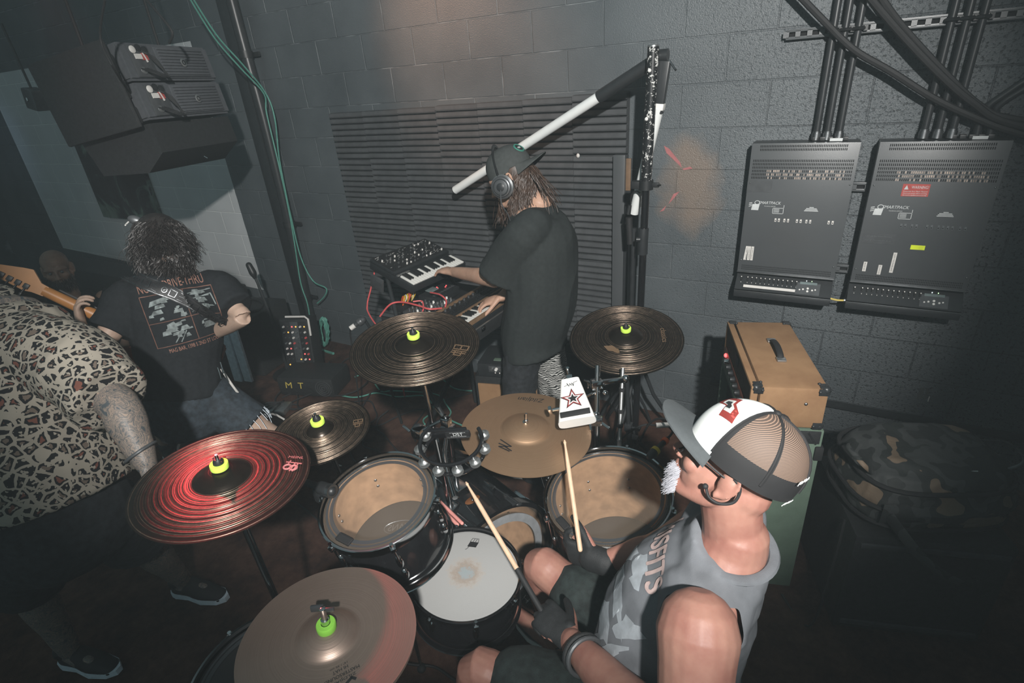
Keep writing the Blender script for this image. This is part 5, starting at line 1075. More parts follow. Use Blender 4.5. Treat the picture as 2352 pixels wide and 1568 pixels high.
for i in range(13):
    c=V((-0.2274,-0.1500,0.2171)); pts=[c+V((.045*cos(a)*(.7+.5*rnd.random())+.03*sin(a),.02*rnd.uniform(-1,1)-.02,.13*sin(a)*(.9+.2*rnd.random())-.02)) for a in [k*PI/6 for k in range(12)]]; g.tube(pts,.0055,6,2,True)
part('loops',g,TEAL,t); g=G(); g.tube([(-0.3827,-0.1600,0.0034),(-0.2807,-0.1700,0.0010),(-0.1390,-0.2000,0.0165)],.012,6,3); part('tie',g,TEAL,t)
# modular rack, box and case on the floor
t=thing('road_box','big dark equipment box at the back of the stage, left of the module rack','box',(-.74,-.55,0))
Mr=frame((-.74,-.55,0),(0,0,1),(.93,.20,0)); g=G(); g.box((0,0,.26),(.62,.46,.50),Mr,.015); part('body',g,TOLEX,t)
for sx in (-1,1):
    for sy in (-1,1): g=G(); g.cyl(Mr@V((sx*.24,sy*.17,0)),Mr@V((sx*.24,sy*.17,.015)),.03); part('foot',g,RUBBER,t)
g=G(); g.tube([Mr@V((-.2,-.235,.40)),Mr@V((0,-.26,.42)),Mr@V((.2,-.235,.40))],.01,8,5); part('handle',g,RUBBER,t)
g=G(); g.tube([Mr@V((-.28,-.1,.515)),Mr@V((0,-.2,.53)),Mr@V((.26,-.05,.515)),Mr@V((.1,.15,.52)),Mr@V((-.2,.1,.515))],.010,8,6,True); single('cable_loop',g,RUBBER,'loop of black cable lying on the big dark equipment box','cable')
Mm=frame((-.03,-.63,.0),(.35,-.93,.16),(.93,.35,0)); ex=V((.93,.35,0)).normalized(); 
t=thing('module_rack','upright black rack of small modules with red and amber lights, by the wall pipe','module rack',(-.03,-.63,0))
g=G(); g.box((0,.26,-.07),(.24,.50,.14),Mm,.008); part('case',g,TOLEX,t)
for c in range(3):
    g=G(); g.box((-.070+c*.070,.28,.002),(.066,.42,.006),Mm,.001); pn=part('module',g,[INK,GUNM,INK][c],t)
    for r in range(9):
        x,y=-.070+c*.070,.10+r*.044; rnd=random.Random(c*20+r)
        for s in (-1,1):
            g=G(); k_=rnd.random(); q=Mm@Matrix.Translation((x+s*.016,y,.005))
            if k_<.18: g.ell((0,0,.002),(.006,.006,.004),q,8); part('status_light',g,LEDR if k_<.13 else emit('amber_led',(1,.5,.1),1.2),pn)
            elif k_<.75: g.lathe([(0,.012),(.007,.012),(.009,0)],q,10); part('knob',g,[ALU,TAPE,GUNM,REDC][int(k_*40)%4],pn)
            else: g.lathe([(0,.002),(.006,.002),(.007,0)],q,10); part('socket',g,STEEL,pn)
g=G(); g.tube([Mm@V((-.06,.53,0)),Mm@V((.10,.53,.0)),Mm@V((.125,.51,0)),Mm@V((.125,.38,0))],.008,6,1); part('edge_trim',g,TAPE,t,'white corner trim')
Me=frame((.17,-.77,0),(0,0,1),(.95,.30,0))
t=thing('lettered_case','low black case with yellow letters M T among the cables','case',Me.translation)
g=G(); g.box((.02,.10,.085),(.46,.26,.155),Me,.02); part('body',g,TOLEX,t)
for sx in (-1,1):
    for sy in (0,1): g=G(); g.cyl(Me@V((.02+sx*.18,.03+sy*.15,0)),Me@V((.02+sx*.18,.03+sy*.15,.012)),.016,n=10); part('foot',g,RUBBER,t)
g=G(); q=Me@frame((-.07,-.0315,.10),(0,-1,0),(1,0,0)); g.text('M  T',q,.075,.001,.155,.12); part('letters',g,GOLD,t,'yellow painted letters',0)
g=G(); q=Me@frame((.17,-.032,.085),(0,-1,0),(1,0,0))
for r in (.062,.046,.030,.014): g.lathe([(r-.003,.004),(r+.003,.004),(r+.003,0),(r-.003,0)],q,30,True)
part('round_vent',g,GUNM,t,'round ribbed vent')
# leaning pale boards
t=thing('pale_board','two pale blue boards standing together behind the guitarist\'s elbow','board',(-.48,-.85,0))
for i,o in enumerate((0,.085)):
    g=G(); a=V((-.535+o,-.845+.03*i,.012)); b=V((-.50+o*.75,-.84+.03*i,.74)); M_=frame(a,(b-a),(1,.2,0)); g.box((0,0,.37),(.078,.022,.74),M_,.005); part('board',g,PALE,t)
# floor cables
def floorcab(seed,n,x0,x1,y0,y1,r,m,label,group,lab2=None):
    rnd=random.Random(seed)
    for i in range(n):
        p=V((rnd.uniform(x0,x1),rnd.uniform(y0,y1),r+.004)); a=rnd.uniform(0,6.28); pts=[p]
        for k in range(9):
            a+=rnd.uniform(-.9,.9); q=pts[-1]+V((cos(a),sin(a),0))*rnd.uniform(.08,.16); q.z=r+.002+.012*(k%3)+i*.0012; pts.append(q)
        cable('floor_cable',pts,r,m,label,'cable',group,5,6)
floorcab(11,16,.0,.75,-1.45,-.75,.0055,RUBBER,'thin black cable in the tangle on the red carpet behind the drums','floor cables',None)
floorcab(23,9,1.1,1.9,-1.55,-.8,.005,RUBBER,'thin black cable on the carpet near the bass drum front','cables by the bass drum',None)
floorcab(5,3,.25,.75,-.75,-.35,.0055,TEAL,'teal cable on the carpet between the module rack and the keyboards','teal floor cables',None)
P=V((.12,-1.02,0)); t=thing('floor_box','pale metal floor box caught under black cables','floor box',P)
g=G(); g.box(P+V((0,0,.022)),(.20,.13,.042),Matrix.Translation(P)@Matrix.Rotation(.4,4,'Z')@Matrix.Translation(-P),.012); part('body',g,ALU,t)
for k in range(4):
    g=G(); g.tube([P+V((-.15+.06*k,-.10,.012)),P+V((-.05+.03*k,0,.056)),P+V((.10-.05*k,.11,.012))],.006,6,5); part('cable_over',g,RUBBER,t)
P=V((-0.2273,-1.4036,0.0000)); t=thing('metal_can','silver can standing on the carpet behind the red-lit cymbal','can',P)
g=G(); g.lathe([(0,.002),(.052,.002),(.056,.01),(.056,.15),(.050,.165),(.0,.160)],Matrix.Translation(P),24); part('body',g,ALU,t); g=G(); g.lathe([(.045,.166),(.052,.166),(.052,.174),(.045,.174)],Matrix.Translation(P),24,True); part('rim',g,GUNM,t)
# background mic stand silhouette
t=thing('microphone_stand','slender microphone stand against the edge of the grey painted wall','microphone stand',(-.30,-.6,0))
a=V((-0.3184,-0.6000,0.9146)); b=V((-0.2794,-0.6000,0.7278)); g=G(); g.tube([a.lerp(b,.3),b,(b.x+.04,-.6,.35),(b.x+.04,-.6,.02)],.010,8,2); part('pole',g,SATIN,t); g=G(); g.limb([(a+V((-.01,0,.012)),.022,.022),(a.lerp(b,.25),.026,.026),(a.lerp(b,.45),.014,.014)],n=12); part('microphone',g,BLACK,t)
g=G(); g.cyl((b.x+.04,-.6,.0),(b.x+.04,-.6,.022),.12,n=24); part('round_base',g,BLACK,t)
hang([(1.0988,-1.8115,0.9697),(1.0963,-1.7813,0.8441),(1.0409,-1.7087,0.6892),(0.9666,-1.6249,0.5732),(0.9072,-1.4791,0.4366),(1.0,-1.3,.012),(1.3,-1.2,.010)],.0055,TAPE,'cream guitar cable running from the guitarist to the floor behind the small cymbal',sub=5)

# ---------------------------------------------------------------- the drummer
EAR=V((3.2593,-2.0680,1.2615)); hf=V((-.908,.175,.38)); hu=V((.413,.226,.882))
Mq=headmat((0,0,0),hf,hu); R3=Mq.to_3x3(); HC=V((3.257,-2.010,1.287))
NB=V((3.287,-2.038,1.115)); PEL=V((3.20,-2.07,.50))
P=thing('person','drummer in a sleeveless grey shirt and white-fronted trucker cap, seated, seen from behind','person',(3.18,-2.07,0))
LS,LE,LW=V((3.2573,-2.2648,1.0796)),V((3.2871,-2.4041,0.8969)),V((2.9575,-2.1866,0.7477))
RS,RE,RW=V((3.245,-1.865,1.015)),V((3.0682,-1.8513,0.7977)),V((2.9370,-1.9086,0.7440))
LK,RK=V((2.70,-2.265,.560)),V((2.715,-1.885,.590))
g=G()
g.limb([(PEL,.17,.14),(V((3.17,-2.07,.66)),.165,.14),(V((3.205,-2.05,.86)),.18,.13),(V((3.26,-2.045,1.0)),.185,.09),(NB,.075,.07)],ref=(0,1,0))
NT_=HC-R3@V((0,.03,.06)); g.limb([(NB-V((0,0,.05)),.070,.068),(NB.lerp(NT_,.5),.060,.062),(NT_+V((0,0,.02)),.060,.064)],ref=(0,1,0))
head(g,HC,hf,hu)
arm(g,LS,LE,LW,1.40,ref=(0,0,1)); arm(g,RS,RE,RW,1.05)
for s,(h,k_,a,toe) in enumerate(((V((3.16,-2.17,.52)),LK,V((2.78,-2.36,.09)),V((2.58,-2.40,.05))),(V((3.16,-1.97,.52)),RK,V((2.70,-1.80,.10)),V((2.50,-1.74,.06))))): leg(g,h,k_,a,toe,1.06)
hd=(V((2.8366,-2.1347,0.7489))-LW).normalized(); sn=V((-.35,.35,-.85)); 
hand(g,LW,hd,V((0.25,.85,.45)),V((-.2,.3,-.9)),((.75,.95,.6),)*4,(.65,.55,.45),1.0,.03)
hr=V((-.80,.05,-.10)); hand(g,RW,hr,V((.1,.15,.95)),V((-.1,.95,-.1)),((.8,1.0,.6),)*4,(.6,.6,.4),.95,.03)
body=fuse(g,.0042,3); bvb=body.bvh(); part('body',body,SKIN_D,P)
# gloves
g=G(); hand(g,LW+hd*.012,hd,V((0.25,.85,.45)),V((-.2,.3,-.9)),((.75,.95,.6),)*4,(.65,.55,.45),1.10,.03); gl=part('glove',fuse(g,.004,2),GLOVE,P,'black drumming glove')
g=G(); hand(g,RW+hr*.01,hr,V((.1,.15,.95)),V((-.1,.95,-.1)),((.8,1.0,.6),)*4,(.6,.6,.4),1.12,.03); g.limb([(RW-hr*.01+V((.0,.0,0)),.040,.038),(RW+hr*.05,.046,.036)],ref=(0,0,1)); part('glove',fuse(g,.004,2),GLOVE,P,'black drumming glove')
fa=(LW-LE).normalized()
for i,(o,m_) in enumerate(((.045,GLOVE),(.062,GUNM))):
    g=G(); c=LW-fa*o; Mw=frame(c,fa); g.tube([Mw@V((.050*cos(a),.046*sin(a),0)) for a in [k*PI/12 for k in range(24)]],.0062,8,1,True); part('wristband',g,m_,P,'braided black wristband' if i==0 else 'grey wristband')
# sleeveless shirt
g=G()
g.limb([(PEL+V((0,0,-.02)),.205,.175),(V((3.165,-2.07,.62)),.205,.185),(V((3.17,-2.065,.76)),.190,.178),(V((3.205,-2.05,.90)),.178,.160),(V((3.245,-2.045,1.0)),.172,.120),(V((3.268,-2.042,1.055)),.150,.098),(V((3.282,-2.04,1.100)),.098,.089)],ref=(0,1,0),cap=False)
for s,S in ((-1,V((3.245,-2.240,.985))),(1,RS)):
    g.limb([(V((3.25,-2.04+s*.09,1.025)),.098,.080),(S+V((.012,-s*.020,.036)),.086,.066),(S+V((.016,s*.000,.034)),.076,.056)],ref=(1,0,0))
sh=fuse(g,.006,4,(.0040,7,(1,1,.8)))
for S,E_ in ((LS,LE),(RS,RE)):
    d=(E_-S).normalized(); kill=[]
    for v in sh.bm.verts:
        q=v.co-S; t_=q.dot(d)
        if (-.038 if S is LS else .02)<t_<.40 and (q-d*t_).length<(.097 if S is LS else .08): kill.append(v)
    bmesh.ops.delete(sh.bm,geom=kill,context='VERTS')
for _ in range(12):
    mv={}
    for v in sh.bm.verts:
        if v.is_boundary:
            n_=[e.other_vert(v).co for e in v.link_edges if e.is_boundary]
            if len(n_)==2: mv[v]=(n_[0]+n_[1])*.25+v.co*.5
    for v,c in mv.items(): v.co=c
bvs=sh.bvh(); part('shirt',sh,GREYTEE,P)
cn=V((3.283,-2.04,1.100)); 
g=G(); Mn=frame(cn,(.10,0,1),(0,1,0)); g.tube([Mn@V((.093*cos(a),.084*sin(a),-.001)) for a in [k*PI/20 for k in range(40)]],.0085,8,1,True,flat=1.5); part('collar_band',g,GREYTEE,P)
# printed front
Mf=frame(V((3.1188,-2.0586,0.9720)),V((-.88,-.22,.42)),V((.10,-1,-.12)))
g=G(); q=Mf@Matrix.Translation((.004,.066,0))
for dx,dy in ((0,0),(.002,.001),(-.002,-.001)): g.text('MISFITS',q@Matrix.Translation((dx,dy,0)),.084,0,.195)
part('shirt_lettering',g.drape(bvs,Mf,.010,.0026),PRINTP,P,'faded pink lettering',0)
Mg=frame(V((3.0638,-2.1085,0.8521)),V((-.22,-.55,.72)),V((.30,-.75,-.48)))
g=G(); rnd=random.Random(12)
for (x,y,w,h) in ((-.06,.035,.11,.05),(-.02,-.02,.16,.05),(.02,-.075,.12,.06),(.05,.0,.05,.10),(-.08,-.09,.06,.09),(.07,-.13,.06,.08),(-.02,-.15,.05,.10),(-.10,.0,.05,.06),(.0,-.21,.06,.05),(.08,-.05,.03,.09),(-.07,-.19,.04,.06)):
    n=14; g.prism([(1.15*(x+w*.5*cos(2*PI*k/n)*rnd.uniform(.45,1.15)),1.2*(y+.035+h*.5*sin(2*PI*k/n)*rnd.uniform(.45,1.15))) for k in range(n)],Mg,0)
part('shirt_print',g.drape(bvs,Mg,.012,.0012),PRINTW,P,'pale worn print',0)
# shorts
g=G(); g.limb([(PEL+V((.02,0,-.03)),.20,.17),(PEL+V((.0,0,.06)),.195,.165)],ref=(0,1,0))
for h,k_,f_ in ((V((3.16,-2.17,.52)),LK,.74),(V((3.16,-1.97,.52)),RK,.66)):
    e=h.lerp(k_,f_); d=(k_-h).normalized(); g.limb([(h-d*.03,.118,.112),(h.lerp(k_,.35),.112,.105),(e,.100,.098)],ref=(0,1,0),cap=True)
part('shorts',fuse(g,.007,3,(.005,9,(1,1,1))),SHORTS,P)
# right-hand side knee sleeve / forearm cover stays in shade under the floor tom
shoe('shoe',(2.80,-2.355,.004),(2.60,-2.40,.004),P); shoe('shoe',(2.72,-1.795,.004),(2.52,-1.735,.004),P)
# moustache and goatee, glasses, ear monitor
H=Mq.copy(); H.translation=HC
g=G()
def fsrc(rnd):
    u=rnd.uniform(-1,1); v=rnd.uniform(-1,1); p=V((u*.036,.083-.018*u*u+.008*v,-.088+v*.026)); return H@p,(R3@V((u*.4,1,-.2))).normalized()
strands(g,900,fsrc,lambda p,n,r:(n*.8+R3@V((0,.2,-1))).normalized(),.026,.0009,5,.0015,4,3)
g.ell((0,.076,-.100),(.030,.022,.028),H); part('goatee',g,GREYH,P,'grey goatee')
g=G()
for s in (-1,1):
    g.tube([H@V((s*.034+.026*cos(a),.103-.010*abs(cos(a)),-.006+.020*sin(a))) for a in [k*PI/12 for k in range(24)]],.0016,6,1,True); g.tube([H@V((s*.058,.096,.0)),H@V((s*.078,.05,.006)),H@V((s*.083,-.02,.004))],.0022,6,3)
g.tube([H@V((-.01,.107,-.004)),H@V((0,.112,-.002)),H@V((.01,.107,-.004))],.0016,6,2); part('glasses',g,INK,P,'thin dark glasses')
g=G(); e=H@V((-.086,-.012,-.012))
g.tube([H@V((-.082,.016,-.036)),H@V((-.090,.0,-.046)),H@V((-.092,-.022,-.042)),H@V((-.088,-.040,-.022)),H@V((-.084,-.034,.006)),H@V((-.085,-.014,.016))],.0032,8,5); g.ell((-.085,.018,-.034),(.006,.006,.006),H); part('ear_monitor',g,RUBBER,P,'black in-ear cable hooked round the ear')
# trucker cap
g=G(); KC=(0,-.008,.036); KR=(.093,.116,.112); nu,nv=64,20
def dome(u,v,k=1.0):
    a=2*PI*u; e=v*PI/2; c=cos(e)**.82; return V((KC[0]+KR[0]*k*c*cos(a),KC[1]+KR[1]*k*c*sin(a),KC[2]+KR[2]*k*(sin(e)**.95)))
rows=[]
for j in range(nv+1):
    v=-.10+1.10*j/nv
    rows.append(g.ring([H@(dome(i/nu,max(v,0)) if v>=0 else dome(i/nu,0)+V((0,0,v*.16))) for i in range(nu)]) if j<nv else [g.bm.verts.new(H@dome(0,1))])
for j in range(nv):
    for i in range(nu):
        u=(i+.5)/nu; a=(u*360)%360; v=-.10+1.10*(j+.5)/nv
        front=28<a<152; g.mi=0 if front else (2 if v<.16 else 1)
        if not front and (abs(a-270)<7 or abs(a-205)<5 or abs(a-335)<5) : g.mi=2
        if (abs(a-28)<6 or abs(a-152)<6) and not front: g.mi=2
        if j<nv-1: g.face((rows[j][i],rows[j][(i+1)%nu],rows[j+1][(i+1)%nu],rows[j+1][i]))
        else: g.face((rows[j][i],rows[j][(i+1)%nu],rows[j+1][0]))
g.mi=0
bvc=g.bvh(); cap=part('cap',g,[CAPW,NET,CAPN],P,'trucker cap with white front and brown netting',60)
g=G(); g.ell((0,KC[1],KC[2]+KR[2]+.002),(.008,.008,.005),H); part('cap_button',g,CAPN,cap)
for a0 in (28,152,270,205,335):
    g=G(); g.tube([H@dome(a0/360,v,1.006) for v in [k/10 for k in range(11)]],.0035,6,1,flat=.8); part('cap_seam',g,CAPN if a0 in(28,152,270,205,335) else CAPW,cap,'black seam tape')
g=G(); top,bot=[],[]
for j in range(9):
    s=j/8; row=[]
    for i in range(25):
        t_=-1+2*i/24; a=PI/2-t_*1.12; r0=V((KC[0]+KR[0]*cos(a)*1.0,KC[1]+KR[1]*sin(a)*1.0,KC[2]-.010))
        ex=.078*(1-abs(t_)**3.0)*s; row.append(r0+V((r0.x*.10*s,ex+0,-.022*s*abs(t_)**2-.002*s+.010*s*(1-t_*t_))))
    top.append([g.bm.verts.new(H@q) for q in row]); bot.append([g.bm.verts.new(H@(q-V((0,0,.0035)))) for q in row])
for L_ in (top,bot):
    for j in range(8):
        for i in range(24): g.face((L_[j][i],L_[j][i+1],L_[j+1][i+1],L_[j+1][i]))
for i in range(24): g.face((top[8][i],top[8][i+1],bot[8][i+1],bot[8][i]))
part('brim',g,CAPB,cap,'charcoal brim')
Mb_=H@frame(dome(.315,.50,1.004),dome(.315,.50)-V(KC),V((1,0,0)))
for sc_,m_,zz in ((1.0,WARN,.0015),(.56,CAPW,.0024),(.30,GUNM,.0034)):
    g=G(); g.prism([(x*sc_*1.1,y*sc_*1.6) for x,y in ((-.040,-.004),(-.020,.012),(0,.004),(.022,.016),(.040,.006),(.020,-.014),(0,-.008),(-.022,-.012))],Mb_,0); part('cap_emblem',g.drape(bvc,Mb_,.006,zz),m_,cap,'red and white winged emblem' if sc_==1 else None,0)
for (u,v,s_) in ((.70,.20,.060),(.69,-.04,.045)):
    Mz=H@frame(dome(u,max(v,0),1.012)+V((0,0,-.016 if v<0 else 0)),dome(u,max(v,.02))-V((KC[0],KC[1],KC[2]+.02)),V((-1,.2,0)))
    g=G(); g.strokes([[(-s_/2+s_*k/14,.0035*((-1)**k)*(1 if k%3 else .4)) for k in range(15)]],.0022,Mz,.001); part('cap_stitching',g,CAPW,cap,'white stitched script',0)
# stool
t=thing('drum_stool','round black drum stool under the drummer','stool',(3.20,-2.07,0))
g=G(); g.lathe([(0,.33),(.15,.33),(.165,.345),(.165,.385),(.15,.395),(0,.395)],Matrix.Translation((3.20,-2.07,0)),36); part('seat',g,TOLEX,t)
g=G(); g.cyl((3.20,-2.07,.10),(3.20,-2.07,.335),.018); part('post',g,CHROME,t)
for k in range(3):
    a=k*2.09+.4; g=G(); g.tube([(3.20,-2.07,.24),(3.20+.2*cos(a),-2.07+.2*sin(a),.012)],.010,8); part('leg',g,CHROME,t)

# ---------------------------------------------------------------- the keyboard player
YK=-.78
P=thing('person','keyboard player in a loose dark T-shirt, backwards cap and headphones, bent over the keys','person',(2.12,-.74,0))
kf=V((-.88,-.24,-.36)); ku=V((-.38,.0,.90)); HK=V((2.0737,-0.7800,1.6305)); H=headmat(HK,kf,ku); R3=H.to_3x3()
nb=V((2.2041,-0.7600,1.5119)); ch=V((2.2032,-0.7700,1.3294)); wa=V((2.1954,-0.7700,1.0622)); hp=V((2.14,-.76,.92))
LS,LE,LW=V((2.2292,-0.9300,1.4561)),V((2.0431,-0.9300,1.1934)),V(1*V((1.6565,-0.7480,1.1250)))
RS,RE,RW=V((2.0608,-0.6000,1.3716)),V((1.9716,-0.6000,1.0324)),V((1.9537,-0.7522,1.0200))
g=G(); g.limb([(hp,.16,.12),(wa,.15,.12),(ch,.18,.12),(nb+V((-.01,0,-.04)),.15,.085),(nb,.065,.062)],ref=(0,1,0))
g.limb([(nb-V((0,0,.04)),.062,.062),(nb.lerp(HK,.45),.056,.058),(HK-R3@V((0,.03,.03)),.056,.06)],ref=(0,1,0))
head(g,HK,kf,ku); arm(g,LS,LE,LW,1.0); arm(g,RS,RE,RW,1.0)
leg(g,V((2.14,-.86,.90)),V((2.10,-.90,.50)),V((2.16,-.90,.09)),V((1.98,-.92,.04))); leg(g,V((2.14,-.66,.90)),V((2.16,-.62,.50)),V((2.22,-.62,.09)),V((2.05,-.60,.04)))
hl=(V((1.4344,-0.6700,1.1100))-LW).normalized(); hand(g,LW,hl,V((.1,.95,.2)),V((-.15,.1,-1)),((.25,.45,.25),(.2,.4,.25),(.2,.4,.25),(.25,.4,.25)),(.8,.5,.25),1.0,.12)
hr=(V((1.8515,-0.7979,0.9850))-RW).normalized(); hand(g,RW,hr,V((-.2,-.95,.1)),V((-.2,.0,-1)),((.35,.6,.35),(.3,.55,.3),(.3,.5,.3),(.3,.5,.3)),(.75,.55,.35),1.0,.14)
part('body',fuse(g,.0045,3),SKIN_K,P)
g=G(); g.limb([(V((2.145,-.765,.76)),.215,.155),(V((2.14,-.765,.86)),.21,.160),(wa,.205,.165),(ch,.205,.165),(nb+V((-.012,0,-.065)),.185,.125),(nb+V((-.004,0,-.02)),.10,.085),(nb+V((.0,0,.002)),.072,.066)],ref=(0,1,0),cap=False)
for S,E_ in ((LS,LE),(RS,RE)):
    d=(E_-S).normalized(); g.limb([(nb.lerp(S,.40)+V((0,0,-.055)),.080,.080),(S+V((0,0,-.015)),.082,.080),(S.lerp(E_,.5),.092,.086),(S.lerp(E_,.93)+V((.0,0,-.01)),.102,.088)],ref=(0,0,1),cap=False)
sh=fuse(g,.007,14,(.009,5.0,(1,1,.55))); bvh_=sh.bvh(); part('shirt',sh,SHIRT,P)
g=G(); g.limb([(V((2.14,-.86,.88)),.105,.10),(V((2.10,-.90,.52)),.088,.088),(V((2.16,-.90,.06)),.085,.085)],ref=(0,1,0)); part('trouser_leg',fuse(g,.008,3,(.006,8,(1,1,1.3))),PANTS,P)
g=G(); g.limb([(V((2.14,-.66,.88)),.105,.10),(V((2.16,-.62,.52)),.088,.088),(V((2.22,-.62,.06)),.085,.085)],ref=(0,1,0)); part('trouser_leg',fuse(g,.008,3,(.006,8,(1,1,1.3))),ZEBRA,P,'zebra patterned trouser leg')
shoe('shoe',(2.19,-.90,.004),(1.98,-.92,.004),P); shoe('shoe',(2.25,-.62,.004),(2.04,-.60,.004),P)
# hair: scalp cover and long curls
g=G(); g.ell((0,-.03,.02),(.081,.094,.095),H,20); g.ell((0,-.050,-.03),(.076,.060,.065),H,18)
def hs(rnd):
    a=rnd.uniform(PI*1.10,PI*1.90); z=rnd.uniform(-.07,.03); p=V((.080*cos(a),-.02+.095*sin(a),z)); return H@p,(R3@V((cos(a),sin(a),0))).normalized()
strands(g,430,hs,lambda p,n,r:(n*.25+V((-.10,.0,-1))).normalized(),.17,.0024,8,.010,8,4)
strands(g,60,lambda r:(H@V((r.uniform(-.03,.03),.085,r.uniform(-.10,-.07))),(R3@V((0,1,0)))),lambda p,n,r:(n*.3+V((0,0,-1))).normalized(),.08,.0020,9,.006,5,4)
strands(g,90,lambda r:(H@V((.078,.045+r.uniform(-.02,.02),r.uniform(-.03,.05))),(R3@V((0,.6,0)))),lambda p,n,r:(n*.25+V((-.05,0,-1))).normalized(),.24,.0024,10,.009,7,4)
strands(g,90,lambda r:(H@V((-.072,r.uniform(-.06,.01),r.uniform(-.09,-.05))),(R3@V((-1,0,0)))),lambda p,n,r:(n*.12+V((-.12,-.0,-1))).normalized(),.23,.0024,12,.010,7,4)
strands(g,70,lambda r:(H@V((r.uniform(-.06,.06),-.112,r.uniform(-.03,.03))),(R3@V((0,-1,0)))),lambda p,n,r:(n*.45+V((.30,-.15,-.9))).normalized(),.20,.0024,11,.010,7,4)
part('hair',g,BROWNH,P,'long wavy brown hair')
# backwards cap
g=G(); kc=(0,-.012,.046); kr=(.090,.108,.094)
cols=[PI*2*i/48 for i in range(48)]; rows=[]
for j in range(13):
    v=j/12*PI/2
    rows.append(g.ring([H@V((kc[0]+kr[0]*cos(v)**.8*cos(a),kc[1]+kr[1]*cos(v)**.8*sin(a),kc[2]+kr[2]*sin(v)-(.022 if j==0 else 0)*(1 if sin(a)>-.2 else .4))) for a in cols]) if j<12 else [g.bm.verts.new(H@V((kc[0],kc[1],kc[2]+kr[2])))])
for j in range(12):
    for i in range(48):
        if j<11: g.face((rows[j][i],rows[j][(i+1)%48],rows[j+1][(i+1)%48],rows[j+1][i]))
        else: g.face((rows[j][i],rows[j][(i+1)%48],rows[12][0]))
cap=part('cap',g,CAPK,P,'faded black cap worn backwards',70)
g=G(); T_,B_=[],[]
for j in range(7):
    s_=j/6; row=[]
    for i in range(21):
        t_=-1+i/10; a=-PI/2+t_*1.05; r0=V((kr[0]*cos(a),kc[1]+kr[1]*sin(a),kc[2]-.004)); ex=.075*(1-abs(t_)**2.6)*s_
        row.append(r0+V((r0.x*.12*s_,-ex,-.028*s_*abs(t_)**2+.012*s_*(1-t_*t_)-.012*s_)))
    T_.append([g.bm.verts.new(H@q) for q in row]); B_.append([g.bm.verts.new(H@(q-V((0,0,.004)))) for q in row])
for L_ in (T_,B_):
    for j in range(6):
        for i in range(20): g.face((L_[j][i],L_[j][i+1],L_[j+1][i+1],L_[j+1][i]))
for i in range(20): g.face((T_[6][i],T_[6][i+1],B_[6][i+1],B_[6][i]))
part('brim',g,CAPK,cap)
g=G(); pd=V((-.25,-.80,.62)).normalized(); pc=V((kc[0]+kr[0]*pd.x*1.0,kc[1]+kr[1]*pd.y,kc[2]+kr[2]*pd.z)); Mp=H@frame(pc,pd,(1,0,0)); g.lathe([(.020,.004),(.026,.004),(.027,0),(.019,0)],Mp,26,True); pt=part('round_patch',g,TEALP,cap,'teal ringed round patch'); g=G(); g.lathe([(0,.003),(.020,.003)],Mp,24); g.mi=1; g.strokes([[(-.010,.004),(-.004,-.004),(.0,.006),(.005,-.005),(.010,.004)]],.0025,Mp,.0038); part('patch_face',g,[INK,PRINT],pt,None,0)
# headphones
g=G(); g.tube([H@V((.094*sin(a)*1.0,.022-.008*cos(a),.006+.150*cos(a) if cos(a)>0 else .006+.03*cos(a))) for a in [-1.75+3.5*k/20 for k in range(21)]],.010,10,2,flat=.45); hp_=part('headphones',g,BLACK,P,'black headphones')
for s_ in (-1,1):
    g=G(); Mh=H@frame((s_*.088,.020,-.022),(s_,.08,.02),(0,1,0))@Matrix.Diagonal((1.25,1.25,1.1,1)); g.lathe([(0,.030),(.020,.031),(.034,.024),(.036,.016),(.042,.012),(.043,-.010),(.0,-.010)],Mh,30); c_=part('ear_cup',g,GUNM,hp_,'round grey ear cup'); g=G(); g.lathe([(.0,.0325),(.013,.0325),(.017,.029),(.028,.028),(.030,.0255)],Mh,26); part('cup_centre',g,SATIN,c_); g=G(); g.lathe([(.040,.0135),(.0425,.0115),(.0425,.004),(.040,.003)],Mh,30,True); part('cup_ring',g,ALU,c_,'bronze silver cup ring')
g=G(); a=H@V((-.12,.024,-.028)); g.tube([a,a+V((.01,-.02,-.06)),a+V((.03,-.0,-.12)),a+V((.02,.03,-.2)),a+V((-.05,.08,-.32))],.0028,6,5); part('cord',g,GUNM,hp_)
g=G()
for s_ in (-1,1): g.ell((s_*.031,.083,-.002),.010,H,10)
part('eyes',g,CREAM,P)

# ---------------------------------------------------------------- the guitarist
DG=2.36
P=thing('person','guitarist with shaggy dark hair, back turned, black printed T-shirt and cut-off denim shorts','person',(.72,-1.86,0))
HG=V((0.7995,-1.7126,1.4973)); gf=V((-.78,.55,-.30)); gu=V((-.10,.10,1)); H=headmat(HG,gf,gu); R3=H.to_3x3()
nb=V((0.9440,-1.7800,1.3883)); ch=V((0.9444,-1.8323,1.2293)); wa=V((0.9404,-1.9004,0.9795)); hp=V((0.9415,-1.9356,0.8270))
bk=(CP-ch); bk.z=0; bk.normalize(); rt=V((-bk.y,bk.x,0))   # rt points to the right of the picture
LS,LE=V((0.8476,-1.9412,1.3210)),V((0.8463,-2.1331,1.1695)); LW=V((0.6269,-2.0686,1.2160))
RS,RE=V((1.1255,-1.7254,1.3173)),V((1.2710,-1.7443,1.2237)); RW=V((0.9036,-1.7510,1.0517))
g=G(); g.limb([(hp,.15,.11),(wa,.135,.105),(ch,.165,.115),(ch.lerp(nb,.72),.175,.085),(nb,.062,.06)],ref=rt)
g.limb([(nb-V((0,0,.03)),.06,.06),(nb.lerp(HG,.5),.055,.057),(HG-R3@V((0,.03,.04)),.056,.06)],ref=rt)
head(g,HG,gf,gu); arm(g,LS,LE,LW,1.0); arm(g,RS,RE,RW,.90)
LH,RH=hp-rt*.09,hp+rt*.09
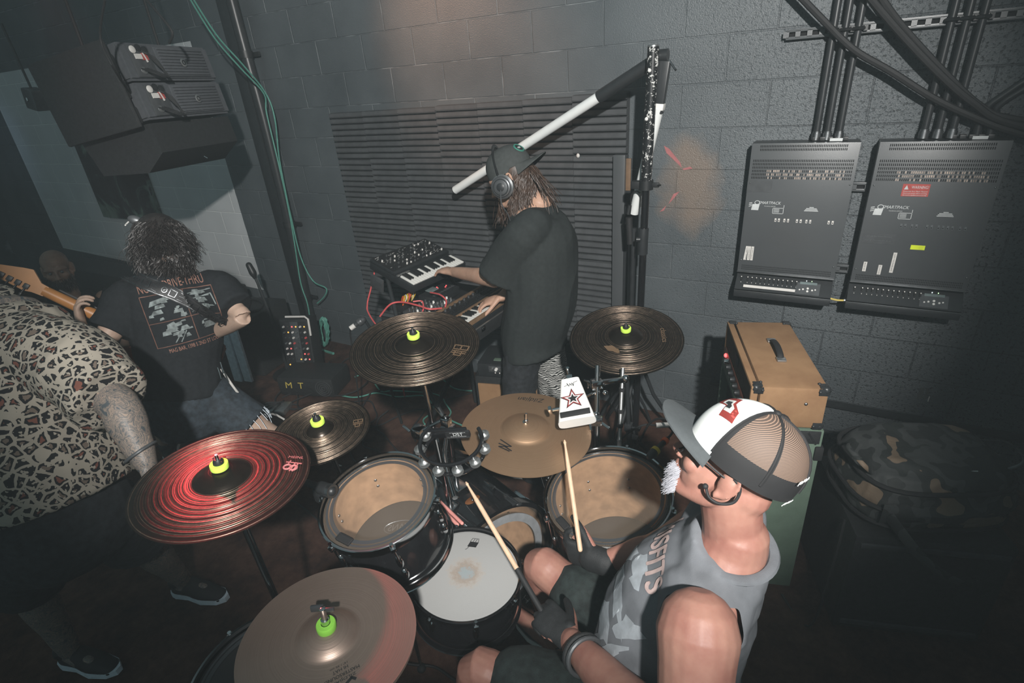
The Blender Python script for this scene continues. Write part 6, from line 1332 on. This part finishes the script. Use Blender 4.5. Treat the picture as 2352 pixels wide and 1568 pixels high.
LA=V((0.1529,-1.7768,0.2509)); RKn=V((1.1978,-1.7339,0.5501)); RAn=V((.62,-1.42,.09)); LKn=LH.lerp(LA,.5)+V((-.06,.03,.05))
leg(g,LH,LKn,LA,None,.95,ref=rt); leg(g,RH,RKn,RAn,RAn+V((-.15,.12,-.05)),.98,ref=rt)
hl=V((-.10,.20,.95)); hand(g,LW,hl,V((-.75,-.3,.1)),V((.35,.8,.1)),((.5,.9,.6),(.55,.9,.6),(.6,.9,.6),(.6,.9,.6)),(.55,.75,.2),1.0,.05)
hand(g,RW,(RW-RE).normalized(),V((0,0,1)),V((-.6,.5,0)),((.5,.7,.4),)*4)
part('body',fuse(g,.0048,3),SKIN_G,P)
g=G(); g.limb([(V((0.9427,-1.9342,0.8733)),.165,.125),(wa,.160,.125),(ch,.190,.135),(ch.lerp(nb,.6),.195,.115),(ch.lerp(nb,.86),.135,.085),(nb+V((0,0,-.005)),.072,.068)],ref=rt,cap=False)
for S,E_,fr in ((LS,LE,.62),(RS,RE,.72)): g.limb([(nb.lerp(S,.62)+V((0,0,-.05)),.095,.09),(S,.088,.085),(S.lerp(E_,fr*.6),.085,.078),(S.lerp(E_,fr),.088,.076)],ref=(0,0,1),cap=False)
sh=fuse(g,.0065,4,(.006,6.5,(1,1,.7))); bv=sh.bvh(); part('shirt',sh,TEE,P)
Mf=frame(V((1.1228,-1.8829,1.2721)),(CP-ch)+V((0,0,-.35)),rt+V((0,0,-.02)))
K=1/560.0
def at2(px,py): return ((px-428)*K,(722-py)*K)
g=G(); q=Mf@Matrix.Translation((*at2(418,652),0)); g.text('NOT A DRIVE-THRU',q,.050,0,.235); part('shirt_lettering',g.drape(bv,Mf,.010,.0022),PRINTO,P,'rust coloured lettering',0)
g=G(); q=Mf@Matrix.Translation((*at2(436,802),0)); g.text('MAG BAR, 1398 S 2ND ST LOUISVILLE',q,.025,0,.235); part('shirt_lettering',g.drape(bv,Mf,.010,.0022),PRINTO,P,'rust coloured small lettering',0)
x0,y0=at2(350,790); x1,y1=at2(494,668); g=G(); ym=(y0*.52+y1*.48); xm=x0*.40+x1*.60
g.strokes([[(x0,y0),(x1,y0),(x1,y1),(x0,y1),(x0,y0)],[(x0,ym),(x1,ym)],[(xm,y0),(xm,y1)]],.0028,Mf,0); part('print_frame',g.drape(bv,Mf,.010,.0022),PRINTO,P,None,0)
g=G(); rnd=random.Random(21)
def pan(a,b,c,d,n,seed):
    r=random.Random(seed)
    for i in range(n):
        w,h=r.uniform(.010,.045),r.uniform(.005,.022); x,y=r.uniform(a,c-w),r.uniform(b,d-h); s_=r.uniform(-.3,.3)
        g.prism([(x,y),(x+w,y+s_*h),(x+w*r.uniform(.7,1),y+h),(x+w*r.uniform(0,.3),y+h*r.uniform(.7,1.1))],Mf,0)
e=.006; pan(x0+e,ym+e,xm-e,y1-e,12,1); pan(xm+e,ym+e,x1-e,y1-e,13,2); pan(x0+e,y0+.02,xm-e,ym-e,17,3); pan(xm+e,y0+.03,x1-e,ym-e,8,4)
g.prism([(x0+.02,y1-.045),(xm-.03,y1-.022),(xm-.02,y1-.006),(x0+.03,y1-.024)],Mf,0); g.strokes([[(xm+.015,y1-.02),(x1-.008,y1-.012)],[(xm+.015,y1-.045),(x1-.012,y1-.03),(x1-.006,y1-.075)],[(x0+.07,y0+.01),(x0+.10,y0+.045)],[(x0+.09,y0+.008),(x0+.12,y0+.05)]],.004,Mf,0)
part('shirt_print',g.drape(bv,Mf,.010,.0022),PRINTG,P,'pale photographic print in panels',0)
# strap
g=G(); wv=V((.62,.78,0)).normalized(); n=26
A2=V((*at2(338,618),0)); B2=V((*at2(502,772),0)); dv=(B2-A2).normalized(); nv_=V((-dv.y,dv.x,0)); w2=.026
ct=[A2.lerp(B2,i/n)+nv_*(.022*sin(PI*i/n)) for i in range(n+1)]
L_=[g.bm.verts.new(Mf@(c+nv_*w2)) for c in ct]; Rr=[g.bm.verts.new(Mf@(c-nv_*w2)) for c in ct]
for i in range(n): g.face((L_[i],L_[i+1],Rr[i+1],Rr[i]))
st=part('guitar_strap',g.drape(bv,Mf,.012,.010),INK,P,'black guitar strap with white line drawings',0)
g=G(); Pl=[]
for s_ in (-.86,.86): Pl.append([(c+nv_*w2*s_).to_2d()[:] for c in ct])
rnd=random.Random(8)
for i in range(1,n-1,2):
    c=ct[i]; r_=.010; k_=i%3
    if k_==0: Pl.append([(c.x+r_*cos(a),c.y+r_*.8*sin(a)) for a in [q*PI/4 for q in range(9)]]); Pl.append([(c.x-.004,c.y),(c.x+.004,c.y)])
    elif k_==1:
        for j in (-.6,0,.6): Pl.append([(c+nv_*w2*j-dv*.008).to_2d()[:],(c+nv_*w2*j+dv*.010).to_2d()[:]])
    else: Pl.append([(c+nv_*.012+dv*.012).to_2d()[:],(c+nv_*.012-dv*.012).to_2d()[:],(c-nv_*.012-dv*.012).to_2d()[:],(c-nv_*.012+dv*.012).to_2d()[:],(c+nv_*.012+dv*.012).to_2d()[:]])
g.strokes(Pl,.0022,Mf,0); part('strap_drawing',g.drape(bv,Mf,.010,.016),STEEL,st,None,0)
# cut-off shorts, belt line, frayed threads
g=G(); g.limb([(V((0.9400,-1.9157,0.9082)),.158,.122),(hp,.172,.135),(hp+V((0,0,-.06)),.17,.135)],ref=rt)
for h,k_,f_ in ((LH,LKn,.55),(RH,RKn,.62)): d=(k_-h).normalized(); g.limb([(h-d*.02,.108,.108),(h.lerp(k_,f_*.6),.104,.102),(h.lerp(k_,f_),.104,.102)],ref=rt,cap=False)
so=fuse(g,.0065,3,(.005,9,(1,1,1))); bs_=so.bvh(); sh_=part('shorts',so,DENIM,P,'dark cut-off denim shorts')
g=G(); e=RH.lerp(RKn,.62); ax_=(RKn-RH).normalized()
for i in range(26):
    a=i*.24; Mx=frame(e,ax_); p=Mx@V((.104*cos(a),.102*sin(a),-.004)); rr=random.Random(i); g.tube([p,p+ax_*.02+V((rr.uniform(-.01,.01),0,-.015)),p+ax_*.025+V((rr.uniform(-.015,.015),0,-rr.uniform(.02,.06)))],.0012,4,3)
part('frayed_threads',g,PALE,sh_,'pale frayed threads',0)
g=G(); Mp=frame(V((1.0834,-2.0126,0.9523)),bk,rt); g.box((-.03,-.005,0),(.075,.014,.02),Mp); g.drape(bs_,Mp,.01,.003); part('pocket_card',g,TAPE,sh_,'white card in the back pocket',0)
g=G(); Mp=frame(V((1.2054,-1.8744,1.0207)),(CP-ch),rt); 
for i,(x,y) in enumerate(((-.01,.0),(.006,.018))): g.cyl(Mp@V((x,y-.03,.06)),Mp@V((x+.002,y+.02,.06)),.004,n=8)
part('wireless_plug',g,CHROME,P,'silver jack plugs at the hip')
shoe('shoe',LA+V((.05,-.02,-.085)),LA+V((-.14,.10,-.105)),P); shoe('shoe',RAn+V((.03,-.02,-.086)),RAn+V((-.16,.13,-.086)),P)
# hair
g=G(); g.ell((0,-.012,.035),(.092,.112,.098),H,22); g.ell((0,-.055,-.06),(.090,.062,.10),H,18); g.ell((0,-.062,-.12),(.072,.048,.075),H,16)
def hs2(rnd):
    while 1:
        d=V((rnd.gauss(0,1),rnd.gauss(0,1),rnd.gauss(0,1))).normalized()
        if d.z>-.45 and not (d.y>.55 and d.z<.35): break
    return H@V((.088*d.x,-.015+.108*d.y,.032+.095*d.z)),(R3@d).normalized()
strands(g,1900,hs2,lambda p,n,r:(n*.5+V((r.uniform(-.3,.3),r.uniform(-.3,.3),-.85))+R3@V((0,-.35,-.1))).normalized(),.115,.0019,14,.012,7,3)
strands(g,520,lambda r:(H@V((r.uniform(-.09,.09),-.11,r.uniform(-.13,-.02))),R3@V((0,-1,0))),lambda p,n,r:(n*.3+V((r.uniform(-.3,.3),r.uniform(-.3,.3),-1))).normalized(),.115,.0019,15,.010,6,3)
strands(g,420,lambda r:(H@V((r.uniform(-.075,.075),-.108,r.uniform(-.19,-.07))),R3@V((0,-1,0))),lambda p,n,r:(n*.35+V((r.uniform(-.4,.4),r.uniform(-.4,.4),-1))).normalized(),.085,.0019,16,.010,6,3)
strands(g,500,lambda r:(lambda u:(nb+V((0,0,r.uniform(.005,.10)))+bk*(.068-.045*u*u)+rt*(u*.075),(bk+rt*u).normalized()))(r.uniform(-1,1)),lambda p,n,r:(n*.25+V((r.uniform(-.4,.4),r.uniform(-.4,.4),-.9))).normalized(),.075,.0019,17,.010,6,3)
part('hair',g,DARKH,P,'shaggy dark shoulder length hair')
g=G(); c=H@V((-.075,.035,.135)); g.ell((0,0,0),(.030,.012,.020),H@Matrix.Translation((-.078,.02,.118))@Matrix.Rotation(.5,4,'Y'),16); g2=part('sunglasses',g,GUNM,P,'round dark sunglasses pushed up on the head'); g=G(); g.tube([H@V((-.10,.0,.112)),H@V((-.112,-.01,.10)),H@V((-.11,-.03,.095))],.003,6,3); part('temple_tip',g,TAPE,g2)
# the guitar
N0=V((0.6467,-1.9576,1.1851)); N1=V((0.4944,-2.0932,1.3784)); T1=V((0.4025,-2.2146,1.4661)); nd=(N1-N0).normalized(); fn=(V((0.62,-.55,.45))); 
Mn=frame(N0,fn-nd*fn.dot(nd),nd)      # x towards the headstock, z out of the back of the neck
P2=thing('electric_guitar','electric guitar with amber maple neck and headstock, held by the guitarist','guitar',N0)
L=(N1-N0).length
g=G(); pr=[(0,-.027),(L,-.022),(L,.022),(0,.027)]; 
rr=[g.ring([Mn@V((x,.024*w*cos(a),.020*sin(a) if sin(a)>0 else .004*sin(a))) for a in [2*PI*k/16 for k in range(16)]]) for x,w in ((-.16,1.12),(0,1.08),(L*.5,1.0),(L,.92))]
for a,b in zip(rr,rr[1:]): g.skin(a,b)
g.face(rr[0][::-1]); g.face(rr[-1]); nk=part('neck',g,MAPLE,P2)
g=G(); g.box((L*.2,-.030,-.004),(L*1.3,.006,.006),Mn); part('binding_gap',g,INK,nk,None,0)
HL=(T1-N1).length
g=G(); g.prism([(L-.01,-.022),(L+.02,-.024),(L+.07,-.060),(L+.10,-.050),(L+HL,-.018),(L+HL+.03,.004),(L+HL,.030),(L+.055,.034),(L+.03,.026),(L-.01,.022)],Mn@Matrix.Translation((0,0,-.006)),.016); hs_=part('headstock',g,MAPLE,P2)
for i in range(6):
    g=G(); q=Mn@V((L+.055+i*.030,.016,.010)); g.box((L+.055+i*.030,.013,.016),(.020,.022,.012),Mn,.003); g.cyl(Mn@V((L+.055+i*.030,.020,.016)),Mn@V((L+.055+i*.030,.045,.016)),.004,n=8); g.box((L+.055+i*.030,.052,.016),(.010,.016,.018),Mn,.003); part('tuner',g,BLACK,hs_,'black tuning machine')
g=G(); g.prism([(-.14,-.05),(-.08,-.10),(-.04,-.08),(-.12,-.15),(-.24,-.14),(-.34,-.16),(-.44,-.13),(-.47,0),(-.44,.12),(-.34,.14),(-.24,.11),(-.12,.13),(-.05,.09),(-.12,.05)],Mn@Matrix.Translation((0,0,-.035)),.045); bmesh.ops.bevel(g.bm,geom=g.bm.edges[:],offset=.006,segments=2,affect='EDGES'); part('guitar_body',g,SUNB,P2,'reddish sunburst body')

# ---------------------------------------------------------------- man in the leopard shirt
P=thing('person','big man in a leopard print shirt with a tattooed forearm, at the left edge','person',(1.10,-2.62,0))
D0=1.70
nb=V((1.0048,-2.4559,1.5278)); ch=V((1.1593,-2.4979,1.2944)); wa=V((1.2591,-2.5699,1.0657)); hm=V((1.3039,-2.5913,0.9370))
bk=(CP-ch); bk.z=0; bk.normalize(); rt=V((-bk.y,bk.x,0))
S,E_,W_=V((1.4023,-2.3949,1.3566)),V((1.6104,-2.4042,1.2599)),V((1.7249,-2.4448,1.1158))
S2,E2,W2=V((0.7220,-2.6004,1.3897)),V((0.4857,-2.7686,1.1169)),V((0.4791,-2.7764,0.8846))
HL_=V((0.7793,-2.4361,1.6608)); lf=V((-.5,.8,-.1))
g=G(); g.limb([(hm+V((0,0,-.10)),.19,.15),(wa,.21,.17),(ch,.20,.15),(ch.lerp(nb,.75),.18,.11),(nb,.08,.075)],ref=rt)
g.limb([(nb-V((0,0,.04)),.07,.07),(nb.lerp(HL_,.5),.065,.065),(HL_,.06,.06)],ref=rt); head(g,HL_,lf,(0,0,1))
arm(g,S,E_,W_,1.30); arm(g,S2,E2,W2,1.2); hand(g,W_,(W_-E_).normalized()+V((.1,0,-.1)),V((-.5,.5,.2)),V((-.6,-.5,-.3)),((.4,.6,.4),)*4); hand(g,W2,(W2-E2).normalized(),V((0,0,1)),V((.6,.5,0)))
H1,H2=hm-rt*.10+V((0,0,-.12)),hm+rt*.10+V((0,0,-.12))
K1=V((0.9583,-2.6982,0.4779)); A1=V((0.9430,-2.6993,0.1000)); K2=H2.lerp(V((1.0450,-2.2783,0.1000)),.5)+V((0,0,.03)); A2_=V((1.0450,-2.2783,0.1000))
leg(g,H1,K1,A1,A1+V((.10,.02,-.06)),1.1,ref=rt); leg(g,H2,K2,A2_,A2_+V((.10,.03,-.06)),1.1,ref=rt)
part('body',fuse(g,.005,3),SKIN_L,P)
g=G(); g.limb([(hm,.255,.20),(wa,.262,.215),(V((1.2009,-2.5314,1.1930)),.262,.205),(ch,.250,.185),(ch.lerp(nb,.55),.225,.145),(ch.lerp(nb,.85),.13,.10),(nb,.085,.08)],ref=rt,cap=False)
for a,b in ((S,E_),(S2,E2)): g.limb([(nb.lerp(a,.45)+V((0,0,-.06)),.12,.11),(a,.122,.115),(a.lerp(b,.5),.115,.105),(a.lerp(b,.80),.118,.100)],ref=(0,0,1),cap=False)
part('shirt',fuse(g,.007,4,(.010,5,(1,1,.8))),LEO,P,'leopard print shirt')
g=G(); cc=nb+V((0,0,.0)); Mc=frame(cc,(.1,-.1,1),rt); g.tube([Mc@V((.092*cos(a),.086*sin(a),.006)) for a in [k*PI/14 for k in range(28)]],.014,8,1,True,flat=2.2); part('collar',g,LEO,P)
g=G(); g.limb([(hm+V((0,0,.02)),.21,.165),(hm+V((0,0,-.12)),.21,.17)],ref=rt)
for h,k_ in ((H1,K1),(H2,K2)): g.limb([(h,.125,.125),(h.lerp(k_,.8),.115,.115)],ref=rt,cap=False)
part('shorts',fuse(g,.009,3,(.006,7,(1,1,1))),PANTS,P)
g=G(); Mw=frame(E_.lerp(W_,.80),(W_-E_)); g.tube([Mw@V((.046*cos(a),.043*sin(a),.012*sin(a))) for a in [k*PI/10 for k in range(20)]],.005,8,1,True); part('cord_bracelet',g,GUNM,P,'dark cord bracelet')
shoe('shoe',A1+V((-.04,-.01,-.096)),A1+V((.17,.05,-.096)),P,sole=PALE); shoe('shoe',A2_+V((-.04,-.01,-.096)),A2_+V((.17,.05,-.096)),P,sole=PALE)

# ---------------------------------------------------------------- bearded man in the dark
P=thing('person','bearded bald man in black watching from the dark at the far left','person',(-1.06,-1.45,0))
HB=V((-1.0572,-1.4808,1.1182)); bf=V((.85,-.45,-.05)); H=headmat(HB,bf,(0,0,1)); R3=H.to_3x3(); k_=1.0
g=G(); head(g,HB,bf,(0,0,1)); nb=HB+V((0,0,-.17)); g.limb([(V((nb.x,nb.y,.62)),.15,.11),(V((nb.x,nb.y,.85)),.17,.12),(nb+V((0,0,-.10)),.17,.09),(nb+V((0,0,-.02)),.065,.06),(HB+V((0,0,-.07)),.058,.06)],ref=(.45,.85,0))
sd=V((.45,.85,0)).normalized()
for s_ in (-1,1):
    S=nb+sd*s_*.18+V((0,0,-.09)); arm(g,S,S+V((-.02,0,-.28)),S+V((.14,-.08,-.48))); hand(g,S+V((.14,-.08,-.48)),V((.5,-.3,-.7)),V((0,0,1)),V((-.3,-.6,0))*s_); leg(g,V((nb.x,nb.y,.60))+sd*s_*.09,V((nb.x+.02,nb.y,.33))+sd*s_*.1,V((nb.x,nb.y,.08))+sd*s_*.1,V((nb.x+.12,nb.y-.06,.04))+sd*s_*.1)
part('body',fuse(g,.006,3),SKIN_B,P)
g=G(); g.limb([(V((nb.x,nb.y,.55)),.18,.14),(V((nb.x,nb.y,.85)),.195,.145),(nb+V((0,0,-.11)),.195,.115),(nb+V((0,0,-.045)),.09,.08)],ref=sd,cap=False)
for s_ in (-1,1): S=nb+sd*s_*.18+V((0,0,-.09)); g.limb([(S+sd*-s_*.08,.08,.08),(S,.075,.075),(S+V((-.02,0,-.28)),.065,.065)],ref=sd)
part('shirt',fuse(g,.010,3),TEE,P)
g=G()
for s_ in (-1,1): g.limb([(V((nb.x,nb.y,.60))+sd*s_*.09,.11,.11),(V((nb.x,nb.y,.06))+sd*s_*.1,.07,.07)],ref=sd)
part('trousers',fuse(g,.010,3),PANTS,P)
g=G(); 
strands(g,500,lambda r:(lambda u,v:(H@V((u*.066,.070-.055*u*u+.02*(1-abs(u)),-.075+v*.035)),(R3@V((u,.8,-.2))).normalized()))(r.uniform(-1,1),r.uniform(-1,1)),lambda p,n,r:(n*.5+V((0,0,-1))).normalized(),.045,.0018,3,.004,4,3); part('beard',g,DARKH,P,'dark full beard')
g=G()
for s_ in (-1,1): g.ell((s_*.031,.083,-.002),.010,H,10)
part('eyes',g,GUNM,P)
# low dark bench line behind the guitarist
g=G(); g.box((-2.4,-.42,.30),(2.9,.30,.58),None,.02); single('bench',g,TOLEX,'long low black bench along the bottom of the grey painted wall','bench')

# ---------------------------------------------------------------- thin stage haze filling the room
k=NT('stage_haze'); k.t.nodes.remove(k.b); vv=k.n('ShaderNodeVolumeScatter'); vv.inputs['Color'].default_value=(.80,.95,1.0,1); vv.inputs['Density'].default_value=.008; vv.inputs['Anisotropy'].default_value=0.0
k.l(vv.outputs[0],k.t.nodes['Material Output'].inputs['Volume'])
g=G(); g.box((-.9,-2.1,1.88),(10.9,4.1,3.7)); hz=part('haze',g,k.m,None,None,0); tag(hz,'thin grey stage haze hanging in the whole room','haze',None,'stuff')
